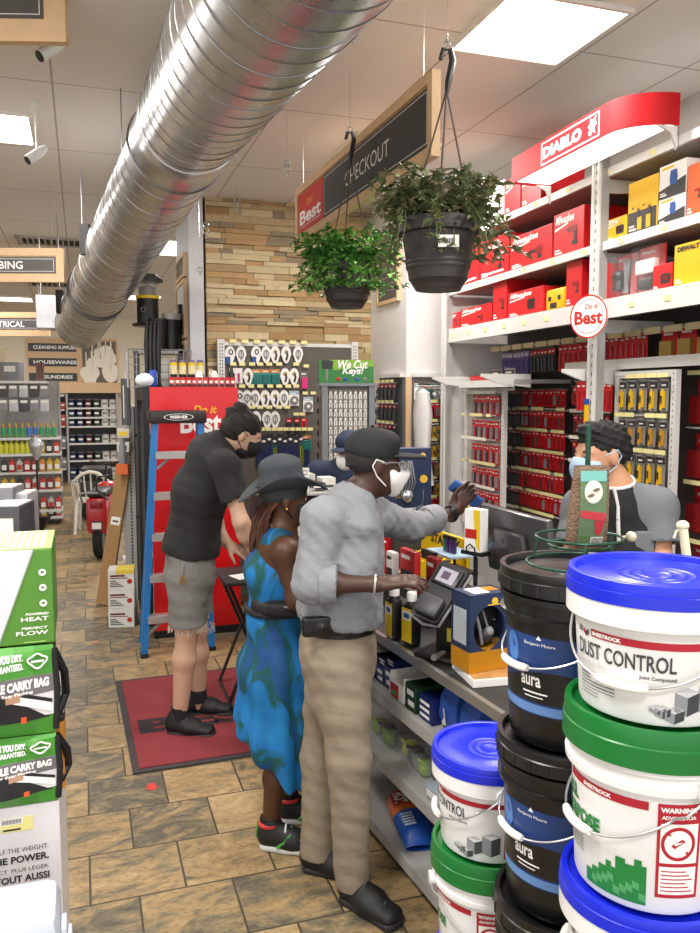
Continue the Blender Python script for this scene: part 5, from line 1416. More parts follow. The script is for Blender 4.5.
def shoe_obj(t, heel, d, m_up, m_so, L=.285, name='shoe', laces=None, label=None, w=.048):
    up, so, d_, s_ = shoe(heel, d, L, w)
    o = sdf_obj(name, up, m_up, t, .006)
    sdf_obj('sole', so, m_so, o, .006) if False else None
    q = sdf_obj('sole', so, m_so, t, .006); q.parent = o
    if laces:
        m = MB(laces); ori = t.location
        for i in range(5):
            c = heel+d_*(.125+.022*i)+Vector((0,0,.098-.0095*i))-ori; m.tube([c-s_*.034-d_*.006+Vector((0,0,-.008)), c+Vector((0,0,.009)), c+s_*.034+d_*.006+Vector((0,0,-.008))], .0042, 6)
        lo = m.build('laces', o)
    if label: o['label'] = label
    return o
def mask(P, B, s=1.0, col=None, t=None, pleat=False, beak=True, loops=True, name='face_mask', ear=-.0):
    c = P
    pr = [ell(c(0,.036,-.045), (.068*s,.082*s,.066*s), B, .02), cap(c(0,.098,.008), c(0,.124,-.03), .014*s, .012*s, .03), cap(c(0,.124,-.03), c(0,.085,-.098), .012*s, .02*s, .04)]
    if not beak: pr = [ell(c(0,.036,-.045), (.068*s,.084*s,.066*s), B, .02), ell(c(0,.085,-.04), (.04*s,.036*s,.05*s), B, .04)]
    pr += [sub(ell(c(0,.0,-.02), (.055*s,.06*s,.08*s), B)), cut(c(0,.040,-.02), tuple(-Vector(B[:,1])-Vector(B[:,2])*.25)), cut(c(0,.1,.004), tuple(Vector(B[:,2])-Vector(B[:,1])*.15))]
    o = sdf_obj(name, pr, col, t, .005)
    if loops:
        org = t.location
        for q in (-1, 1):
            m = MB(col); m.tube([c(q*.060,.035,-.0)-org, c(q*.074,.012,.012)-org, c(q*.080,-.02,.022)-org, c(q*.082,-.034,-.002)-org, c(q*.074,-.012,-.04)-org, c(q*.058,.03,-.075)-org], .0028*s, 6); m.build('ear_loop', o)
    return o
skinA = mat('skin_deep_brown', '#432a1e', .5, var=.08, scale=30, bump=.06, bscale=260)
skinB = mat('skin_brown', '#51321f', .5, var=.08, scale=30, bump=.06, bscale=260)
skinC = mat('skin_light', '#c79f86', .5, var=.08, scale=30, bump=.06, bscale=260)
skinD = mat('skin_tan', '#c4906f', .5, var=.06, scale=30, bump=.06, bscale=260)
kn95 = mat('mask_white', '#e9e6e4', .8, var=.03); kn_b = mat('mask_black', '#18181a', .8); kn_blue = mat('mask_light_blue', '#a9c4dc', .8)
black_cloth = mat('cloth_black', '#1c1c1d', .85, var=.12, scale=20, bump=.15, bscale=300)

def cloth_mat(name, c1, c2, stripe=1, crease=.34):
    """woven cloth with fine stripes and crumpled creases"""
    m, nt, b = newmat(name); N = nt.nodes; L = nt.links
    tc = N.new('ShaderNodeTexCoord'); mx = N.new('ShaderNodeMix'); mx.data_type = 'RGBA'; mx.inputs[6].default_value = srgb(c1)+(1,); mx.inputs[7].default_value = srgb(c2)+(1,)
    wv = N.new('ShaderNodeTexNoise'); wv.inputs['Scale'].default_value = 1.0; mp = N.new('ShaderNodeMapping'); mp.inputs['Scale'].default_value = (330,330,12) if stripe else (20,20,20)
    L.new(tc.outputs['Object'], mp.inputs[0]); L.new(mp.outputs[0], wv.inputs['Vector']); L.new(wv.outputs['Fac'], mx.inputs[0]); L.new(mx.outputs[2], b.inputs['Base Color']); b.inputs['Roughness'].default_value = .9
    b.inputs['Specular IOR Level'].default_value = .2
    n2 = N.new('ShaderNodeTexNoise'); n2.inputs['Scale'].default_value = 8; n2.inputs['Detail'].default_value = 2; n2.inputs['Distortion'].default_value = 1.3; n2.inputs['Roughness'].default_value = .4
    m2 = N.new('ShaderNodeMapping'); m2.inputs['Scale'].default_value = (1,1,1.6); m2.inputs['Rotation'].default_value = (.5,.4,0); L.new(tc.outputs['Object'], m2.inputs[0]); L.new(m2.outputs[0], n2.inputs['Vector'])
    ab = N.new('ShaderNodeMath'); ab.operation = 'ABSOLUTE'; sb = N.new('ShaderNodeMath'); sb.operation = 'SUBTRACT'; sb.inputs[1].default_value = .5; L.new(n2.outputs['Fac'], sb.inputs[0]); L.new(sb.outputs[0], ab.inputs[0])
    pw = N.new('ShaderNodeMath'); pw.operation = 'POWER'; pw.inputs[1].default_value = .6; L.new(ab.outputs[0], pw.inputs[0])
    bp = N.new('ShaderNodeBump'); bp.inputs['Strength'].default_value = crease; bp.inputs['Distance'].default_value = .012; L.new(pw.outputs[0], bp.inputs['Height']); L.new(bp.outputs[0], b.inputs['Normal'])
    MATS[name] = m
    return m
# ------------------------------------------------------------------ man in the grey shirt
gA = onz(345, 888); 
t = thing('person', 'man in black cap, white mask, grey striped shirt and khaki trousers reaching over the counter', 'person', (-.02, 2.86, 0))
org = t.location
f = Vector((.985,.17,0)); r = f.cross(Vector((0,0,1)))
pel, wst, chs, upc, nek = at(338,655,2.86), at(339,612,2.86), at(341,560,2.86), at(347,521,2.86), at(353,500,2.87)
hd = at(374,464,2.88)
shR, elR, wrR = at(324,520,2.69), at(312,584,2.64), at(377,584,2.62)
shL, elL, wrL = at(373,516,3.02), at(410,527,3.24), at(453,513,3.46)
hipR, knR, anR = at(340,662,2.77), at(349,760,2.74), at(352,868,2.775)
hipL, knL, anL = at(333,662,2.95), at(321,756,2.98), at(317,850,2.97)
stA = [(pel,.155,.115),(wst,.15,.118),(chs,.17,.118),(upc,.15,.092),(nek,.07,.062)]
pr, P, B = head_prims(hd, (.94,.3,-.06), s=.97)
body = spine(stA, r) + arm(shR, elR, wrR) + arm(shL, elL, wrL) + leg(hipR, knR, anR) + leg(hipL, knL, anL) + [cap(nek, hd-Vector((.015,0,.06)), .06, .056, .03), cap(upc, shR, .06, .055, .05), cap(upc, shL, .06, .055, .05)] + pr
hdir = (wrR-elR).normalized()
body += hand_prims(wrR+hdir*.01, hdir+Vector((0,.05,.12)), (.12,.25,-1), (-.05,1,.25), (.28,.34,.36,.42), 1.0, (.7,.8,.3))
hl = at(466,499,3.5)-wrL
body += hand_prims(wrL+hl.normalized()*.01, hl.normalized()+Vector((.0,.1,.25)), (.2,-1,.1), (.4,.2,.9), (.55,.65,.7,.8), 1.0, (.5,.8,.5))
for a_ in (anR, anL):
    body += [cap(a_, Vector((a_.x,a_.y,.06)), .036, .04, .02)]
sdf_obj('body', body, skinA, t, .0058)
eyes(P, t, .97)
shirt_m = cloth_mat('shirt_grey', '#7c7e83', '#8f9195')
cuffR, cuffL = elR+(wrR-elR)*.30, elL+(wrL-elL)*.55
shirt = [
    cap(upc+(shR-upc)*.3, shR, .085, .074, .05), cap(shR, elR, .072, .066, .04), cap(elR, cuffR, .066, .058, .03),
    cap(upc+(shL-upc)*.3, shL, .085, .074, .05), cap(shL, elL, .072, .06, .04), cap(elL, cuffL, .06, .055, .03)]
shirt += [('sub', cap(cuffR+(wrR-elR).normalized()*.052, wrR, .075, .075, .01)), ('sub', cap(cuffL+(wrL-elL).normalized()*.05, wrL, .075, .075, .01)), ]
shirt += spine([(at(338,618,2.86),.165,.13),(wst,.178,.142),(chs,.19,.142),(upc,.165,.112),(nek,.078,.07)], r, .004) + [cut(at(338,618,2.86), (-.06,0,-1)), sub(cap(nek+Vector((.03,.005,.012)), nek+Vector((.06,.02,.2)), .064, .09))]
so = sdf_obj('shirt', shirt, shirt_m, t, .0058, lambda x, y, z: folds(.0026, 52, 2)(x,y,z)+folds(.0024, 120, 5, (.8,.3,.9))(x,y,z), it=1)
# collar, placket, pocket, rolled cuffs
col_pr = [cap(nek+Vector((-.06,-.03,.012)), nek+Vector((-.01,-.078,-.004)), .013, .012, .01), cap(nek+Vector((-.01,-.078,-.004)), nek+Vector((.075,-.055,-.035)), .013, .011, .01), cap(nek+Vector((.0,.075,-.004)), nek+Vector((.075,.035,-.035)), .013, .011, .01), cap(nek+Vector((-.06,-.03,.012)), nek+Vector((-.05,.05,.01)), .013, .013, .01), cap(nek+Vector((.02,-.072,-.012)), nek+Vector((.085,-.05,-.05)), .016, .006, .01)]
q = sdf_obj('collar', col_pr, shirt_m, t, .005); q.parent = so
cu = sdf_obj('rolled_cuff', [cap(elR+(wrR-elR)*.16, cuffR+(wrR-elR).normalized()*.012, .073, .066, .01), cut(cuffR+(wrR-elR).normalized()*.02, wrR-elR), cut(elR+(wrR-elR)*.13, elR-wrR)], shirt_m, t, .005, folds(.004, 60, 5)); cu.parent = so
cu = sdf_obj('rolled_cuff', [cap(elL+(wrL-elL)*.38, cuffL+(wrL-elL).normalized()*.01, .063, .060, .01), cut(cuffL+(wrL-elL).normalized()*.015, wrL-elL), cut(elL+(wrL-elL)*.33, elL-wrL)], shirt_m, t, .005, folds(.004, 60, 6)); cu.parent = so
m = MB(mat('shirt_placket','#85878b',.85)); pts = [nek+f*.082+Vector((0,0,-.05)), upc+f*.127+Vector((0,0,-.02)), chs+f*.156+Vector((0,0,.02)), wst+f*.155, at(338,620,2.86)+f*.142]
m.tube([p_-org for p_ in pts], .014, 10, flat=.5); m.mat(card_w)
for i in range(5):
    a = i/5; j = min(int(a*4), 3); c_ = pts[j].lerp(pts[j+1], a*4-j)+f*.009-r*.002; m.ball(c_-org, .005, 8)
po = m.build('placket', t); po.parent = so
# trousers
khaki = cloth_mat('cloth_khaki', '#887b6a', '#968977', stripe=0, crease=.2)
tr = spine([(at(338,618,2.86),.152,.122),(at(338,640,2.86),.158,.124),(pel,.165,.128),(at(337,690,2.86),.15,.118)], r, .002, .04) + [
    cap(hipR, hipR+(knR-hipR)*.5, .097, .088, .04), cap(hipR+(knR-hipR)*.5, knR, .088, .076, .03), cap(knR, anR+Vector((0,0,-.05)), .076, .064, .03),
    cap(hipL, hipL+(knL-hipL)*.5, .097, .086, .04), cap(hipL+(knL-hipL)*.5, knL, .086, .074, .03), cap(knL, anL+Vector((0,0,-.05)), .074, .064, .03),
    cut(Vector((0,0,.068)), (0,0,-1)), cut(at(338,615,2.86), (-.05,0,1))]
to = sdf_obj('trousers', tr, khaki, t, .006, lambda x, y, z: folds(.0018, 40, 9, (.5,.2,.8))(x,y,z)+folds(.0022, 110, 3, (.3,.5,.9))(x,y,z), it=1)
m = MB(mat('leather_black','#141414',.35)); bc = at(338,621,2.86)
bp_ = [(r*math.cos(2*PI*j/48), f*math.sin(2*PI*j/48)) for j in range(48)]
m.add([bc-org+a_*(.163+q)+b2*(.131+q)+Vector((0,0,z)) for q, z in ((.0,-.019),(.008,-.018),(.008,.018),(.0,.019)) for a_, b2 in bp_], [(i*48+j,i*48+(j+1)%48,(i+1)*48+(j+1)%48,(i+1)*48+j)[::-1] for i in range(3) for j in range(48)], True)
m.mat(mgrey); m.box(*[v for v in (bc.x-org.x+.118,bc.x-org.x+.15,bc.y-org.y-.02,bc.y-org.y+.02,bc.z-.022,bc.z+.018)]); m.build('belt', t)
pc = at(323,626,2.69)
Rph = basis(f, (0,0,1))
m_ = sdf_obj('phone_case', [rbox(pc, (.018,.074,.036), np.array(Rph), .012), rbox(pc-Vector((0,.016,-.008)), (.008,.07,.03), np.array(Rph), .008), ell(pc-Vector((0,.026,0)), (.006,.006,.006))], mat('leather_black','#141414',.35), t, .005)
m_['label'] = 'black belt phone case'
m = MB(mat('watch_black','#101012',.4)); q = wrL-(wrL-elL).normalized()*.015-org; ax = (wrL-elL).normalized(); e1 = ax.orthogonal().normalized(); e2 = ax.cross(e1)
m.tube([q+(e1*math.cos(2*PI*j/24)+e2*math.sin(2*PI*j/24))*.031 for j in range(24)], .009, 8, True); m.ball(q+Vector((0,-.034,.012)), (.018,.007,.018), 12); m.build('wrist_watch', t)
m = MB(mat('bracelet_silver','#d9d5ce',.3,.6)); q = wrR-(wrR-elR).normalized()*.008-org; ax = (wrR-elR).normalized(); e1 = ax.orthogonal().normalized(); e2 = ax.cross(e1)
m.tube([q+(e1*math.cos(2*PI*j/24)+e2*math.sin(2*PI*j/24))*.031+ax*.004*math.sin(2*PI*j/24) for j in range(24)], .0038, 8, True); m.build('bracelet', t)
mask(P, B, .97, kn95, t)
# glasses
m = MB(clear)
for q in (-1, 1): m.ball(P(q*.034,.108,.003)-org, (.022,.006,.017), 12)
m.mat(mgrey)
for q in (-1, 1): m.tube([P(q*.056,.1,.012)-org, P(q*.073,.05,.013)-org, P(q*.08,-.012,.008)-org], .002, 6); m.tube([P(q*.034+.022*math.cos(2*PI*j/18),.111,.003+.017*math.sin(2*PI*j/18))-org for j in range(18)], .0016, 5, True)
m.build('glasses', t)
cap_m = mat('cap_black', '#18191b', .8, bump=.2, bscale=300)
cp = [ell(P(0,-.014,.054), (.081,.101,.079), B, .02), ell(P(0,.03,.09), (.06,.06,.035), B, .03), cut(P(0,-.012,.008), tuple(-Vector(B[:,2])-Vector(B[:,1])*.32))]
co = sdf_obj('cap', cp, cap_m, t, .0055, folds(.0015, 40, 4))
vz = sdf_obj('visor', [ell(P(0,.105,.034), (.078,.10,.013), B, .012), sub(ell(P(0,.105,.021), (.085,.105,.011), B)), sub(ell(P(0,-.012,.05), (.08,.1,.09), B))], cap_m, t, .0045); vz.parent = co
m = MB(cap_m); m.ball(P(0,-.015,.138)-org, .008, 10); m.build('cap_button', co)
m = MB(cap_m); m.tube([P(-.05,-.09,.0)-org, P(0,-.106,-.008)-org, P(.05,-.09,.0)-org], .006, 8); m.build('cap_strap', co)
hr = sdf_obj('hair', [ell(P(0,-.014,.028), (.0765,.0965,.08), B, .02), sub(ell(P(0,.085,-.03), (.1,.09,.09), B)), sub(ell(P(.075,.0,-.02), (.03,.03,.04), B)), sub(ell(P(-.075,.0,-.02), (.03,.03,.04), B)), cut(P(0,0,-.03), tuple(-Vector(B[:,2])))], mat('hair_grey_short','#2b2523',.9,var=.3,scale=200), t, .0055)
sh_m = mat('shoe_black', '#121213', .6, bump=.1, bscale=200)
hR = onz(338,886)+Vector((.0,.03,0)); dR = onz(396,917)-onz(338,886)
shoe_obj(t, Vector((anR.x-.045,anR.y+.035,0)), dR, sh_m, mat('sole_black','#232325',.6), .30, laces=mat('lace_black','#3a3a3d',.7), w=.054)
shoe_obj(t, Vector((anL.x-.07,anL.y+.02,0)), (.93,-.25,0), sh_m, MATS['sole_black'], .29, laces=MATS['lace_black'], w=.054)
# the blue thing he holds up
a, e = at(452,484,3.52), at(479,504,3.54)
k = thing('blue_phone', 'blue slab held up in the reaching hand of the man with the cap', 'phone', a.lerp(e,.5))
m = MB(mat('phone_blue','#2a5596',.4)); d_ = (e-a); L_ = d_.length; m.T = Matrix.Rotation(math.atan2(-d_.z, d_.x), 4, 'Y') @ Matrix.Rotation(.5, 4, 'X')
m.box(-L_/2, L_/2, -.012, .012, -.03, .03, .006); m.mat(tool_dark); m.box(-L_/2+.012, L_/2-.012, .012, .013, -.024, .024); m.build('body_case', k)
m = MB(tool_dark); m.T = Matrix.Rotation(math.atan2(-d_.z, d_.x), 4, 'Y') @ Matrix.Rotation(.5, 4, 'X'); m.box(-L_/2+.02,-L_/2+.04,-.0135,-.012,-.02,.0); m.build('lens', k)

# ------------------------------------------------------------------ woman in the blue dress
t = thing('person', 'woman in grey brimmed hat, black mask and blue tie-dye dress beside the counter', 'person', (-.29, 3.22, 0)); org = t.location
f = Vector((.97,.24,0)); r = f.cross(Vector((0,0,1)))
pel, wst, chs, upc, nek = at(277,645,3.24), at(277,606,3.24), at(277,570,3.24), at(279,545,3.24), at(281,531,3.24)
hd = at(285,499,3.24)
shR, elR, wrR = at(287,552,3.075), at(296,600,3.06), at(322,606,3.22)
shL, elL, wrL = at(275,546,3.40), at(290,596,3.46), at(322,600,3.44)
hipR, knR, anR = at(278,665,3.14), at(278,752,3.13), at(270,826,3.14)
hipL, knL, anL = at(281,660,3.32), at(286,740,3.32), at(289,801,3.34)
stB = [(pel,.15,.12),(wst,.115,.095),(chs,.135,.11),(upc,.125,.08),(nek,.055,.05)]
pr, P, B = head_prims(hd, (.96,.25,-.05), s=.92)
body = spine(stB, r) + arm(shR, elR, wrR, .98) + arm(shL, elL, wrL, .92) + leg(hipR, knR, anR, .88) + leg(hipL, knL, anL, .88) + [cap(nek, hd-Vector((.01,0,.055)), .05, .047, .03), cap(upc, shR, .055, .052, .04), cap(upc, shL, .055, .052, .04)] + pr
for w_, e_, sg in ((wrR, elR, 1), (wrL, elL, -1)):
    body += hand_prims(w_, (w_-e_), (.1,0,-1), (0,sg*1,0), (.3,.35,.4,.45), .9)
for a_ in (anR, anL): body += [cap(a_, Vector((a_.x,a_.y,.06)), .03, .034, .02)]
sdf_obj('body', body, skinB, t, .0058); eyes(P, t, .92)
def tiedye():
    m, nt, b = newmat('tie_dye_dress'); N = nt.nodes; L = nt.links
    tc = N.new('ShaderNodeTexCoord'); mp = N.new('ShaderNodeMapping'); mp.inputs['Scale'].default_value = (3.2,3.2,1.6); L.new(tc.outputs['Object'], mp.inputs[0])
    no = N.new('ShaderNodeTexNoise'); no.inputs['Scale'].default_value = 2.0; no.inputs['Detail'].default_value = 4; no.inputs['Distortion'].default_value = .8; L.new(mp.outputs[0], no.inputs['Vector'])
    rp = N.new('ShaderNodeValToRGB'); e = rp.color_ramp.elements; e[0].position = .30; e[0].color = srgb('#0e2a5c')+(1,); e[1].position = .72; e[1].color = srgb('#0d7cba')+(1,)
    for p_, c_ in ((.40,'#0c4a86'),(.47,'#0a4f45'),(.53,'#0f6fb4'),(.62,'#0f74b0')):
        q = e.new(p_); q.color = srgb(c_)+(1,)
    L.new(no.outputs['Fac'], rp.inputs[0]); L.new(rp.outputs[0], b.inputs['Base Color']); b.inputs['Roughness'].default_value = .75
    return m
td = tiedye()
skirt = [ecap(at(277,620,3.24), at(277,668,3.24), (.135,.112), (.185,.155), r, .04), ecap(at(277,668,3.24), at(276,730,3.24), (.185,.155), (.20,.165), r, .04), ecap(at(276,730,3.24), at(277,830,3.24), (.20,.165), (.215,.165), r, .04)]
dress = spine([(wst,.125,.105),(chs,.142,.122),(upc+Vector((0,0,.005)),.112,.086)], r, .004, .04) + [ecap(wst, at(277,620,3.24), (.127,.107), (.137,.114), r, .04)] + skirt + [
    cap(upc+r*.03+Vector((0,0,-.0)), upc+r*.085+Vector((-.005,0,.03)), .062, .052, .03), cap(upc-r*.03, upc-r*.085+Vector((-.005,0,.03)), .062, .052, .03),
    sub(ell(nek+Vector((.035,0,.03)), (.085,.062,.062))), cut(Vector((-.18,3.2,.225)), (-.68,0,-.74))]
def dfold(x, y, z):
    th = np.arctan2(y-3.24, x+.29); w = np.clip((.95-z)*1.8, 0, 1); return .012*w*np.sin(th*11+z*3)+.004*np.sin(z*30+x*25)
do = sdf_obj('dress', dress, td, t, .0065, dfold)
m = MB(mat('dress_trim','#0d1a33',.8)); m.tube([shR+(shR-elR).normalized()*-.0+Vector((.0,-.0,.0))+Vector((.058*math.cos(2*PI*j/24)-.004, -.012, .075*math.sin(2*PI*j/24)-.005))-org for j in range(24)], .006, 6, True) if False else None
m = MB(mat('necklace_silver','#c9c3b8',.3,.8)); m.tube([nek+Vector((.062*math.cos(2*PI*j/30),.058*math.sin(2*PI*j/30),.012-.03*math.cos(2*PI*j/30)))-org for j in range(30)], .0028, 6, True); m.build('necklace', t)
bagm = mat('nylon_black','#161617',.6,bump=.1,bscale=200)
pk = sdf_obj('waist_bag', [ell(at(263,606,3.17), (.06,.05,.05), basis(f)), rbox(at(285,610,3.07), (.022,.095,.026), basis((.95,.2,-.12)), .016, .03), ell(at(277,609,3.08), (.06,.03,.034))], bagm, t, .0055)
pk['label'] = 'black waist bag'
m = MB(bagm); c_ = at(277,607,3.24); m.tube([c_-org+r*.145*math.cos(2*PI*j/36)+f*.122*math.sin(2*PI*j/36) for j in range(36)], .014, 8, True); m.mat(mgrey); m.tube([at(269,604,3.075)-org, at(290,608,3.04)-org], .0035, 6); m.build('waist_strap', t).parent = pk
mask(P, B, .92, kn_b, t, beak=False)
# hat: creased crown and wide rolled brim
hat_m = mat('hat_grey','#3d4247',.85,var=.1,scale=30,bump=.2,bscale=250)
tilt = Vector((-.10,0,.99)); Bh = basis((.96,.25,.10), (-.16,0,1)); hr_, hf_, hu_ = [Vector(Bh[:,i]) for i in range(3)]
HC = P(0,-.012,.055); H = lambda x, y, z: HC+hr_*x+hf_*y+hu_*z
crown = [ecap(H(0,0,-.005), H(0,-.004,.072), (.083,.103), (.068,.085), hr_, .02), ell(H(0,.0,.085), (.064,.082,.03), Bh, .03), sub(ell(H(0,.0,.128), (.018,.08,.024), Bh))]
ho = sdf_obj('hat', crown, hat_m, t, .0055)
m = MB(hat_m); nA, nR = 64, 8; vs = []
def brim(a, q, dz):
    rx, ry = .080+q*.075, .100+q*.085
    lift = (.055*abs(math.cos(a))**2.2 - .035*abs(math.sin(a))**1.5)*q*q + .0
    return H(rx*math.cos(a), ry*math.sin(a), .0+lift+dz)-org
for dz in (0,-.006):
    for i in range(nR+1):
        for j in range(nA): vs.append(brim(2*PI*j/nA, i/nR, dz))
fs = []; K = (nR+1)*nA
for i in range(nR):
    for j in range(nA):
        a, b_, c_, d_ = i*nA+j, i*nA+(j+1)%nA, (i+1)*nA+(j+1)%nA, (i+1)*nA+j
        fs += [(a,d_,c_,b_), (K+a,K+b_,K+c_,K+d_)]
for j in range(nA): a, b_ = nR*nA+j, nR*nA+(j+1)%nA; fs.append((a,K+a,K+b_,b_))
m.add(vs, fs, True); m.build('brim', ho)
m = MB(mat('hat_band','#2a2c30',.7)); m.tube([H(.086*math.cos(2*PI*j/40), .106*math.sin(2*PI*j/40), .014)-org for j in range(40)], .007, 6, True); m.mat(mgrey); m.ball(H(.092,.02,.016)-org, .007, 8); m.build('hat_band', ho)
m = MB(mat('dreadlock_brown','#4a2c1e',.9,var=.35,scale=60,bump=.5,bscale=120)); rs = random.Random(2)
m2 = mat('dreadlock_rust','#7b4428',.9,var=.3,scale=60,bump=.5,bscale=120)
for i in range(26):
    a = rs.uniform(-1.1,1.1); st = P(.07*math.sin(a)*1.0,-.085*math.cos(a)*.9,-.005+rs.uniform(-.01,.02))-org
    e_ = at(rs.uniform(250,266), rs.uniform(545,566), 3.17+.10*(1-math.sin(a))*.6)-org
    mid = st.lerp(e_,.5)+Vector((rs.uniform(-.03,.0),rs.uniform(-.015,.015),.01))
    m.mat(m2 if rs.random() < .4 else MATS['dreadlock_brown'])
    m.tube([st, st.lerp(mid,.5)+Vector((-.012,0,0)), mid, mid.lerp(e_,.6)+Vector((rs.uniform(-.006,.006),0,0)), e_], [.008,.0085,.008,.0075,.005], 6)
m.build('dreadlocks', t)
m = MB(mat('earring_gold','#b8923f',.3,.8)); m.ball(P(.082,-.005,-.035)-org, .007, 10); m.build('earring', t)
tr_m = mat('trainer_black','#17181a',.6); tr_s = mat('trainer_sole','#c9ccc6',.6)
for (an_, dd, nm) in ((anR,(.97,-.2,0),'n'),(anL,(.97,-.05,0),'f')):
    so = shoe_obj(t, Vector((an_.x-.055,an_.y+.005,0)), dd, tr_m, tr_s, .265, laces=mat('lace_white','#d8dad5',.7), w=.045)
    hh = Vector((an_.x-.055,an_.y+.005,0)); d_ = Vector(dd).normalized(); s_ = d_.cross(Vector((0,0,1)))
    for q in (-1, 1): m = MB(mat('trainer_green','#4d9a3a',.5)); m.tube([hh+d_*.10+s_*q*.048+Vector((0,0,.03))-org, hh+d_*.13+s_*q*.047+Vector((0,0,.055))-org, hh+d_*.15+s_*q*.035+Vector((0,0,.08))-org], .006, 6); m.build('side_stripe', so)
    m = MB(MATS['trainer_green']); m.tube([hh+d_*.0+Vector((0,0,.04))-org, hh+d_*.008+Vector((0,0,.11))-org], .007, 6); m.build('heel_tab', so)
    m = MB(mat('sock_black','#141415',.9)); a0 = Vector((an_.x,an_.y,.09)); m.tube([a0-org, a0+Vector((0,0,.04))-org], .041, 16); m.mat(mat('anklet_red','#c2352c',.6)); m.tube([a0+Vector((.042*math.cos(2*PI*j/24),.042*math.sin(2*PI*j/24),.015))-org for j in range(24)], .009, 6, True); m.build('sock', so)

# ------------------------------------------------------------------ man in black T-shirt and cut-off shorts
t = thing('person', 'man in black t-shirt, frayed grey shorts and black trainers leaning over the black table', 'person', (-.85, 4.3, 0)); org = t.location
f = Vector((.97,.24,0)); r = f.cross(Vector((0,0,1)))
pel, wst, chs, upc, nek = at(190,575,4.33), at(192,545,4.33), at(200,492,4.33), at(212,455,4.33), at(221,444,4.33)
hd = at(243,434,4.33)
shR, elR, wrR = at(225,466,4.12), at(241,522,4.07), at(256,560,4.2)
shL, elL, wrL = at(222,464,4.52), at(212,517,4.60), at(228,544,4.52)
hipR, knR, anR = at(188,580,4.22), at(187,630,4.20), at(180,714,4.24)
hipL, knL, anL = at(194,580,4.44), at(197,630,4.46), at(199,696,4.50)
stC = [(pel,.155,.12),(wst,.15,.115),(chs,.175,.12),(upc,.16,.10),(nek,.07,.065)]
fh = Vector((.86,.18,-.42)).normalized()
pr, P, B = head_prims(hd, fh, (.4,0,1), s=1.0)
body = spine(stC, r) + arm(shR, elR, wrR, 1.05) + arm(shL, elL, wrL, 1.05) + leg(hipR, knR, anR, 1.12) + leg(hipL, knL, anL, 1.1) + [cap(nek, P(0,-.03,-.05), .058, .055, .03), cap(upc, shR, .065, .058, .05), cap(upc, shL, .065, .058, .05)] + pr
body += hand_prims(wrR, (wrR-elR), (.2,.5,-.6), (0,1,.3), (.3,.35,.4,.45), 1.0) + hand_prims(wrL+Vector((.004,0,-.002)), Vector((.85,-.1,-.5)), (0,.35,-1), (.1,-1,.1), (.15,.3,.45,.55), 1.0, (.7,.7,.3))
for a_ in (anR, anL): body += [cap(a_, Vector((a_.x,a_.y,.06)), .037, .04, .02)]
sdf_obj('body', body, skinC, t, .006); eyes(P, t)
tee = [cap(upc+(shR-upc)*.3, shR, .09, .08, .05), cap(shR, shR+(elR-shR)*.62, .078, .072, .03), cap(upc+(shL-upc)*.3, shL, .09, .08, .05), cap(shL, shL+(elL-shL)*.62, .078, .07, .03),
    sub(cap(shR+(elR-shR)*.80, elR+(elR-shR)*.3, .086, .09, .01)), sub(cap(shL+(elL-shL)*.80, elL+(elL-shL)*.3, .086, .09, .01))]
tee += spine([(at(190,551,4.33),.172,.142),(wst,.168,.14),(chs,.188,.142),(upc,.172,.118),(nek,.07,.07)], r, .003) + [cut(at(190,553,4.33), (-.12,0,-1)), sub(cap(nek+Vector((.01,0,.008)), P(0,-.02,-.02), .064, .08, .01))]
sdf_obj('t_shirt', tee, mat('cloth_charcoal_black','#232323',.85,var=.12,scale=20,bump=.15,bscale=300), t, .0064, lambda x, y, z: folds(.003, 40, 12, (.7,.2,.6))(x,y,z)+folds(.0025, 105, 6, (.6,.3,.7))(x,y,z), it=1)
den = mat('denim_grey', '#757470', .9, var=.16, scale=26, bump=.25, bscale=320)
hemR, hemL = knR+(hipR-knR)*.06, knL+(hipL-knL)*.06
sho = spine([(at(191,549,4.33),.158,.132),(pel,.172,.14)], r, .003, .04) + [cap(hipR, hemR, .108, .1, .04), cap(hipL, hemL, .108, .098, .04), cut(at(190,547,4.33), (-.1,0,1)), cut(Vector((hemR.x,4.3,hemR.z+.012)), (.05,0,-1))]
so = sdf_obj('denim_shorts', sho, den, t, .0064, lambda x, y, z: folds(.004, 34, 7, (.6,.2,.6))(x,y,z)+folds(.003, 75, 8)(x,y,z), it=1)
rs = random.Random(8)
for hm in (hemR, hemL):
    m = MB(mat('denim_fray','#c7c3b6',.9))
    for i in range(46):
        a = 2*PI*i/46; p0 = Vector((hm.x+.098*math.cos(a), hm.y+.095*math.sin(a), hm.z+.015)); m.tube([p0-org, p0+Vector((rs.uniform(-.008,.008),rs.uniform(-.004,.004),-rs.uniform(.015,.045)))-org], .0016, 4)
    m.build('frayed_hem', so)
m = MB(den); q = at(190,566,4.17); 
for dz in (0,.03,.05): pass
m.tube([hipR+Vector((-.09,-.055,.045))-org, hipR+Vector((-.02,-.104,.01))-org, hipR+Vector((.06,-.095,.03))-org], .004, 6); m.build('pocket_seam', so)
m = MB(mat('key_steel','#a8a39a',.3,.8)); q = hipR+Vector((-.0,-.122,.06))-org
m.tube([q+Vector((0,.01,.06)), q+Vector((0,0,.03)), q], .005, 6); m.mat(mat('key_brass','#b28a3a',.35,.8))
for i in range(3): m.tube([q, q+Vector((-.012+.012*i,-.004,-.025)), q+Vector((-.018+.018*i,-.004,-.05))], .0035, 6)
m.build('key_ring', so)
mask(P, B, 1.0, kn_b, t, beak=False)
hm_ = mat('hair_dark_brown','#1c1714',.75,var=.3,scale=120,bump=.5,bscale=90)
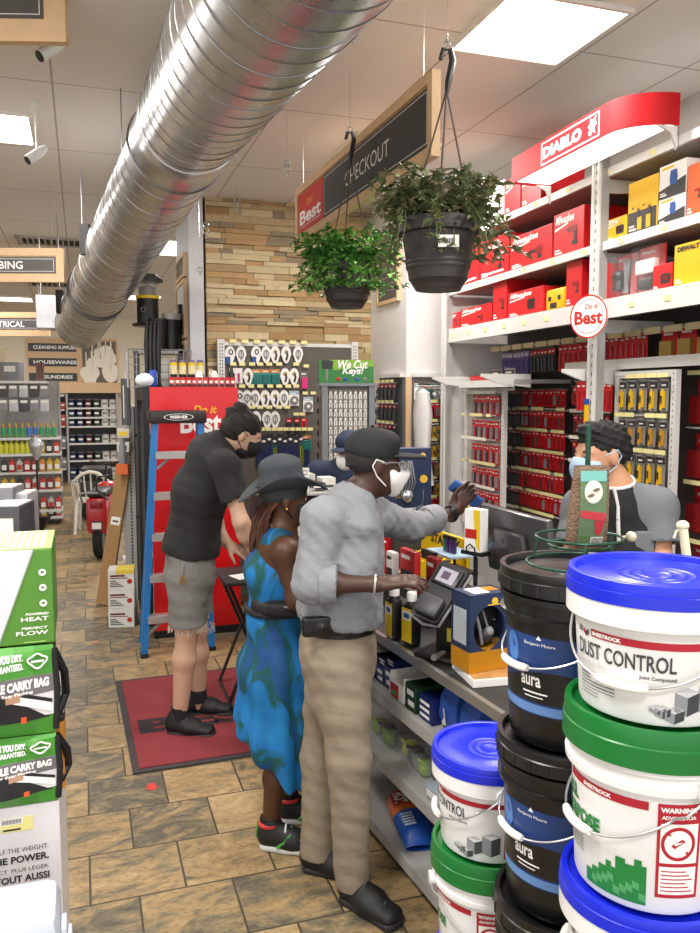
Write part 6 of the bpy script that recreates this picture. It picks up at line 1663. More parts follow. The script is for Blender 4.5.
hair = [ell(P(0,-.018,.04), (.084,.102,.09), B, .03), ell(P(0,-.06,.0), (.078,.07,.07), B, .03), ell(P(0,-.07,.115), (.046,.044,.042), B, .02), ell(P(0,-.11,.08), (.03,.03,.028), B, .02), sub(ell(P(0,.075,-.03), (.075,.07,.085), B)), sub(ell(P(.075,.01,-.015), (.03,.03,.038), B)), sub(ell(P(-.075,.01,-.015), (.03,.03,.038), B))]
def hwave(x, y, z): return .003*np.sin(x*90+z*70+3*np.sin(y*60))+.002*np.sin(z*210+x*120)*np.sin(y*190)
sdf_obj('hair_bun', hair, hm_, t, .0055, hwave)
sdf_obj('beard', [ell(P(0,.035,-.085), (.06,.06,.04), B), sub(ell(P(0,.05,-.03), (.055,.075,.045), B))], hm_, t, .0055, hwave)
for (an_, dd) in ((anR,(.985,-.12,0)),(anL,(.98,.05,0))):
    so = shoe_obj(t, Vector((an_.x-.085,an_.y+.005,0)), dd, sh_m, MATS['sole_black'], .305, laces=MATS['lace_black'], w=.052)
    m = MB(MATS['cloth_black']); a0 = Vector((an_.x,an_.y,.08)); m.tube([a0-org, a0+Vector((-.002,0,.075))-org], [.046,.048], 16); m.build('sock', so)

# ------------------------------------------------------------------ cashier
t = thing('person', 'cashier with short black hair, light blue mask and black and grey henley behind counter', 'person', (1.0, 3.08, 0)); org = t.location
f = Vector((-.36,-.93,0)); r = f.cross(Vector((0,0,1)))
pel, wst, chs, upc, nek = at(622,660,3.08), at(622,615,3.08), at(621,545,3.07), at(619,503,3.06), at(615,484,3.05)
hd = at(601,455,3.04)
# the cashier's left arm is the one at the right of the picture
shL, elL, wrL = at(656,507,3.03), at(662,568,2.95), at(640,594,2.84)
shR, elR, wrR = at(581,509,3.14), at(570,570,3.06), at(585,590,2.86)
pr, P, B = head_prims(hd, (-.95,-.28,-.1), s=1.0)
hips = [(pel+r*.09, Vector((pel.x+r.x*.1,pel.y+r.y*.1,.5)), Vector((pel.x+r.x*.1,pel.y+r.y*.1,.1))), (pel-r*.09, Vector((pel.x-r.x*.1,pel.y-r.y*.1,.5)), Vector((pel.x-r.x*.1,pel.y-r.y*.1,.1)))]
body = spine([(pel,.15,.11),(wst,.14,.1),(chs,.145,.105),(upc,.10,.08),(nek,.055,.055)], r) + arm(shL, elL, wrL, 1.08) + arm(shR, elR, wrR, 1.05) + [cap(nek, P(0,-.03,-.06), .056, .054, .03), cap(upc, shL, .06, .055, .05), cap(upc, shR, .06, .055, .05)] + pr
for h3 in hips: body += leg(*h3)
body += hand_prims(wrL, (wrL-elL)*.5+Vector((-.1,-.1,-.02)), (0,0,-1), tuple(r), (.3,.35,.4,.45)) + hand_prims(wrR, (wrR-elR)*.5+Vector((0,-.15,-.02)), (0,0,-1), tuple(-r), (.3,.35,.4,.45))
sdf_obj('body', body, skinD, t, .006); eyes(P, t)
sleeve_g = mat('cloth_heather_grey', '#6c7074', .85, var=.12, scale=60, bump=.15, bscale=300)
sh_b = mat('cloth_ink', '#18191d', .85, var=.1, bump=.12, bscale=300)
hen = spine([(at(622,640,3.08),.165,.13),(wst,.155,.122),(chs,.155,.125),(upc,.082,.098),(nek,.058,.062)], r, .003) + [cut(at(622,645,3.08), (0,0,-1)), sub(cap(nek+f*.02+Vector((0,0,.012)), P(0,-.02,-.01), .06, .08, .01))]
ho = sdf_obj('henley_shirt', hen, sh_b, t, .0064, folds(.005, 26, 21))
for (s_, e_) in ((shL, elL), (shR, elR)):
    sl = [cap(nek+(s_-nek)*.22+Vector((0,0,-.03)), s_, .07, .072, .03), cap(s_, s_+(e_-s_)*.62, .073, .076, .03), cap(upc+(s_-upc)*.5+Vector((0,0,-.025)), s_+Vector((0,0,-.01)), .094, .074, .03), sub(cap(s_+(e_-s_)*.82, e_+(e_-s_)*.3, .09, .1, .01))]
    o = sdf_obj('raglan_sleeve', sl, sleeve_g, t, .006, folds(.004, 30, 3)); o.parent = ho
m = MB(mat('placket_white','#e4e4e2',.8)); pts = [nek+f*.072+Vector((0,0,-.008)), upc+f*.108, chs.lerp(upc,.45)+f*.135, chs.lerp(upc,.2)+f*.139]
m.tube([q-org for q in pts], .0135, 8, flat=.45)
m.tube([nek+(f*.072*math.cos(a)+r*.07*math.sin(a))+Vector((0,0,.012-.022*math.cos(a)))-org for a in [2*PI*j/36 for j in range(36)]], .0065, 8, True)
m.mat(mgrey)
for q in (0.35,.7): m.ball(pts[1].lerp(pts[3],q)+f*.01-org, .005, 8)
m.build('placket', ho)
pc = chs-r*.085+f*.104+Vector((0,0,.035))
o = sdf_obj('chest_pocket', [rbox(pc, (.038,.012,.042), basis(Vector((f.x,f.y,0))-r*.35), .008)], sleeve_g, t, .005); o.parent = ho
tr = spine([(at(622,640,3.08),.155,.115),(pel,.165,.125)], r, .003) + [cap(h3[0],h3[1],.095,.075,.04) for h3 in hips] + [cap(h3[1],h3[2],.075,.06,.03) for h3 in hips] + [cut(Vector((0,0,.06)),(0,0,-1)), cut(at(622,636,3.08),(0,0,1))]
sdf_obj('trousers', tr, mat('cloth_dark_blue','#23283a',.85,bump=.15,bscale=300), t, .008, folds(.005, 24, 2))
for h3 in hips: shoe_obj(t, Vector((h3[2].x,h3[2].y,0))-f*.06, f, sh_m, MATS['sole_black'], .29)
mask(P, B, 1.0, kn_blue, t, beak=False)
hk = mat('hair_black_short','#100e0d',.7,var=.4,scale=150,bump=.7,bscale=120)
hair = [ell(P(0,-.018,.045), (.081,.1,.084), B, .03), ell(P(0,.04,.1), (.056,.05,.03), B, .03), ell(P(0,-.07,.005), (.07,.045,.05), B, .03), sub(ell(P(0,.085,-.02), (.08,.075,.075), B)), sub(ell(P(.075,.0,-.02), (.03,.026,.04), B)), sub(ell(P(-.075,.0,-.02), (.03,.026,.04), B)), cut(P(0,0,-.045), tuple(-Vector(B[:,2])))]
def curl(x, y, z): return .004*np.sin(x*230)*np.sin(y*210+z*60)+.003*np.sin(z*220+x*80)
sdf_obj('hair', hair, hk, t, .005, curl)
m = MB(hk)
for q in (-1, 1): m.tube([P(q*.014,.088,.022)-org, P(q*.034,.089,.027)-org, P(q*.05,.078,.02)-org], .0042, 6)
m.build('eyebrows', t)

# ------------------------------------------------------------------ person half hidden behind the cap
t = thing('person', 'person in dark blue cap and white mask half hidden behind the black cap', 'person', (0.0, 4.98, 0)); org = t.location
f = Vector((-.15,-.99,0)); r = f.cross(Vector((0,0,1)))
hd = at(349,452,4.98); cx_ = hd.x
Z = lambda z, dx=0.0, dy=0.0: Vector((cx_+dx, 5.0+dy, z))
pr, P, B = head_prims(hd, (-.3,-.95,-.12), s=1.0)
st = [(Z(.93),.15,.11),(Z(1.08),.14,.1),(Z(1.25),.165,.11),(Z(1.36),.15,.09),(Z(1.42),.06,.058)]
hips = [(Z(.9,q*.09), Z(.5,q*.1), Z(.1,q*.1)) for q in (-1,1)]
arms = [(Z(1.36,q*.19), Z(1.08,q*.25), Z(1.0,q*.17,-.12)) for q in (-1,1)]
body = spine(st, r)+[cap(Z(1.42), P(0,-.02,-.06), .056,.054,.03)]+pr
for a_ in arms: body += arm(*a_)+hand_prims(a_[2], (0,-1,0), (0,0,-1), (-1 if a_[2].x > cx_ else 1,0,0), (.3,.3,.4,.4))+[cap(st[3][0], a_[0], .06,.055,.05)]
for h3 in hips: body += leg(*h3)
sdf_obj('body', body, mat('skin_medium','#a87a60',.5), t, .007); eyes(P, t)
sdf_obj('polo_shirt', spine([(Z(.9),.165,.13)]+st[1:], r, .012)+[cap(a_[0], a_[0]+(a_[1]-a_[0])*.6, .075,.07,.03) for a_ in arms]+[cap(st[3][0], a_[0], .08,.07,.05) for a_ in arms]+[cut(Z(.9),(0,0,-1)), sub(cap(Z(1.44), P(0,0,-.02), .06,.08))], mat('cloth_navy','#1d2740',.85), t, .008, folds(.004))
sdf_obj('trousers', spine([(Z(.98),.15,.115),(Z(.9),.165,.125)], r, .003)+[cap(h3[0],h3[1],.095,.075,.04) for h3 in hips]+[cap(h3[1],h3[2],.075,.06,.03) for h3 in hips]+[cut(Vector((0,0,.06)),(0,0,-1)), cut(Z(.96),(0,0,1))], MATS['cloth_dark_blue'], t, .009)
for h3 in hips: shoe_obj(t, Vector((h3[2].x,h3[2].y,0))-f*.06, f, sh_m, MATS['sole_black'], .28)
mask(P, B, 1.0, kn95, t, beak=False)
cn = mat('cap_navy','#1a2742',.8)
co = sdf_obj('cap', [ell(P(0,-.012,.062), (.087,.106,.075), B, .02), cut(P(0,0,.03), tuple(-Vector(B[:,2])))], cn, t, .006)
vz = sdf_obj('visor', [ell(P(0,.12,.035), (.075,.07,.011), B), sub(ell(P(0,.12,.024), (.08,.08,.01), B)), sub(ell(P(0,-.012,.05), (.08,.1,.09), B))], cn, t, .005); vz.parent = co
# ================================================================== FLOOR MAT, LADDER, COOLER, TABLE
q = [onz(*p) for p in ((110,683),(133,775),(262,755),(243,667))]
u_ = (q[2]-q[1]).normalized(); v_ = (q[0]-q[1]).normalized(); lenx = 1.12; leny = (q[0]-q[1]).length
mf = Frame((q[1].x, q[1].y), (u_.x, u_.y)); skew = 0
k = thing('door_mat', 'red carpet mat with dark rubber border and dark letters under the man in shorts', 'mat', mf.w(0,0,.001), mf.rot)
m = MB(mat('mat_rubber','#3b3537',.8)); m.box(0,lenx,0,leny,0,.008); m.build('rubber_border', k)
m = MB(mat('mat_red','#8a3238',.95,var=.12,scale=60,bump=.5,bscale=500)); m.box(.035,lenx-.035,.035,leny-.035,.008,.013); o = m.build('carpet', k)
m = MB(mat('mat_letters','#2f2427',.95)); m.text('BEST', .2, lambda a, b_: (.075+a, .44+b_, .0136), w=.86, bold=.05); m.build('lettering', o)
# floor arrows
red_st = mat('floor_sticker_red','#c9362c',.6); fad = mat('floor_sticker_faded','#c08a68',.6)
for (px, py, mm, lab) in ((152,787,red_st,'small bright red arrow sticker on the floor tiles in front of the mat'),(95,642,fad,'faded red sticker on the aisle floor beside the stacked bags'),(90,604,fad,'faded red sticker on the aisle floor beside the leaning cardboard plank'),(85,579,fad,'faded red sticker on the aisle floor in front of the scooter wheel')):
    c = onz(px, py, .001); m = MB(mm); s = .035
    m.prism([(-s*.5,s),(s*.5,s),(s*.5,0),(s,0),(0,-s),(-s,0),(-s*.5,0)], 'z', 0, .0008)
    solo('floor_arrow', m, lab, 'sticker', c, .3)
# ladder
lad_b = mat('ladder_blue','#1f6fb4',.4); lad_a = mat('ladder_step_aluminium','#c2c0bc',.35,.6); lad_c = mat('ladder_cap_brown','#2a2120',.5)
bl, br = onz(144,657), onz(208,638)
LF = Frame((bl.x, bl.y), (.935, .354)); LW = .48
k = thing('step_ladder', 'blue step ladder with aluminium steps and dark brown cap standing before the red cooler', 'ladder', LF.w(0,0,0), LF.rot)
Hl = 1.73; lean = .12; inset = .11
def rail(x): return lambda t: Vector((x+(.13 if x < LW/2 else -.035)*t, lean*t, Hl*t))
for x in (0, LW):
    R1 = rail(x); m = MB(lad_b); a, e = R1(0.0), R1(1.0)
    w = .022; s = -1 if x < LW/2 else 1
    m.add([a+Vector((-w,-.035,0)),a+Vector((w,-.035,0)),a+Vector((w,.035,0)),a+Vector((-w,.035,0)),e+Vector((-w,-.03,0)),e+Vector((w,-.03,0)),e+Vector((w,.03,0)),e+Vector((-w,.03,0))], [(3,2,1,0),(4,5,6,7),(0,1,5,4),(1,2,6,5),(2,3,7,6),(3,0,4,7)], False)
    m.build('front_rail', k)
    m = MB(blk); m.box(a.x-.026,a.x+.026,-.04,.04,0,.03); m.build('foot', k)
    m = MB(lad_b); a = Vector((x*.9+.02, .35, 0)); e = R1(1)+Vector((0,.08,-.05)); m.tube([a, e], .018, 8); m.build('rear_rail', k)
for zz in (.29,.58,.87,1.16,1.45):
    t_ = zz/Hl; x0, x1 = rail(0)(t_), rail(LW)(t_)
    m = MB(lad_a); m.box(x0.x+.01, x1.x-.01, x0.y-.05, x0.y+.04, zz-.05, zz-.043+.043); st = m.build('step', k)
    m = MB(mgrey)
    if zz in (.29,1.45):
        for x_, s in ((x0,1),(x1,-1)): m.tube([(x_.x+s*.02, x_.y-.03, zz-.12),(x_.x+s*.10, x_.y-.03, zz-.05)], .011, 6)
        m.build('brace', st)
m = MB(lad_c); m.T = Matrix.Translation((LW/2+.045, lean+.04, Hl-.02)); m.box(-.2, .2, -.1, .11, -.06, .03, .012); o = m.build('top_cap', k)
m = MB(card_w); m.T = Matrix.Translation((LW/2+.045, lean+.04-.1015, Hl-.035))
m.poly([(.105*math.cos(2*PI*j/28), 0, .024*math.sin(2*PI*j/28)) for j in range(28)]); m.mat(ink_black); m.poly([(.098*math.cos(2*PI*j/28), -.0006, .0205*math.sin(2*PI*j/28)) for j in range(28)]); m.mat(ink_white); m.text('WERNER', .022, flatxz(0,-.0012,-.011), w=.13, anchor='c', bold=.04); m.build('badge', o)
# drink cooler: red side towards the camera, glass door towards the aisle
cr = mat('cooler_red','#d01219',.3,coat=.3,var=.03); cb = mat('cooler_black','#17171a',.4)
c0 = at(155,640,5.95); CX = Frame((c0.x, 5.95), (cy, sy)); CW = .66; CDp = .72; CH = at(155,387,5.95).z
k = thing('drink_cooler', 'tall red drink cooler with glass door behind the blue ladder', 'cooler', CX.w(0,0,0), CX.rot)
m = MB(cr); m.box(0,CW,0,.02,.06,CH); o = m.build('side_panel', k)
def fl(x0, z0): return lambda a, b_: (x0+a, -.0015, z0+b_)
m = MB(ink_white); zb_ = at(190,434,5.95).z; x_ = .22
m.text('Best', .16, fl(x_, zb_), w=.31, bold=.03); m.mat(logo_yel); m.text('Do it', .06, fl(x_+.1, zb_+.15), bold=.03, shear=.2); m.build('lettering', o)
m = MB(cb); m.box(-.002,CW,.02,CDp,0,.12); m.box(-.002,CW,.02,CDp,CH-.06,CH); m.box(.5,CW,.02,CDp,.12,CH-.06); m.box(0,CW,CDp-.02,CDp,.12,CH-.06); m.box(0,CW,-.002,.02,0,.06); m.build('cabinet', k)
m = MB(cb); m.box(-.05,-.004,.0,.055,.1,CH); m.box(-.05,-.004,CDp-.07,CDp,.1,CH); m.box(-.05,-.004,.055,CDp-.07,CH-.1,CH); m.box(-.05,-.004,.055,CDp-.07,.1,.16); d = m.build('door', k)
m = MB(glassy('cooler_glass','#dfe8ea',.12,.03)); m.box(-.03,-.024,.055,CDp-.07,.16,CH-.1); m.build('glass', d)
for i in range(7):
    m = MB(card_w); z = .14+.235*i; m.box(.0,.48,.03,CDp-.03,z,z+.008); m.build('shelf', k)
btl = [mat('bottle_water','#b9d6e6',.2), mat('bottle_aqua','#6fb7cf',.25), mat('bottle_pale_green','#b9cf8a',.25)]
proto_b = {}
for i in range(7):
    for j in range(5):
        z = .14+.235*i+.009; mi = 2 if (i, j) in ((4,1),(4,3)) else (0 if (i+j) % 3 else 1)
        if mi not in proto_b:
            m = MB(btl[mi]); m.lathe([(0,0),(.032,0),(.034,.01),(.034,.12),(.03,.15),(.014,.175),(.013,.2),(0,.2)],12); m.mat(card_w); m.lathe([(.0345,.04),(.0345,.1)],12); m.mat(blue_c); m.lathe([(.0145,.185),(.0145,.205),(0,.205)],10)
            proto_b[mi] = Proto(tag(m.build('drink_bottle'), '', 'bottle'))
        proto_b[mi].put(CX.w(.05,.11+.105*j,z), CX.rot, ('pale green' if mi == 2 else 'aqua' if mi == 1 else 'clear')+' drink bottle behind the cooler door on the '+ORD[6-i]+' shelf from the top', ('pale green' if mi == 2 else 'aqua' if mi == 1 else 'clear')+' bottles on cooler shelf '+ORD[6-i])
# on top of the cooler
k = thing('wire_basket', 'grey wire grid basket standing on the red cooler', 'basket', CX.w(-.13,.3,CH+.001), CX.rot)
m = MB(mat('wire_grey','#9fa1a3',.4,.6)); bw, bh = .48, .29
for i in range(9): m.cyl((i*bw/8,0,0),(i*bw/8,0,bh), .003, n=5)
for i in range(6): m.cyl((0,0,i*bh/5),(bw,0,i*bh/5), .003 if i < 5 else .007, n=5)
for x in (0,bw):
    for i in range(4): m.cyl((x,i*.08,0),(x,i*.08,bh), .003, n=5)
    for i in range(4): m.cyl((x,0,i*bh/3),(x,.26,i*bh/3), .003, n=5)
m.build('wire_grid', k); m = MB(wire_m); m.box(0,bw,0,.26,0,.006); m.build('base', k)
m = MB(card_w); m.box(-.055,.055,0,.1,0,.2)
solo('white_carton', m, 'white carton standing in the wire basket on the cooler', 'box', CX.w(.13,.33,CH+.008), CX.rot)
m0 = None
for i in range(4):
    lab = ORD[i]+' from left of four black bottles with purple tops on the cooler'
    if i == 0:
        k = thing('cleaner_bottle', lab, 'bottle', CX.w(.20,.2,CH+.001), CX.rot, 'bottles with purple tops')
        m = MB(blk); m.lathe([(0,0),(.026,0),(.027,.02),(.027,.17)],16); m.build('bottle_body', k)
        m = MB(mat('label_cream','#e2d6a4',.5)); m.lathe([(.0275,.015),(.0275,.06)],16); m.lathe([(.0276,.1),(.0276,.17)],16,a0=PI*1.0,a1=PI*1.9); m.mat(lab_y); m.lathe([(.028,.165),(.028,.19),(0,.19)],16); m.build('label', k)
        m = MB(mat('cap_purple','#7d6a98',.4)); m.lathe([(.024,.19),(.024,.21),(0,.21)],16); m.build('cap', k); m0 = k
    else: dup(m0, CX.w(.20+.068*i,.2,CH+.001), CX.rot, lab)
rs = random.Random(3)
PR = None
m = MB(mat('pack_bright_red','#c4232a',.4)); m.box(-.018,.018,-.012,.012,0,.075); m.mat(card_w); m.box(-.012,.012,-.0135,-.012,.03,.05); m.mat(tool_dark); m.box(-.015,.015,-.0135,-.012,.005,.022)
PR = Proto(tag(m.build('red_packet'), '', 'packet'))
for i in range(12): PR.put(CX.w(.17+.042*i,.07,CH+.001), CX.rot+rs.uniform(-.1,.1), 'small red packet in the front row on top of the red cooler', 'red packets on the cooler')
for i, px in enumerate((199,214)):
    x_ = CX.px(px,370,.12)[0]; m = MB(card_w); m.lathe([(0,0),(.03,0),(.032,.02),(.03,.1),(.018,.125),(0,.128)],14); m.tube([(0,.0,.12),(-.03,-.01,.135),(-.035,-.01,.1)], .006, 6)
    solo('trigger_jug', m, ('left' if i == 0 else 'right')+' white jug behind the red packets on the cooler', 'bottle', CX.w(x_,.13,CH+.001), CX.rot)
k = thing('tissue_bag', 'blue and white plastic bag on the left end of the cooler top', 'bag', CX.w(-.02,.12,CH+.001), CX.rot)
m = MB(mat('bag_white_plastic','#dfe4ea',.35,bump=.4,bscale=30)); m.ball((.0,0,.05),(.075,.06,.055),14); m.build('bag', k); m = MB(mat('bag_royal_blue','#2448a8',.35)); m.box(.03,.085,-.03,.03,0,.13,.014); m.build('blue_panel', k)
m = MB(blk); m.lathe([(0,0),(.025,0),(.025,.1),(.012,.13),(.012,.15),(0,.15)],12)
solo('spray_can', m, 'black bottle at the right end of the cooler top', 'bottle', CX.w(.645,.18,CH+.001), CX.rot)
# hanging bird feeder
c = at(148,327,7.0)
k = thing('bird_feeder', 'black hanging bird feeder with clear top and yellow band left of the stone wall', 'bird feeder', c)
s_ = 7.0/800
m = MB(blk); m.lathe([(0,.002),(14.5*s_,.004),(15.5*s_,.02),(14*s_,.03),(10.5*s_,.032),(10.5*s_,26*s_),(11*s_,28*s_),(0,28*s_)],28); m.build('tube_body', k)
m = MB(mat('feeder_steel','#8b8d90',.3,.7)); m.tube([(-.014+.016*math.cos(2*PI*j/16)*1.2, -10.6*s_, 16*s_+.02*math.sin(2*PI*j/16)) for j in range(16)], .005, 6, True); m.build('port', k)
m = MB(lab_y); m.lathe([(11.4*s_,27*s_),(11.6*s_,28.5*s_),(11.4*s_,30*s_)],28); m.build('yellow_band', k)
m = MB(glassy('feeder_clear','#cdd4d2',.3)); m.lathe([(10*s_,30*s_),(9.6*s_,45*s_)],24); m.build('clear_tube', k)
m = MB(seed); m.lathe([(0,30*s_),(8*s_,30*s_),(8*s_,38*s_),(0,42*s_)],16); m.build('seed', k)
m = MB(mat('feeder_roof','#2f302c',.5)); m.lathe([(15.5*s_,44*s_),(15*s_,46.5*s_),(9*s_,51*s_),(2*s_,53*s_),(0,53*s_)],28); m.lathe([(15.5*s_,44*s_),(0,46*s_)],28); m.cyl((0,0,53*s_),(0,0,56*s_), .012, n=10); m.tube([(.018*math.cos(2*PI*j/14),0,58*s_+.018*math.sin(2*PI*j/14)) for j in range(14)], .003, 6, True); m.cyl((0,0,58*s_),(0,0,CEIL-c.z-.001), .0012, n=5); m.build('roof', k)
# tall dark bins and tubes behind the cooler on their shelf unit
k = thing('storage_shelf', 'high grey shelf unit behind the cooler carrying black bins', 'shelving', (-1.8,6.8,0), 0.0)
SZ = at(170,352,6.95).z
m = MB(dgrey)
for x in (0,.38):
    for y in (0,.38): m.box(x-.02,x+.02,y-.02,y+.02,0,SZ)
m.build('posts', k); m = MB(rack_grey)
for z in (.1,.8,1.5,SZ-.02): m.box(-.02,.4,-.02,.4,z,z+.02)
m.build('shelves', k)
for i, (x, h, r, lab) in enumerate(((158,.28,.075,'left tall black bin on the high shelf behind the cooler'),(172,.33,.075,'tall black bin with a light rim on the high shelf beside the grey wall'),(185,.42,.06,'rearmost black bin on the high shelf against the grey wall'))):
    m = MB(mat('bin_charcoal','#232325',.45)); m.lathe([(0,.004),(r*.8,.004),(r,h-.02),(r*1.08,h-.02),(r*1.08,h),(r*.97,h),(r*.76,.012),(0,.012)],24)
    if i == 1: m.mat(mat('bin_rim_light','#b7b5b1',.4)); m.lathe([(r*1.085,h-.05),(r*1.1,h-.02),(r*1.08,h+.002),(r*.98,h+.002)],24)
    solo('tall_bin', m, lab, 'bin', (at(x,350,6.95+.1*i).x,6.95+.1*i,SZ+.001), 0.0)
for i in range(4):
    c = at(147+4*i, 372, 6.15); m = MB(blk); m.tube([(0,0,0),(0,0,.2),(.006,0,.36)], [.016,.02,.014], 10); m.ball((.006,0,.37),.016,10); m.cyl((0,0,CH+.003-c.z),(0,0,0), .012, n=8)
    m.box(-.02,.02,-.02,.02,CH+.001-c.z,CH+.02-c.z)
    solo('black_umbrella', m, ORD[i]+' of the upright black rolled umbrellas below the bird feeder, from the left', 'umbrella', (c.x,c.y,c.z), 0, 'rolled umbrellas below the bird feeder')
# framed boards on the grey wall return
RF = Frame((ST.w(-.142,-.012).x, ST.w(-.142,-.012).y), (ST.u[1], -ST.u[0]))
for i, (z0, z1) in enumerate(((2.55,3.0),(2.25,2.53),(1.9,2.22))):
    z0, z1 = [(2.86,3.06),(2.34,2.84),(2.08,2.32)][i]
    k = thing('framed_board', ['upper small','large middle','lower small'][i]+' wood-framed grey board on the grey wall beside the stone wall', 'board', RF.w(-.72,-.002,z0), RF.rot)
    w, h = .6, z1-z0; m = MB(wood)
    for a in ((0,w,0,.03),(0,w,h-.03,h),(0,.03,.03,h-.03),(w-.03,w,.03,h-.03)): m.box(a[0],a[1],-.03,0,a[2],a[3])
    m.build('frame', k); m = MB(slate if i != 1 else mat('board_pale','#c4c2c0',.5)); m.box(.03,w-.03,-.02,0,.03,h-.03); m.build('panel', k)
# folding table
tc = Vector((-.64, 4.88, 0)); 
k = thing('folding_table', 'small black folding table with crossed legs behind the man in shorts', 'table', tc, FY)
m = MB(mat('table_black','#232223',.5)); m.box(-.17,.17,-.22,.22,.725,.75,.008); m.build('table_top', k)
for y in (-.19,.19):
    m = MB(blk); m.tube([(-.15,y,.012),(.14,y,.725)], .011, 8); m.build('leg', k); m = MB(blk); m.tube([(.15,y+.03,.012),(-.14,y+.03,.725)], .011, 8); m.build('leg', k)
m = MB(blk); m.tube([(-.15,-.19,.012),(-.15,.19,.012)], .011, 8); m.build('cross_bar', k); m = MB(blk); m.tube([(.15,-.16,.012),(.15,.22,.012)], .011, 8); m.build('cross_bar', k)
m = MB(card_w); m.box(-.05,.05,-.07,.07,0,.002); solo('paper_sheet', m, 'white paper lying on the small black folding table', 'paper', (tc.x-.02, tc.y-.1, .7512), FY+.3)
# magazine rack between the table and the counter
k = thing('impulse_rack', 'dark shelf rack of papers and small boxes behind the woman in the hat', 'rack', (-.31,4.49,0), FY)
m = MB(dgrey)
for x in (-.2,.24): m.box(x-.01,x+.01,0,.26,0,1.3)
m.box(-.2,.24,.25,.26,0,1.3); m.build('frame', k)
for z in (.12,.4,.68,.98,1.28): m = MB(rack_grey); m.box(-.2,.24,0,.25,z,z+.012); m.build('shelf', k)
pc_ = ['#d9d7d2','#46484a','#c9c2a8','#8a8f94','#2c3338','#e4e1da']
RKF = Frame((-.31,4.49),(cy,sy))
for zi, z in enumerate((.12,.4,.68,.98)):
    for j in range(6):
        m = MB(mat('rackgoods_'+str((j+zi)%6), pc_[(j+zi)%6], .5, var=.2, scale=30)); h = .1+.02*((j*7+zi*3)%5); m.box(-.03,.03,0,.12,0,h); m.mat(card_w if (j+zi)%6 not in (0,5) else slate); m.box(-.022,.022,-.001,0,h*.55,h*.8)
        solo('small_box', m, 'small '+['white','dark','beige','grey','charcoal','cream'][(j+zi)%6]+' box on the '+['bottom','second','third','top'][zi]+' inner shelf of the dark rack, '+ORD[j]+' from the left', 'box', RKF.w(-.16+.072*j,.03,z+.0125), FY, 'small boxes in the dark rack')
m = MB(card_w); m.box(-.09,.09,0,.2,0,.012); m.mat(slate); m.box(-.07,.07,.03,.17,.012,.0125); solo('catalogue', m, 'white catalogue lying beside the folding table by the woman in the hat', 'catalogue', RKF.w(-.1,-.02,1.293), FY+.4)
for i in range(5):
    m = MB(mat('register_'+str(i), ['#d8d6d1','#8f9296','#c9c7c1','#3b3f45','#e3e0d8'][i], .5, var=.15, scale=30)); m.box(-.04,.04,0,.12,0,.05+.025*(i%3)); m.mat(slate if i != 3 else card_w); m.box(-.03,.03,-.001,0,.02,.035)
    solo('stacked_box', m, ['white','grey','pale','charcoal','cream'][i]+' box standing on the dark rack behind the hat, '+ORD[i]+' from the left', 'box', RKF.w(-.02+.062*i,.09,1.293), FY, None)
m = MB(card_w); m.box(-.03,.03,0,.003,0,.14); m.mat(slate)
for i in range(6): m.box(-.024,.02,-.0006,0,.02+.02*i,.024+.02*i)
m.mat(blk); m.box(-.02,.02,-.02,.03,-.004,.0)
solo('paper_notice', m, 'white printed notice standing up between the hat and the key rack', 'notice', at(304,492,4.56)+Vector((0,0,.0)), .1)
# ================================================================== KEYS AND WALL BOARDS AT THE BACK
peg_brown = mat('pegboard_brown_grey','#5f5951',.75)
k = thing('wall_display', 'dark pegboard display with white slotted frame against the stone wall', 'display panel', ST.w(0,-.06,0), FY)
uL, zT = ST.px(217,347,-.06); uR, _ = ST.px(357,352,-.06); zT = 2.29
m = MB(rack_w)
for u in (uL+.03, uR-.03): m.box(u-.03,u+.03,-.03,.02,0,zT+.03)
m.box(uL,uR,-.012,.01,zT-.02,zT+.01); m.mat(dgrey)
for u in (uL+.03, uR-.03):
    for i in range(50):
        for a in (-.01,.01): m.box(u+a-.004,u+a+.004,-.0312,-.03,.9+.028*i,.914+.028*i)
m.build('frame', k)
m = MB(peg_brown); m.box(uL+.06,uR-.06,-.005,.01,.1,zT-.02); m.build('pegboard', k)
STR = []
for px in (233,245,257,270,282,293,304): m = MB(tag_y); u, z = ST.px(px,341,-.09); m.box(u-.028,u+.028,-.034,-.03,zT,zT+.032); m.build('price_tag', k)
def wcard(kind):
    m = MB(card_w)
    o_ = [(.045*math.cos(2*PI*j/20)*(1 if math.sin(2*PI*j/20) > -.2 else .8), .075*math.sin(2*PI*j/20)-.075) for j in range(20)]
    m.prism(o_, 'y', -.004, 0)
    if kind == 'blue': m.mat(blue_c); m.box(-.034,.0,-.006,-.004,-.15,-.09); m.mat(tool_dark); m.tube([(.006+.015*math.cos(2*PI*j/14),-.006,-.05+.02*math.sin(2*PI*j/14)) for j in range(14)], .005, 6, True)
    elif kind == 'steel': m.mat(mgrey); m.tube([(.02*math.cos(2*PI*j/14),-.007,-.07+.034*math.sin(2*PI*j/14)) for j in range(14)], .005, 6, True); m.box(-.005,.005,-.007,-.004,-.12,-.04)
    elif kind == 'dark': m.mat(tool_dark); m.tube([(0,-.007,-.04),(.012,-.007,-.08),(0,-.007,-.12)], .009, 6); m.mat(mat('beige_item','#c6b58c',.5)); m.ball((0,-.006,-.05),(.02,.006,.02),10)
    m.mat(rack_grey); m.tube([(0,.03,.004),(0,-.03,.004)], .002, 4)
    return Proto(tag(m.build('key_tag_card'), '', 'package'))
W_ = {q: wcard(q) for q in ('blue','steel','dark')}
P_teal = pack(.085,.14,.02,mat('card_teal','#1f8f86',.45),mat('card_orange','#d07a2a',.45),mat('card_teal_dark','#156a66',.4),'box')
P_multi = pack(.11,.13,.02,card_w,card_w,mat('key_covers','#b7557e',.4,var=.6,scale=40),'two')
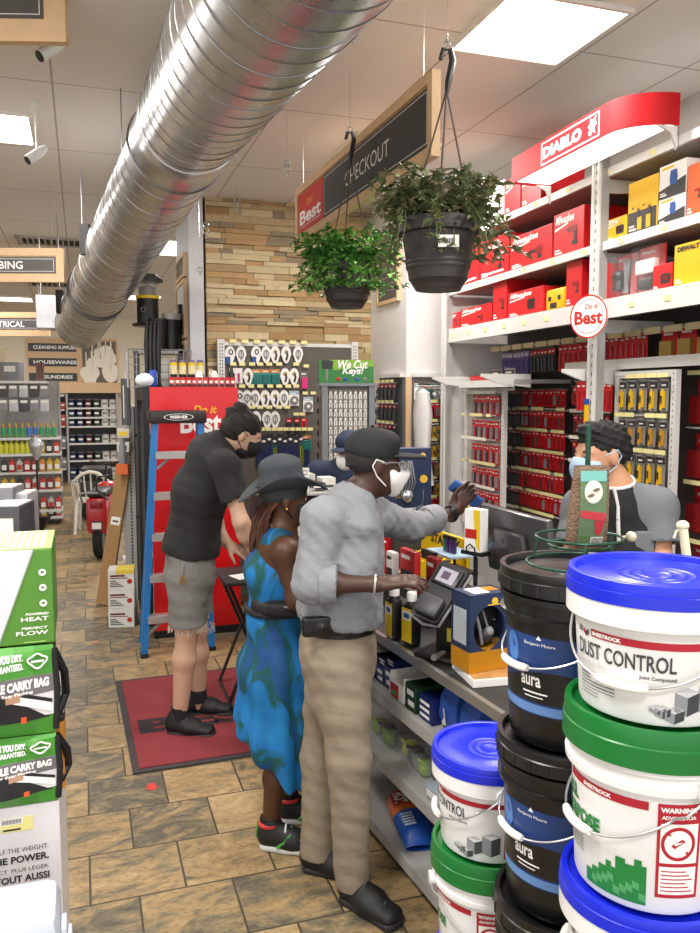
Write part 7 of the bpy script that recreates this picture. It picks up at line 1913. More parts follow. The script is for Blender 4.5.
P_pink = pack(.07,.17,.03,mat('card_grey_clear','#6e6a68',.45),mat('card_grey_clear','#6e6a68'),mat('pink_item','#d5337e',.4),'box')
P_hook = pack(.09,.13,.02,card_w,mat('card_bluegrey','#9bb0bd',.5),mgrey,'disc')
P_lany = pack(.05,.3,.012,mat('lanyard_navy','#1d2442',.6,var=.5,scale=20),tool_dark,mat('lanyard_blue','#26366f',.6,var=.5,scale=20),'two')
P_lany2 = pack(.05,.3,.012,mat('lanyard_green','#1e4a3a',.6,var=.5,scale=20),tool_dark,mat('lanyard_yellow','#8c8f35',.6,var=.5,scale=20),'two')
V_ = -.085
def wput(P, px, py, lab, grp, V=V_):
    u, z = ST.px(px, py, V); P.put(ST.w(u, V, z), FY, lab, grp)
for i, (px, q) in enumerate(((230,'blue'),(241,'steel'),(256,'blue'),(266,'steel'),(275,'dark'),(286,'dark'),(298,'steel'))): wput(W_[q], px, 346, {'blue':'white oval key-tag card with a blue corner in the top row on the wall display','steel':'white oval card with a steel ring in the top row on the wall display','dark':'white oval card with a dark clip in the top row on the wall display'}[q], 'top row cards, '+q)
wput(P_multi, 236, 368, 'white card of coloured key covers in the second row of the wall display', 'key cover card')
wput(W_['dark'], 248, 368, 'white oval card right of the coloured key covers on the wall display', 'second row oval card')
for px in (257,266,275): wput(P_teal, px, 369, 'teal packet with an orange top in the second row of the wall display', 'teal packets')
for px in (285,294): wput(W_['dark'], px, 368, 'white oval card right of the teal packets on the wall display', 'oval cards right of the teal packets')
wput(P_pink, 304, 371, 'pink item hanging at the right end of the second row of the wall display', 'pink item')
for px, q in ((239,'blue'),(247,'steel'),(255,'steel'),(265,'dark'),(275,'dark'),(284,'steel')): wput(W_[q], px, 390, {'blue':'white oval key-tag card with a blue corner in the third row on the wall display','steel':'white oval card with a steel ring in the third row on the wall display','dark':'white oval card with a dark clip in the third row on the wall display'}[q], 'third row cards, '+q)
wput(P_hook, 294, 391, 'left pale blue hook card in the third row of the wall display', 'hook card'); wput(P_hook, 308, 397, 'white hook card at the right end of the third row of the wall display', 'right hook card')
for px in (256,267,275): wput(W_['steel'], px, 411, 'white oval card with a steel ring in the fourth row above the yellow strip', 'fourth row cards')
for i, px in enumerate((289,297)): wput(P_blkred, px, 418, 'small dark pack in the fourth row of the wall display', 'dark packs in the fourth row')
wput(P_red, 304, 418, 'small red pack at the right end of the fourth row of the wall display', 'red pack in the fourth row')
for i in range(10): wput(P_lany if i not in (3,8) else P_lany2, 259+5.3*i, 434+(i%2)*2, ('navy' if i not in (3,8) else 'green')+' lanyard hanging below the long yellow price strip', ('navy' if i not in (3,8) else 'green')+' lanyards')
wput(P_teal, 306, 435, 'teal packet hanging at the right of the lanyards', 'teal packet by the lanyards')
m = MB(tag_y)
for py, pxs in ((364,(233,242,252,260,269,279,296)),(386,(233,242,251,260,270,279,288,296)),(407,(241,252,260,269,279,287))):
    for px in pxs: u, z = ST.px(px,py,-.1); m.box(u-.026,u+.026,-.05,-.046,z-.014,z+.014)
for px in range(262,314,6): u, z = ST.px(px,429,-.1); m.box(u-.024,u+.024,-.05,-.046,z-.014,z+.014)
for px, py in ((306,366),(305,393),(313,393),(296,414),(302,414)): u, z = ST.px(px,py,-.1); m.box(u-.024,u+.024,-.05,-.046,z-.013,z+.013)
m.build('price_tags', k)
# key carousel
KC = at(346,500,5.6)
KF = Frame((at(322,400,5.6).x, 5.6), (cy*.3+.95*.7, sy*.3))
kw = .37; z0, z1 = 1.0, at(346,386,5.6).z
k = thing('key_rack', 'grey framed rack of hanging keys under the green We Cut Keys sign', 'display stand', KF.w(0,0,0), KF.rot)
grey_p = mat('post_grey','#7c8186',.4)
m = MB(grey_p)
for x in (.02,kw-.02):
    m.box(x-.02,x+.02,-.02,.02,0,z1)
    m.box(x-.02,x+.02,.32,.36,0,z1)
m.box(-.02,kw+.02,-.03,.37,z1,z1+.02); m.box(0,kw,-.02,.36,.0,.05); m.build('frame', k)
m = MB(mat('key_board','#8e8a80',.6)); m.box(.04,kw-.04,.03,.04,.9,z1); m.box(.0,.01,.02,.34,.9,z1); m.box(kw-.01,kw,.02,.34,.9,z1); m.build('board', k)
k2 = thing('key_sign', 'green sign box reading We Cut Keys! on top of the key rack', 'sign', KF.w(-.02,-.02,z1+.021), KF.rot)
sw, sh = .38, at(346,360,5.6).z-z1-.02
m = MB(mat('sign_green','#2c7a33',.4,var=.25,scale=6)); m.box(0,sw,0,.3,0,sh); m.build('box', k2)
m = MB(mat('sign_lime','#7fb02c',.4,var=.2,scale=8)); m.poly([(.08,-.001,sh),(sw,-.001,sh),(sw,-.001,sh*.72),(.1,-.001,sh*.55)]); m.mat(ink_white); m.text('We Cut', .06, flatxz(.13,-.002,sh*.62), w=.21, bold=.03, shear=.25); m.text('Keys!', .06, flatxz(.16,-.002,sh*.3), w=.15, bold=.03, shear=.25)
m.mat(tool_dark); m.poly([(.02,-.0022,sh*.6),(.09,-.0022,sh*.6),(.1,-.0022,sh*.95),(.02,-.0022,sh*1.0)]); m.mat(mgrey); m.box(.045,.06,-.0022,-.001,sh*.1,sh*.6)
for x, c_ in ((.13,ink_red),(.18,blue_c),(.26,blue_c),(.32,mgrey)): m.mat(c_); m.ball((x,-.003,sh*.17),(.014,.002,.014),8); m.box(x,x+.03,-.0025,-.001,sh*.1,sh*.14)
m.build('print', k2)
m = MB(mat('key_nickel','#b8b3a6',.35,.55)); m.tube([(.012*math.cos(2*PI*j/12),-.004,-.012+.012*math.sin(2*PI*j/12)) for j in range(12)], .004, 5, True); m.box(-.004,.004,-.006,-.003,-.055,-.022); m.mat(card_w); m.box(-.012,.012,-.0015,0,-.06,.004)
PK = Proto(tag(m.build('key_blank'), '', 'key'))
nR, nC = 12, 8
for i in range(nR):
    z = z1-.03-i*.062
    for j in range(nC): PK.put(KF.w(.062+.035*j, .022, z), KF.rot, 'nickel key on a white tag in the '+ORD[i]+' row of the key rack', 'keys in the '+ORD[i]+' row')
for i in range(9):
    for sd in (0, 1):
        P_dark.put(KF.w(-.015 if sd == 0 else kw+.015, .13, z1-.06-i*.08), KF.rot+(PI/2 if sd else -PI/2), 'dark small pack hanging on the '+('left' if sd == 0 else 'right')+' side of the key rack', 'dark packs on the '+('left' if sd == 0 else 'right')+' side of the key rack').scale = (1.5,1,.5)
# boards on the column
def colboard(label, fr, u0, u1, z0, z1, col):
    k = thing('wall_panel', label, 'display panel', fr.w(u0,-.002,z0), fr.rot)
    m = MB(col); m.box(0,u1-u0,-.02,0,0,z1-z0); m.build('pegboard', k); m = MB(rack_w); m.box(-.01,u1-u0+.01,-.05,0,z1-z0,z1-z0+.03); m.build('top_trim', k)
    return k
CL = Frame((CF.w(0,0).x, CF.w(0,0).y), (CF.u[1], -CF.u[0]))       # left face of the column, x towards the camera
zt_ = at(408,377,6.5).z
k = colboard('grey pegboard of black tools on the left face of the white column', CL, -.56, -.02, .4, zt_, mat('peg_slate','#55565b',.7))
for i in range(5):
    for j in range(5):
        P_blkred_ = P_dark
        P_dark.put(CL.w(-.5+.095*j,-.05,zt_-.05-.17*i), CL.rot, 'black carded tool in the '+ORD[i]+' row on the left face of the column', 'black tools row '+ORD[i]+' on the column').scale = (1.5,1.3,1.2)
    m = MB(tag_y); 
    for j in range(5): m.box(.03+.1*j,.1+.1*j,-.09,-.086,zt_-.4-.03-.17*i-.012,zt_-.4-.03-.17*i+.012)
    m.build('price_strip', k)
m = MB(wood); m.box(-.012,.03,-.03,.0,.4,zt_); solo('wood_strip', m, 'pale wooden edge strip on the corner of the white column', 'trim', CF.w(0,-.005,0), FY)
cu1 = CF.px(442,400,0)[0]
k = colboard('grey pegboard of red and yellow packs on the front face of the white column', CF, .05, cu1, .4, zt_, peg_grey)
n_ = 0
nm_ = ['clear','red','yellow and red','amber','red','yellow','red']
Q = [[P_hook,P_disc,P_teal],[P_redclear,P_red,P_redgrey],[P_yel2,P_redclear,P_yel],[P_yel,P_yel2,P_red],[P_redclear,P_red,P_yel2],[P_yel,P_yel2,P_red],[P_redclear,P_red,P_redgrey]]
for i in range(7):
    for j in range(5):
        P = Q[i][(j+i) % 3]
        o = P.put(CF.w(.1+(cu1-.16)*j/4*.98,-.05,zt_-.05-.155*i), FY, ['clear-fronted','red','yellow or red','amber or red','red or yellow','yellow or red','red'][i]+' pack in the '+ORD[i]+' row of the board on the column front', 'packs in the '+ORD[i]+' row on the column front'); o.scale = (1.1,1.1,1.05)
    m = MB(tag_y)
    for j in range(4): m.box(.02+.1*j,.085+.1*j,-.1,-.096,zt_-.4-.195-.155*i-.012,zt_-.4-.195-.155*i+.012)
    m.build('price_strip', k)
m = MB(blk); m.tube([(.02*math.cos(2*PI*j/12),0,.03*math.sin(2*PI*j/12)) for j in range(12)], .006, 6, True); m.cyl((0,0,-.03),(0,0,-.12), .01, n=8); m.tube([(0,.08,.03),(0,0,.03)], .003, 5); solo('hand_snip', m, 'black-handled snips hanging at the end panel of the tool rack', 'snips', RK.w(-.06,-.02,1.55), RR)
k = thing('framed_notice', 'wood-framed grey notice high on the white column behind the baskets', 'notice', CL.w(-.62,-.002,2.62), CL.rot)
m = MB(wood)
for a in ((0,.5,0,.03),(0,.5,.4,.43),(0,.03,.03,.4),(.47,.5,.03,.4)): m.box(a[0],a[1],-.03,0,a[2],a[3])
m.build('frame', k); m = MB(slate); m.box(.03,.47,-.02,0,.03,.4); m.mat(mgrey)
for i in range(5): m.box(.1,.4,-.021,-.02,.1+.055*i,.115+.055*i)
m.build('panel', k)
# ================================================================== HANGING BASKETS
leaf_g = [mat('leaf_green_'+str(i), c, .5, var=.2, scale=30) for i, c in enumerate(('#4b8a36','#6aa64a','#37702a','#86b860'))]
leaf_o = [mat('leaf_olive_'+str(i), c, .5, var=.2, scale=30) for i, c in enumerate(('#6c7a4c','#86926a','#556345','#998c6c'))]
pot_m = mat('pot_dark_brown','#352f2e',.5,var=.1)
def basket(label, c, R, H_, hook, leaves, seed_, trail, n, L_=.035):
    k = thing('hanging_basket', label, 'hanging plant', c)
    m = MB(pot_m); m.lathe([(0,.0),(R*.62,.0),(R*.66,.012),(R*.72,.02),(R*.88,H_*.78),(R*.99,H_*.8),(R*1.0,H_),(R*.93,H_),(R*.86,H_*.84),(0,H_*.82)],40); m.build('pot', k)
    m = MB(pot_m); m.lathe([(0,-.016),(R*.55,-.016),(R*.6,-.004),(R*.6,.004)],40)
    for z in (.25,.32): m.lathe([(R*(.72+.16*z)+.002,H_*z),(R*(.72+.16*z)+.005,H_*(z+.03)),(R*(.73+.16*z)+.002,H_*(z+.06))],40)
    m.build('saucer', k)
    m = MB(card_w); x0 = -.015 if R < .147 else -R*.55
    y0 = -math.sqrt(max((R*.9)**2-x0**2,0))-.004
    m.box(x0,x0+.07 if R < .147 else x0+.02,y0-.001,y0,H_*.5,H_*.68); m.mat(ink_black)
    if R < .147:
        for i in range(9): m.box(x0+.01+.0052*i,x0+.0128+.0052*i,y0-.0016,y0-.001,H_*.55,H_*.63)
    m.build('price_label', k)
    hk = hook-c
    m = MB(mat('hanger_wire','#4a3f38',.5))
    for a in (.4,2.4,4.6): m.tube([(R*.95*math.cos(a),R*.95*math.sin(a),H_),(hk.x+.004*math.cos(a),.004*math.sin(a),hk.z-.16)], .0032, 6)
    m.build('hanger', k)
    m = MB(blk); s = .9
    m.tube([(hk.x,0,hk.z-.17),(hk.x+.006,0,hk.z-.12),(hk.x+.02,0,hk.z-.05),(hk.x+.012,0,hk.z-.012),(hk.x-.012,0,hk.z-.012),(hk.x-.022,0,hk.z-.045)], [.006,.012,.012,.01,.01,.008], 8)
    m.build('hook', k)
    m = MB(chrome); m.tube([(hk.x+.011*math.cos(2*PI*j/14),0,hk.z+.004+.014*math.sin(2*PI*j/14)) for j in range(14)], .003, 6, True); m.tube([(hk.x,.011*math.cos(2*PI*j/14),hk.z+.026+.014*math.sin(2*PI*j/14)) for j in range(14)], .003, 6, True); m.cyl((hk.x,0,hk.z+.04),(hk.x,0,CEIL-c.z-.001), .0011, n=5); m.build('ceiling_chain', k)
    rs = random.Random(seed_); m = MB(leaves[0]); stm = MB(mat('stem_green','#5b6b35',.6))
    for s_ in range(n):
        a = rs.uniform(0,2*PI); rr = rs.uniform(.0,.75)*R; reach = rs.uniform(.4,1.25 if seed_ == 4 else 1.5)*R; up_ = rs.uniform(.45,1.15)*R*1.05
        dr = rs.random() < trail
        p0 = Vector((rr*math.cos(a), rr*math.sin(a), H_*.84)); d = Vector((math.cos(a), math.sin(a), 0))
        pts = []
        T = 7
        for i in range(T+1):
            q = i/T; zz = up_*math.sin(q*PI*.62)*1.0 if not dr else up_*.75*math.sin(q*PI*.9)-q*q*R*.75
            pts.append(p0+d*(reach*q*(1.0 if not dr else 1.1))+Vector((0,0,zz))+Vector((rs.uniform(-.008,.008),rs.uniform(-.008,.008),rs.uniform(-.006,.006))))
        stm.tube(pts, .0016, 4, cap=False)
        for i in range(1, T+1):
            for _ in range(4):
                m.mat(rs.choice(leaves)); b_ = rs.uniform(0,2*PI); el_ = rs.uniform(-.5,.8)
                ld = Vector((math.cos(b_)*math.cos(el_), math.sin(b_)*math.cos(el_), math.sin(el_)))+d*.4; ld.normalize()
                L2 = L_*rs.uniform(.6,1.15); w = L2*rs.uniform(.22,.34); sd = ld.cross(Vector((rs.uniform(-.4,.4),rs.uniform(-.4,.4),1))).normalized(); nn = sd.cross(ld)
                p = pts[i]; 
                m.add([p, p+ld*L2*.45+sd*w+nn*.12*L2, p+ld*L2-nn*.15*L2, p+ld*L2*.45-sd*w+nn*.12*L2, p+ld*L2*.5], [(0,1,4),(1,2,4),(2,3,4),(3,0,4)], True)
    fo = m.build('foliage', k); stm.build('stems', k)
    return k
c2 = at(438,286,2.9); hk2 = at(447,46,2.9)
basket('nearer hanging basket with olive plant and barcode label before the tool rack', c2, .146, .225, Vector((hk2.x,c2.y,hk2.z)), leaf_o, 4, .4, 150, .043)
c1 = at(347,305,4.2); hk1 = at(350,130,4.2)
basket('farther hanging basket with bright green trailing plant in front of the stone wall', c1, .148, .205, Vector((hk1.x,c1.y,hk1.z)), leaf_g, 9, .5, 190, .046)
# ================================================================== FOREGROUND STACK AT THE LEFT
gB = mat('carton_green','#4f8428',.4,var=.06); gL = mat('carton_lime','#a6cf6a',.4,var=.2,scale=7); lil = mat('carton_pale_lilac','#d5d3da',.45)
XR = -.705; YF = 1.9
LFm = Frame((XR, YF), (cy, sy))       # u = 0 at the right edge, negative to the left
z_tops = {'green': (1.252, 1.484), 'bag1': (1.03, 1.25), 'bag2': (.855, 1.028), 'white': (.02, .853)}
def lthing(name, label, cat, z, du=0.0, dv=0.0): return thing(name, label, cat, LFm.w(du, dv, z), FY)
# pallet deck + big white carton at the bottom
m = MB(mat('pallet_wood','#9c7a4f',.7)); 
for i in range(5): m.box(-.9+.19*i,-.9+.19*i+.12,0,.55,0,.018)
solo('pallet_board', m, 'wooden boards under the large white carton at the lower left', 'pallet', LFm.w(0,0,0), FY)
k = lthing('white_carton', 'large white carton reading HALF THE WEIGHT, THE POWER at the lower left corner', 'box', .019, -.014)
m = MB(mat('carton_white','#dcd6d6',.5,var=.02)); m.box(-.9,0,0,.5,0,.834); o = m.build('carton', k, bevel=.003)
p = MB(g_dark); y = -.002
def T(s, h, z, w, mm, bold=.0): p.mat(mm); p.text(s, h, flatxz(-.028, y, z-.004), w=w, anchor='r', bold=bold)
T('COMPACT. HALF THE WEIGHT.', .012, .722, .215, g_dark, .0); T('ALL THE POWER.', .018, .695, .185, ink_black, .03)
T('COMPACT. PLUS LÉGER.', .012, .672, .172, g_dark, .0); T('TOUT AUSSI', .018, .645, .125, ink_black, .03); T('PUISSANT.', .018, .618, .10, ink_black, .03)
p.mat(mat('sticker_pale_yellow','#e8dc8c',.5)); p.box(-.135,-.062,y,0,.772,.806); p.mat(card_w); p.box(-.135,-.085,y-.0006,y,.791,.806); p.mat(ink_black)
for i in range(14): p.box(-.132+.0032*i,-.1305+.0032*i,y-.0012,y-.0006,.793,.804)
p.box(-.13,-.09,y-.0012,y,.776,.78)
p.build('print', o)
# orange box seen beside the bags, on the carton behind them
k = lthing('orange_box', 'orange and white box edge showing beside the lower bag', 'box', .854, 0, .03)
m = MB(mat('carton_orange','#d08a35',.5,var=.06)); m.box(-.3,-.0,.03,.2,0,.17); m.build('carton', k); m = MB(tool_dark); m.ball((-.018,.028,.11),(.014,.003,.012),10); m.build('handle_hole', k)
k = lthing('folded_bags', 'crumpled white and black printed bags stacked behind the carry bags', 'bag', 1.026, 0, .04)
m = MB(mat('crumpled_print','#d9d9dc',.5,var=.5,scale=25,bump=.6,bscale=30)); m.box(-.3,.002,.03,.2,0,.1,.02); m.mat(blk); m.box(-.3,.003,.03,.2,-.0,.016,.004); m.build('bag', k)
# carry bags
grn2 = mat('bag_green','#468f2e',.45,var=.1,scale=14,bump=.25,bscale=18); bgrey = mat('bag_print_grey','#6f6a6b',.45,var=.12,scale=8); bwh = mat('bag_print_white','#dad7d8',.45,var=.06,scale=10); bbk = mat('bag_black','#161617',.55,bump=.3,bscale=30)
def carry(label, z, H_, seed_):
    k = lthing('carry_bag', label, 'bag', z, -.016)
    n = 22; w = .80; d = .3
    def S(u, t):       # front sheet with soft waves, u 0..1 from the left, t 0..1 upwards
        e = min(1, 6*min(1-u, t, 1-t)+.15)
        return Vector((-w+w*u, -.03*e+.006*math.sin(u*23+seed_+t*5)*e+.0, H_*t))
    m = MB(bbk); m.box(-w,-.004,0,d,0,H_,.03); m.tube([S(1,.04)+Vector((.0,.005,0)),S(1,.5)+Vector((.006,.0,0)),S(1,.96)+Vector((0,.005,0))], .008, 8)
    m.tube([(0,.02,H_*.9),(.022,.05,H_*.6),(.024,.08,H_*.3),(.004,.06,.02)], .01, 8); m.build('bag_body', k)
    m = MB(grn2)
    def patch(u0, u1, t0, t1, mm, lift=.001, nu=18, nt=6, t0f=None, t1f=None):
        m.mat(mm)
        for i in range(nu):
            for j in range(nt):
                def Q(a, b_):
                    u = u0+(u1-u0)*a/nu; lo = t0f(u) if t0f else t0; hi = t1f(u) if t1f else t1
                    return S(u, lo+(hi-lo)*b_/nt)+Vector((0,-lift,0))
                m.add([Q(i,j),Q(i+1,j),Q(i+1,j+1),Q(i,j+1)], [(0,1,2,3)], True)
    patch(0,1,.68,1.0,grn2); patch(0,1,.0,1.0,grn2,-.002)
    patch(0,1,.12,.68,bwh,.0012,18,6,lambda u: .12+.10*(u), None)
    patch(0,1,.46,.68,bgrey,.002,18,4,lambda u: .40+.2*max(0,(u-.6)), None)
    # picture of dark sleeves with white bands
    patch(.80,.985,.12,.46,bbk,.0026,14,5,lambda u: .14+.06*u, lambda u: max(.16+.06*u, .50-.30*max(0,(u-.87))/.11) )
    patch(.875,.993,.2,.3,card_w,.0034,10,2,lambda u: .43-1.5*(u-.875), lambda u: .52-1.5*(u-.875)); patch(.91,.993,.3,.33,bbk,.0038,8,1,lambda u: .47-1.4*(u-.91), lambda u: .51-1.4*(u-.91))
    patch(.865,.905,.40,.5,mat('print_skin','#b08a6e',.5),.0036,6,2,lambda u: .42, lambda u: .50+.9*(u-.865)); patch(.905,.92,.18,.25,mat('print_orange','#d8552a',.5),.004,2,2)
    m.build('front_print', k)
    l = MB(ink_white)
    def tx(s, h, u1, t0, ww, bold): l.text(s, h, lambda a, b_: tuple(S(min(1,max(0,u1+a/w)), t0+b_/H_)+Vector((0,-.004,0))), w=ww, anchor='r', bold=bold)
    tx('KEEPS YOU DRY.', H_*.075, .915, .86, .085, .05); tx('GUARANTEED.', H_*.075, .915, .765, .072, .05); tx('EXPANDABLE CARRY BAG', H_*.105, .985, .545, .20, .06); tx('For Easy Packing', H_*.045, .94, .485, .09, .03)
    # cloud outline badge
    cu_ = [(.955+.026*math.cos(a)*(1+.15*math.sin(3*a)), .84+.07*math.sin(a)*(1+.2*math.cos(4*a))) for a in [2*PI*j/30 for j in range(30)]]
    l.tube([S(u, t)+Vector((0,-.004,0)) for u, t in cu_], .0022, 5, True); l.add([S(a, t)+Vector((0,-.004,0)) for a, t in ((.937,.825),(.973,.825),(.973,.85),(.937,.85))], [(0,1,2,3)]); l.build('lettering', k)
    return k
carry('upper of two green and black carry bags under the green carton', 1.03, .22, 1.0)
carry('lower of two green and black carry bags on the white carton', .856, .172, 2.7)
# green carton
k = lthing('green_carton', 'green carton with slanted lilac panel on top of the two carry bags', 'box', 1.252, -.012)
Hg = .232
m = MB(gB); m.box(-.62,0,0,.27,0,Hg); o = m.build('carton', k, bevel=.003)
p = MB(lil); p.poly([(-.62,y,.0),(-.128,y,.0),(-.042,y,Hg),(-.62,y,Hg)]); p.mat(mat('carton_edge_grey','#8d9a86',.5)); p.poly([(-.128,y-.0004,.0),(-.125,y-.0004,.0),(-.039,y-.0004,Hg),(-.042,y-.0004,Hg)])
p.mat(gL); p.box(-.62,-.001,.001,.269,Hg,Hg+.0015); p.mat(card_w)
for i in range(9): p.box(-.16+.0165*i,-.152+.0165*i,.02,.26,Hg+.0015,Hg+.002)
for i, z in enumerate((.175,.138,.1)):
    p.mat(ink_white); p.poly([(-.023+.0085*math.cos(2*PI*j/20),y-.0004,z+.0085*math.sin(2*PI*j/20)) for j in range(20)]); p.mat(gB); p.box(-.027,-.019,y-.0008,y-.0004,z-.002,z+.003)
p.mat(ink_white); p.text('POWERED', .006, flatxz(-.012,y-.0006,.072), w=.052, anchor='r', bold=.03, shear=.2); p.text('HEAT', .010, flatxz(-.012,y-.0006,.058), w=.062, anchor='r', bold=.02); p.text('PERFECT', .006, flatxz(-.014,y-.0006,.038), w=.06, anchor='r', bold=.03, shear=.2); p.text('FLOW', .010, flatxz(-.014,y-.0006,.024), w=.072, anchor='r', bold=.02)
p.mat(gL); p.box(-.07,-.02,y-.0005,y,.006,.008)
p.mat(mat('print_pale_ring','#e3e1e6',.5)); p.poly([(-.2+.08*math.cos(2*PI*j/24),y-.0004,.05+.1*max(-.45,math.sin(2*PI*j/24))) for j in range(24)])
p.build('print', o)
# white fan heater in front
c = onz(20,905,.52)
k = thing('fan_heater', 'white ribbed plastic heater at the bottom left corner in front of the white carton', 'heater', (c.x-.06, 1.55, 0.0), FY)
wv_ = at(50,932,1.55)
m = MB(mat('heater_white','#c3cad6',.4)); X1 = wv_.x-(c.x-.06); Zt = wv_.z
m.box(X1-.42,X1,-.06,.12,.02,Zt,.03); m.build('housing', k)
m = MB(mat('heater_rib','#cfd7e6',.35))
for i in range(30): m.box(X1-.38+.012*i,X1-.374+.012*i,-.0625,-.06,Zt-.3,Zt-.03)
m.build('ribs', k); m = MB(MATS['heater_white']); m.box(X1,X1+.014,-.02,.04,Zt-.3,Zt-.05,.005); m.box(X1+.014,X1+.024,-.01,.03,Zt-.3,Zt-.07,.004); m.build('side_knob', k); m = MB(MATS['heater_white']); m.box(X1-.43,X1+.02,-.1,.16,0,.03,.008); m.build('foot', k)
# ================================================================== LEFT AISLE, BEYOND THE STACK
tb = mat('table_grey','#8d8a86',.6)
T0 = at(0,540,3.9)
k = thing('display_table', 'low grey display table behind the green carton', 'table', (-2.25,3.9,0), FY)
m = MB(tb); m.box(-.5,.56,-.35,.75,1.0,1.04); m.build('table_top', k)
for x in (-.45,.5):
    for y_ in (-.3,.7): m = MB(tb); m.box(x-.025,x+.025,y_-.025,y_+.025,0,1.0); m.build('leg', k)
TF = Frame((-2.25,3.9),(cy,sy))
gy = [mat('gloves_grey_'+str(i),c,.6,var=.25,scale=25,bump=.3,bscale=40) for i, c in enumerate(('#8b8c90','#c4c5c9','#4b4c50'))]
def tbox(label, px0, px1, pyt, Y, z0, mm, name='box', top=None, d=.25):
    a, e = at(px0, pyt, Y), at(px1, pyt, Y); m = MB(mm); m.box(0,e.x-a.x,0,d,0,a.z-z0,.006); k = thing(name, label, 'box', (a.x,Y,z0), .1); m.build('carton', k)
    m = MB(top or card_w); m.box(.01,e.x-a.x-.01,.01,d-.01,a.z-z0,a.z-z0+.003); m.box((e.x-a.x)*.2,(e.x-a.x)*.8,-.001,.0,(a.z-z0)*.5,(a.z-z0)*.8); m.build('print', k)
    return k
tbox('white box with dark lower half on the display table at the left edge', -14, 18, 507, 3.75, 1.041, gy[2])
tbox('grey carton at the left edge behind the white box', -12, 12, 488, 4.15, 1.041, gy[0], d=.2)
tbox('pale grey carton right of the grey carton on the display table', 13, 27, 494, 4.2, 1.041, gy[1], d=.2)
m = MB(mat('leaf_plastic_green','#5f9a4a',.5,var=.2,scale=20)); m.ball((0,0,.05),(.14,.08,.05),16); m.ball((-.1,.02,.03),(.1,.07,.04),12)
c = at(8,482,4.5); solo('garden_hose', m, 'coil of green garden hose on the display table at the left edge', 'hose', (c.x,c.y,1.041))
# tall endcap with spray bottles, gloves and fluids
Ye = 11.4; xr = at(62,480,Ye).x
EF = Frame((xr, Ye),(cy,sy)); ew = 1.05; GF = EF
ez = [at(40,py,Ye).z for py in (509,489,471,453)]; zA, zT_ = at(20,437,Ye).z, at(20,381,Ye).z
k = thing('endcap_shelf', 'tall white endcap shelf of bottles and gloves at the left of the aisle', 'shelving', (xr,Ye,0), FY)
m = MB(rack_grey); m.box(-ew,0,.42,.46,0,zT_); m.build('back_panel', k)
for z in [.12]+ez+[zA, zT_]: m = MB(rack_w); m.box(-ew,0 if z < zT_ else -.15,0,.42,z-.035,z); m.build('shelf', k)
for x in (-ew,-.01): m = MB(rack_grey); m.box(x-.012,x+.012,.38,.42,0,zT_); m.build('upright', k)
cols = ['green','green','green','blue','blue','green']
cm_ = {'green':mat('cleaner_green','#2f9a62',.35),'blue':mat('cleaner_blue','#2a6fc0',.35)}
pb = {}
for i in range(12):
    q = cols[i % 6]
    if q not in pb:
        m = MB(cm_[q]); m.lathe([(0,0),(.033,0),(.035,.01),(.035,.11),(.02,.14),(0,.14)],12); m.mat(mat('trigger_orange','#d9a11e',.4)); m.lathe([(.018,.14),(.016,.17),(0,.175)],10); m.box(-.012,.012,-.03,.012,.17,.2); m.box(-.035,.035,-.0365,-.034,.03,.035)
        pb[q] = Proto(tag(m.build('spray_bottle'), '', 'bottle'))
    pb[q].put(GF.w(-.09-.083*i,.08,zA+.001), FY, q+' spray bottle with orange trigger on the upper shelf at the left edge', q+' spray bottles')
for i in range(9):
    m = MB(mat('ylw_bottle','#c9c93a',.35)) ; m.lathe([(0,0),(.034,0),(.036,.015),(.036,.13),(.016,.17),(.015,.2),(0,.2)],12)
    if i == 0: PY = Proto(tag(m.build('yellow_bottle'), '', 'bottle'))
    PY.put(GF.w(-.45-.07*i,.1,ez[3]+.001), FY, 'yellow bottle on the shelf below the green and blue spray bottles', 'yellow bottles')
# clip-strip of hanging grey goods
for i in range(10):
    z = zT_-.06-.2*(i//5); m = MB(gy[(i*2) % 3]); m.box(-.06,.06,-.02,.02,-.17,0,.01); m.mat(card_w); m.box(-.045,.045,-.022,-.02,-.05,-.01)
    m.mat(rack_grey); m.tube([(0,.4,.004),(0,-.02,.004)], .003, 4)
    solo('glove_pair', m, ['grey','dark','pale'][(i*2)%3]+' pack of gloves in the '+('upper' if i < 5 else 'lower')+' row above the spray bottles, '+ORD[i%5]+' from the right', 'gloves', GF.w(-.2-.135*(i%5),.02,z), FY, 'glove packs above the spray bottles')
tbox('grey speaker-like carton on top of the left shelf', 0, 18, 362, Ye+.1, zT_+.001, gy[0], d=.25)
tbox('beige carton on top of the left shelf at the frame edge', -14, -1, 347, Ye+.1, zT_+.001, mat('carton_beige','#b5a27f',.6), d=.25)
m = MB(mat('brush_mix','#7d5a52',.6,var=.6,scale=50))
for i in range(9): m.tube([(.03*(i%3)-.03,.03*(i//3),0),(.04*(i%3)-.04,.03*(i//3),.26)], .018, 6)
m.box(-.07,.05,-.02,.08,0,.05)
solo('brush_bunch', m, 'bunch of reddish brushes standing at the right end of the endcap top', 'brushes', EF.w(-.25,.15,zT_+.001), FY)
bc_ = ['#c03022','#d8b52c','#c03022','#2a2a2c','#d98a22','#b9b6ae','#c9a92c','#8f2a22']
pr_ = {}
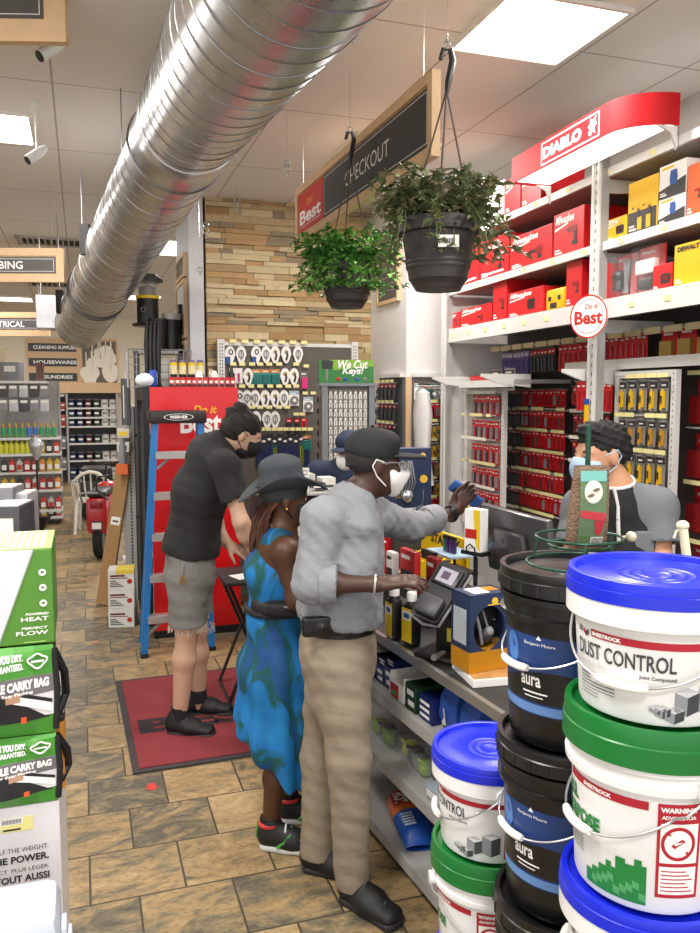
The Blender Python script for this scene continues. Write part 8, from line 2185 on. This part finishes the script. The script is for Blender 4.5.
for zi, z in enumerate([.12]+ez):
    for j in range(8 if zi < 4 else 3):
        q = (j*3+zi*2) % 8
        if q not in pr_:
            m = MB(mat('jug_'+str(q), bc_[q], .4)); m.box(-.04,.04,-.03,.03,0,.15,.012); m.lathe([(.02,.148),(.018,.18),(0,.18)],10); m.mat(card_w if q not in (5,) else logo_red); m.box(-.03,.03,-.0315,-.03,.03,.1)
            pr_[q] = Proto(tag(m.build('fluid_jug'), '', 'bottle'))
        nm = ['red','yellow','red','black','orange','pale','gold','dark red'][q]
        pr_[q].put(EF.w(-.06-.1*j,.07,z+.001), FY, nm+' bottle on the '+['bottom','second','third','fourth','top'][zi]+' shelf of the farther endcap', nm+' bottles on the '+['bottom','second','third','fourth','top'][zi]+' endcap shelf')
# silver scoop on a black pole
c = onz(39,531)
k = thing('snow_shovel', 'silver scoop-shaped head on a black pole with dark foot in the left aisle', 'shovel', c)
zz = at(39,460,c.y).z; z2 = at(39,437,c.y).z
m = MB(blk); m.cyl((0,0,.02),(0,0,zz), .014, n=10); m.build('pole', k)
m = MB(blk); m.add([(-.15,-.08,.2),(.15,-.08,.2),(.15,.08,.2),(-.15,.08,.2),(-.03,-.02,.0),(.06,-.02,.0),(.06,.02,.0),(-.03,.02,.0)], [(0,1,2,3),(7,6,5,4),(0,4,5,1),(1,5,6,2),(2,6,7,3),(3,7,4,0)], False); m.build('foot', k)
m = MB(mat('foil_silver','#c9cacd',.25,.7,bump=.5,bscale=20)); h_ = z2-zz
m.lathe([(.0,zz-.01),(.025,zz),(.1,zz+h_*.55),(.11,zz+h_*.75),(.06,zz+h_*.95),(.08,zz+h_*1.08),(.0,zz+h_*1.05)],16,sy=.5); m.build('scoop', k)
# ================================================================== FAR PAINT SHELVES
pz = [FApx(90,py,.3)[1] for py in (484,460,443,426,417,407.5)]
u0, u1 = FApx(68,440,.3)[0], FApx(118,440,.3)[0]
k = thing('paint_shelf', 'grey shelf unit of paint cans at the far end of the aisle', 'shelving', FA.w(u0,.3,0), FY)
pw = u1-u0
m = MB(dgrey); m.box(0,pw,.22,.25,0,pz[-1]+.35); m.build('back_panel', k)
m = MB(rack_grey)
for x in (0,pw): m.box(x-.02,x+.02,-.02,.22,0,pz[-1]+.35)
m.build('uprights', k)
for z in pz: m = MB(rack_w); m.box(0,pw,-.02,.22,z-.035,z); m.build('shelf', k)
can_c = ['#1d2a44','#1b2c50','#4a2224','#1c3a2a','#d2cfca','#cfc9c2']; cn_ = ['dark blue','blue','dark red','dark green','white','pale']
pc = {}
for zi, z in enumerate(pz):
    lv = max(1, int(((pz[zi+1] if zi < 5 else z+.3)-z)/.19))
    for l in range(lv):
        for j in range(6):
            for h_ in range(1):
                if j not in pc:
                    m = MB(mat('paint_can_'+str(j), can_c[j], .35)); m.lathe([(0,0),(.075,0),(.078,.006),(.076,.012),(.076,.16),(.078,.166),(.078,.176),(.068,.176),(.066,.17),(0,.17)],18); m.mat(mgrey); m.lathe([(.0784,.164),(.079,.17),(.0784,.176)],18); m.mat(card_w if j < 4 else mgrey); m.lathe([(.0766,.06),(.0766,.1)],8,a0=PI*1.3,a1=PI*1.7)
                    pc[j] = Proto(tag(m.build('paint_can'), '', 'paint can'))
                pc[j].put(FA.w(u0+pw*(j+.5)/6,.39,z+.001+.178*l), FY, cn_[j]+' paint can on the '+['bottom','second','third','fourth','fifth','top'][zi]+' shelf at the far end of the aisle', cn_[j]+' paint cans on the '+['bottom','second','third','fourth','fifth','top'][zi]+' far shelf')
# dark shelf left of the paint
ua, ub = FApx(40,440,.3)[0], FApx(67,440,.3)[0]
k = thing('far_shelf', 'dark far shelf unit with blue and white goods left of the paint cans', 'shelving', FA.w(ua,.3,0), FY)
m = MB(mat('far_shelf_dark','#4f4f54',.7,var=.3,scale=6)); m.box(0,ub-ua-.03,.2,.25,0,pz[-1]+.35); m.build('back_panel', k)
m = MB(rack_w)
for z in (.3,.75,1.2,1.55,1.85): m.box(0,ub-ua-.03,0,.2,z-.03,z)
m.build('shelves', k)
rs = random.Random(6)
for i in range(20):
    c_ = rs.choice(['blue','white','red','grey']); z = (.3,.75,1.2,1.55,1.85)[i//4]; m = MB(mat('far_goods_'+c_, {'blue':'#28407a','white':'#d3d2cf','red':'#a33a38','grey':'#7a7a7c'}[c_], .5)); hh = rs.uniform(.14,.24); m.box(-.05,.05,0,.12,0,hh,.01); m.mat(card_w); m.box(-.03,.03,-.001,0,hh*.5,hh*.7)
    solo('far_box', m, c_+' box on the '+['bottom','second','third','fourth','top'][i//4]+' shelf left of the paint cans, '+ORD[i%4]+' from the left', 'box', FA.w(ua+.08+.13*(i%4),.32,z+.001), FY, 'boxes left of the paint cans')
# ================================================================== BETWEEN AISLE AND COOLER
# grey gondola end behind the cooler with hanging things
gx = at(129,470,7.1)
k = thing('gondola_end', 'grey slotted upright of a shop shelf between the leaning plank and the cooler', 'shelving', (gx.x,7.1,0), FY)
m = MB(rack_grey); m.box(-.05,.05,-.03,.03,0,1.75); m.mat(dgrey)
for i in range(55): m.box(.005,.02,-.0312,-.03,.05+.03*i,.07+.03*i)
m.build('slotted_post', k); m = MB(dgrey); m.box(.05,.12,-.02,.5,0,1.75); m.build('side_panel', k)
for z in (.3,.8,1.3): m = MB(rack_w); m.box(-.05,.1,.03,.5,z,z+.02); m.build('shelf', k)
c = at(126.5,425,6.95)
m = MB(mat('roll_grey','#55565a',.5)); m.lathe([(0,0),(.04,0),(.04,.4),(0,.4)],16); m.mat(card_w); m.box(-.012,-.004,-.0415,-.04,.06,.34); m.tube([(0,0,.4),(0,.0,.45),(.0,.12,.46)], .004, 6); m.tube([(0,.0,0),(0,.06,-.12),(0,.12,c.z*-.0-.2)], .005, 6) if False else None
solo('hanging_roll', m, 'grey roll with white vertical lettering hanging above the leaning plank', 'roll', c)
c = at(123,474,6.95); m = MB(mat('tag_orange','#d9652a',.5)); m.box(-.05,.05,-.03,.03,0,.09); m.mat(gy[0]); m.lathe([(.03,.09),(.035,.13),(.03,.2),(.02,.3),(0,.3)],10); m.mat(wire_m); m.tube([(0,0,.3),(.05,.1,.31)], .004, 5)
solo('orange_tag_tool', m, 'tool with an orange tag hanging on top of the leaning plank', 'tool', c)
m = MB(mat('mini_goods','#cfcabd',.5,var=.4,scale=30)); m.box(-.09,.03,0,.1,0,.12,.01); m.mat(tool_dark); m.box(-.09,.03,-.001,0,.05,.07); m.mat(rack_grey); m.box(-.1,.06,0,.12,-.01,0)
for i, py in enumerate((438,452)):
    c = at(124,py,7.0); m2_ = MB(mat('mini_goods','#cfcabd',.5)); m2_.box(-.05,.06,-.05,.05,0,.09,.01); m2_.mat(lab_y if i == 0 else slate); m2_.box(-.03,.04,-.051,-.05,.02,.06); m2_.mat(rack_grey); m2_.tube([(0,.05,.05),(0,.14,.05)], .005, 6)
    solo('clip_pack', m2_, ('upper' if i == 0 else 'lower')+' pale pack clipped to the shelf end below the grey roll', 'package', c)
# leaning cardboard plank
b0 = onz(103,605); tp = at(121,472,7.0)
k = thing('cardboard_plank', 'long brown cardboard package leaning against the shelf end in the aisle', 'box', b0)
d = Vector((tp.x-b0.x, .12, tp.z)); L_ = d.length; zax = d.normalized(); xax = Vector((1,0,0)); xax = (xax-zax*xax.dot(zax)).normalized(); yax = zax.cross(xax)
m = MB(mat('cardboard','#a57f52',.75,var=.08,scale=8,bump=.1)); m.T = Matrix((( xax.x,yax.x,zax.x,0),(xax.y,yax.y,zax.y,0),(xax.z,yax.z,zax.z,0),(0,0,0,1)))
m.box(-.06,.06,-.02,.03,.008,L_); o = m.build('package', k); m = MB(card_w); m.T = Matrix((( xax.x,yax.x,zax.x,0),(xax.y,yax.y,zax.y,0),(xax.z,yax.z,zax.z,0),(0,0,0,1))); m.box(-.035,.045,-.0212,-.02,L_*.6,L_*.66); m.mat(slate); m.box(-.02,.03,-.0216,-.0212,L_*.62,L_*.635); m.build('shipping_label', o)
# three white boxes
b0 = onz(121,627)
for i in range(3):
    h_ = .155
    k = thing('paper_carton', ['bottom','middle','top'][i]+' of three stacked white printed cartons beside the blue ladder', 'box', (b0.x, b0.y+.05, .001+h_*i), .12+.05*i, 'stacked white printed cartons')
    m = MB(mat('carton_offwhite','#dcd9d2',.5)); m.box(-.1,.1,-.06,.14,0,h_-.002); o = m.build('carton', k)
    p = MB(mat('print_maroon','#6b2b33',.5)); p.box(-.085,.03,-.0612,-.06,.1,.115); p.box(-.085,.05,-.0612,-.06,.085,.092); p.mat(g_dark)
    for j in range(4): p.box(-.085,.02-.02*j,-.0612,-.06,.02+.014*j,.027+.014*j)
    p.mat(ink_red); p.poly([(.065+.02*math.cos(2*PI*j/16),-.0612,.06+.02*math.sin(2*PI*j/16)) for j in range(16)])
    if i == 2: p.mat(mat('tape_yellow','#e0c94a',.5)); p.box(-.04,.1,-.0616,-.06,.12,.153); p.box(-.04,.1,-.06,.14,h_-.002,h_-.0012)
    p.build('print', o)
# red scooter with a white plastic chair behind
w0 = onz(98,561)
k = thing('scooter', 'red scooter seen from behind with a black rear tyre parked in the aisle', 'scooter', w0, .15)
s = w0.y/800
m = MB(mat('tyre_black','#19191a',.8)); R_t = 21*s
prof = [(R_t-.07,-.045),(R_t-.02,-.055),(R_t,-.02),(R_t,.02),(R_t-.02,.055),(R_t-.07,.045),(R_t-.07,-.045)]
m.T = Matrix.Translation((0,.2,R_t)) @ Matrix.Rotation(PI/2, 4, 'Y'); m.lathe(prof, 28); m.mat(mgrey); m.lathe([(0,-.03),(R_t-.07,-.03),(R_t-.07,.03),(0,.03)],20); m.build('rear_wheel', k)
zz = at(98,530,w0.y).z; zt_ = at(98,498,w0.y).z
m = MB(mat('scooter_red','#b3161f',.3,coat=.5)); m.box(-.12,.12,.0,.7,zz-.05,zt_,.05); m.box(-.1,.1,.7,.95,.2,zt_+.1,.05); m.build('body', k)
m = MB(mat('tail_lamp','#8e0f16',.2)); m.box(-.07,.07,-.02,.02,zt_-.12,zt_-.03,.01); m.mat(dgrey); m.box(-.06,.06,-.03,-.0,zz+.0,zz+.1); m.mat(card_w); m.box(-.05,.05,-.032,-.03,zz+.015,zz+.085); m.build('tail_lamp', k)
m = MB(blk); m.box(-.11,.11,.02,.6,zt_,zt_+.07,.03); m.build('seat', k)
m = MB(blk); m.tube([(-.02,.85,zt_+.0),(-.02,.9,zt_+.3),(-.2,.86,zt_+.34)], .016, 8); m.tube([(-.02,.9,zt_+.3),(.22,.86,zt_+.34)], .016, 8); m.build('handlebar', k); m = MB(blk); m.tube([(.1,.0,zt_+.02),(.02,-.1,zt_+.1),(.03,-.06,zt_+.24),(.13,.1,zt_+.24)], .012, 8); m.build('grab_handle', k)
m = MB(mgrey); m.tube([(-.16,.05,zt_-.05),(-.17,-.05,zt_+.06),(.05,-.06,zt_+.06),(.12,.05,zt_-.02)], .012, 8); m.build('rear_rack', k)
c = onz(93,534); c.z = 0
k = thing('plastic_chair', 'white plastic garden chair standing beyond the red scooter', 'chair', c, .2)
wp = mat('chair_white_plastic','#e9e4da',.35)
zc = at(92,472,c.y).z
m = MB(wp)
# rounded slatted back facing the camera
for i in range(5):
    x = -.16+.08*i; top = zc-.10*abs(i-2)**1.6*.28; m.tube([(x*.8,.0,.45),(x,-.06,(top+.45)/2),(x*1.05,-.1,top)], [.02,.03,.026], 8, flat=.4)
m.tube([(-.22,.02,.45),(-.24,-.06,.7),(-.2,-.1,zc-.1),(-.1,-.115,zc-.01),(0,-.12,zc+.015),(.1,-.115,zc-.01),(.2,-.1,zc-.1),(.24,-.06,.7),(.22,.02,.45)], .024, 8); m.build('backrest', k)
m = MB(wp); m.box(-.22,.22,.0,.44,.42,.45,.012); m.build('seat', k)
for x in (-.2,.2):
    for y_ in (.02,.42): m = MB(wp); m.tube([(x,y_,.43),(x*1.15,y_*1.05-.01,.012)], [.026,.02], 8); m.cyl((x*1.15,y_*1.05-.01,0),(x*1.15,y_*1.05-.01,.014), .022, n=8); m.build('leg', k)
    m = MB(wp); m.tube([(x*1.1,-.05,.66),(x*1.25,.15,.66),(x*1.2,.4,.63),(x*1.05,.43,.44)], .02, 8); m.build('armrest', k)
b0 = onz(80,521)
k = thing('grill_cover', 'black covered barbecue standing in the aisle behind the white chair', 'barbecue', b0, FY)
m = MB(blk); zt_ = at(82,468,b0.y).z; m.box(.02,.5,0,.5,.04,zt_*.75,.03); m.box(.04,.48,.04,.46,zt_*.7,zt_,.05); m.build('cover', k)
m = MB(dgrey); 
for x in (.08,.42):
    for y_ in (.06,.44): m = MB(dgrey); m.cyl((x,y_,.0),(x,y_,.08), .03, n=10); m.build('castor', k)
# things that look alike get their place in the row, counted from the left
from bpy_extras.object_utils import world_to_camera_view
bpy.context.view_layer.update()
ORD += ['seventeenth','eighteenth','nineteenth','twentieth']+['later']*60
by = {}
for o in bpy.data.objects:
    if o.parent is None and o.get('label'): by.setdefault(o['label'], []).append(o)
for lab, os_ in by.items():
    if len(os_) > 1:
        os_.sort(key=lambda o: world_to_camera_view(SC, cam, o.matrix_world.translation).x)
        import re
        nw = lambda q: len(re.findall(r"[A-Za-z']+", q))
        for a_, b_ in ((' at the far end of the aisle', ' at the aisle end'), (' carded', ''), (' small', ''), ('small ', ''), (' hanging', ''), (' plastic', ''), (' standing', ''), (' from the top', ' down')):
            if nw(lab) > 13: lab = lab.replace(a_, b_)
        while nw(lab) > 13 and ' the ' in lab: lab = lab.replace(' the ', ' ', 1)
        while nw(lab) > 13 and ' a ' in lab: lab = lab.replace(' a ', ' ', 1)
        for i, o in enumerate(os_): o['label'] = lab+', '+ORD[i]+' from left'
# clean up prototypes that were never placed
for o in list(bpy.data.objects):
    if o.get('label') == '': bpy.data.objects.remove(o)
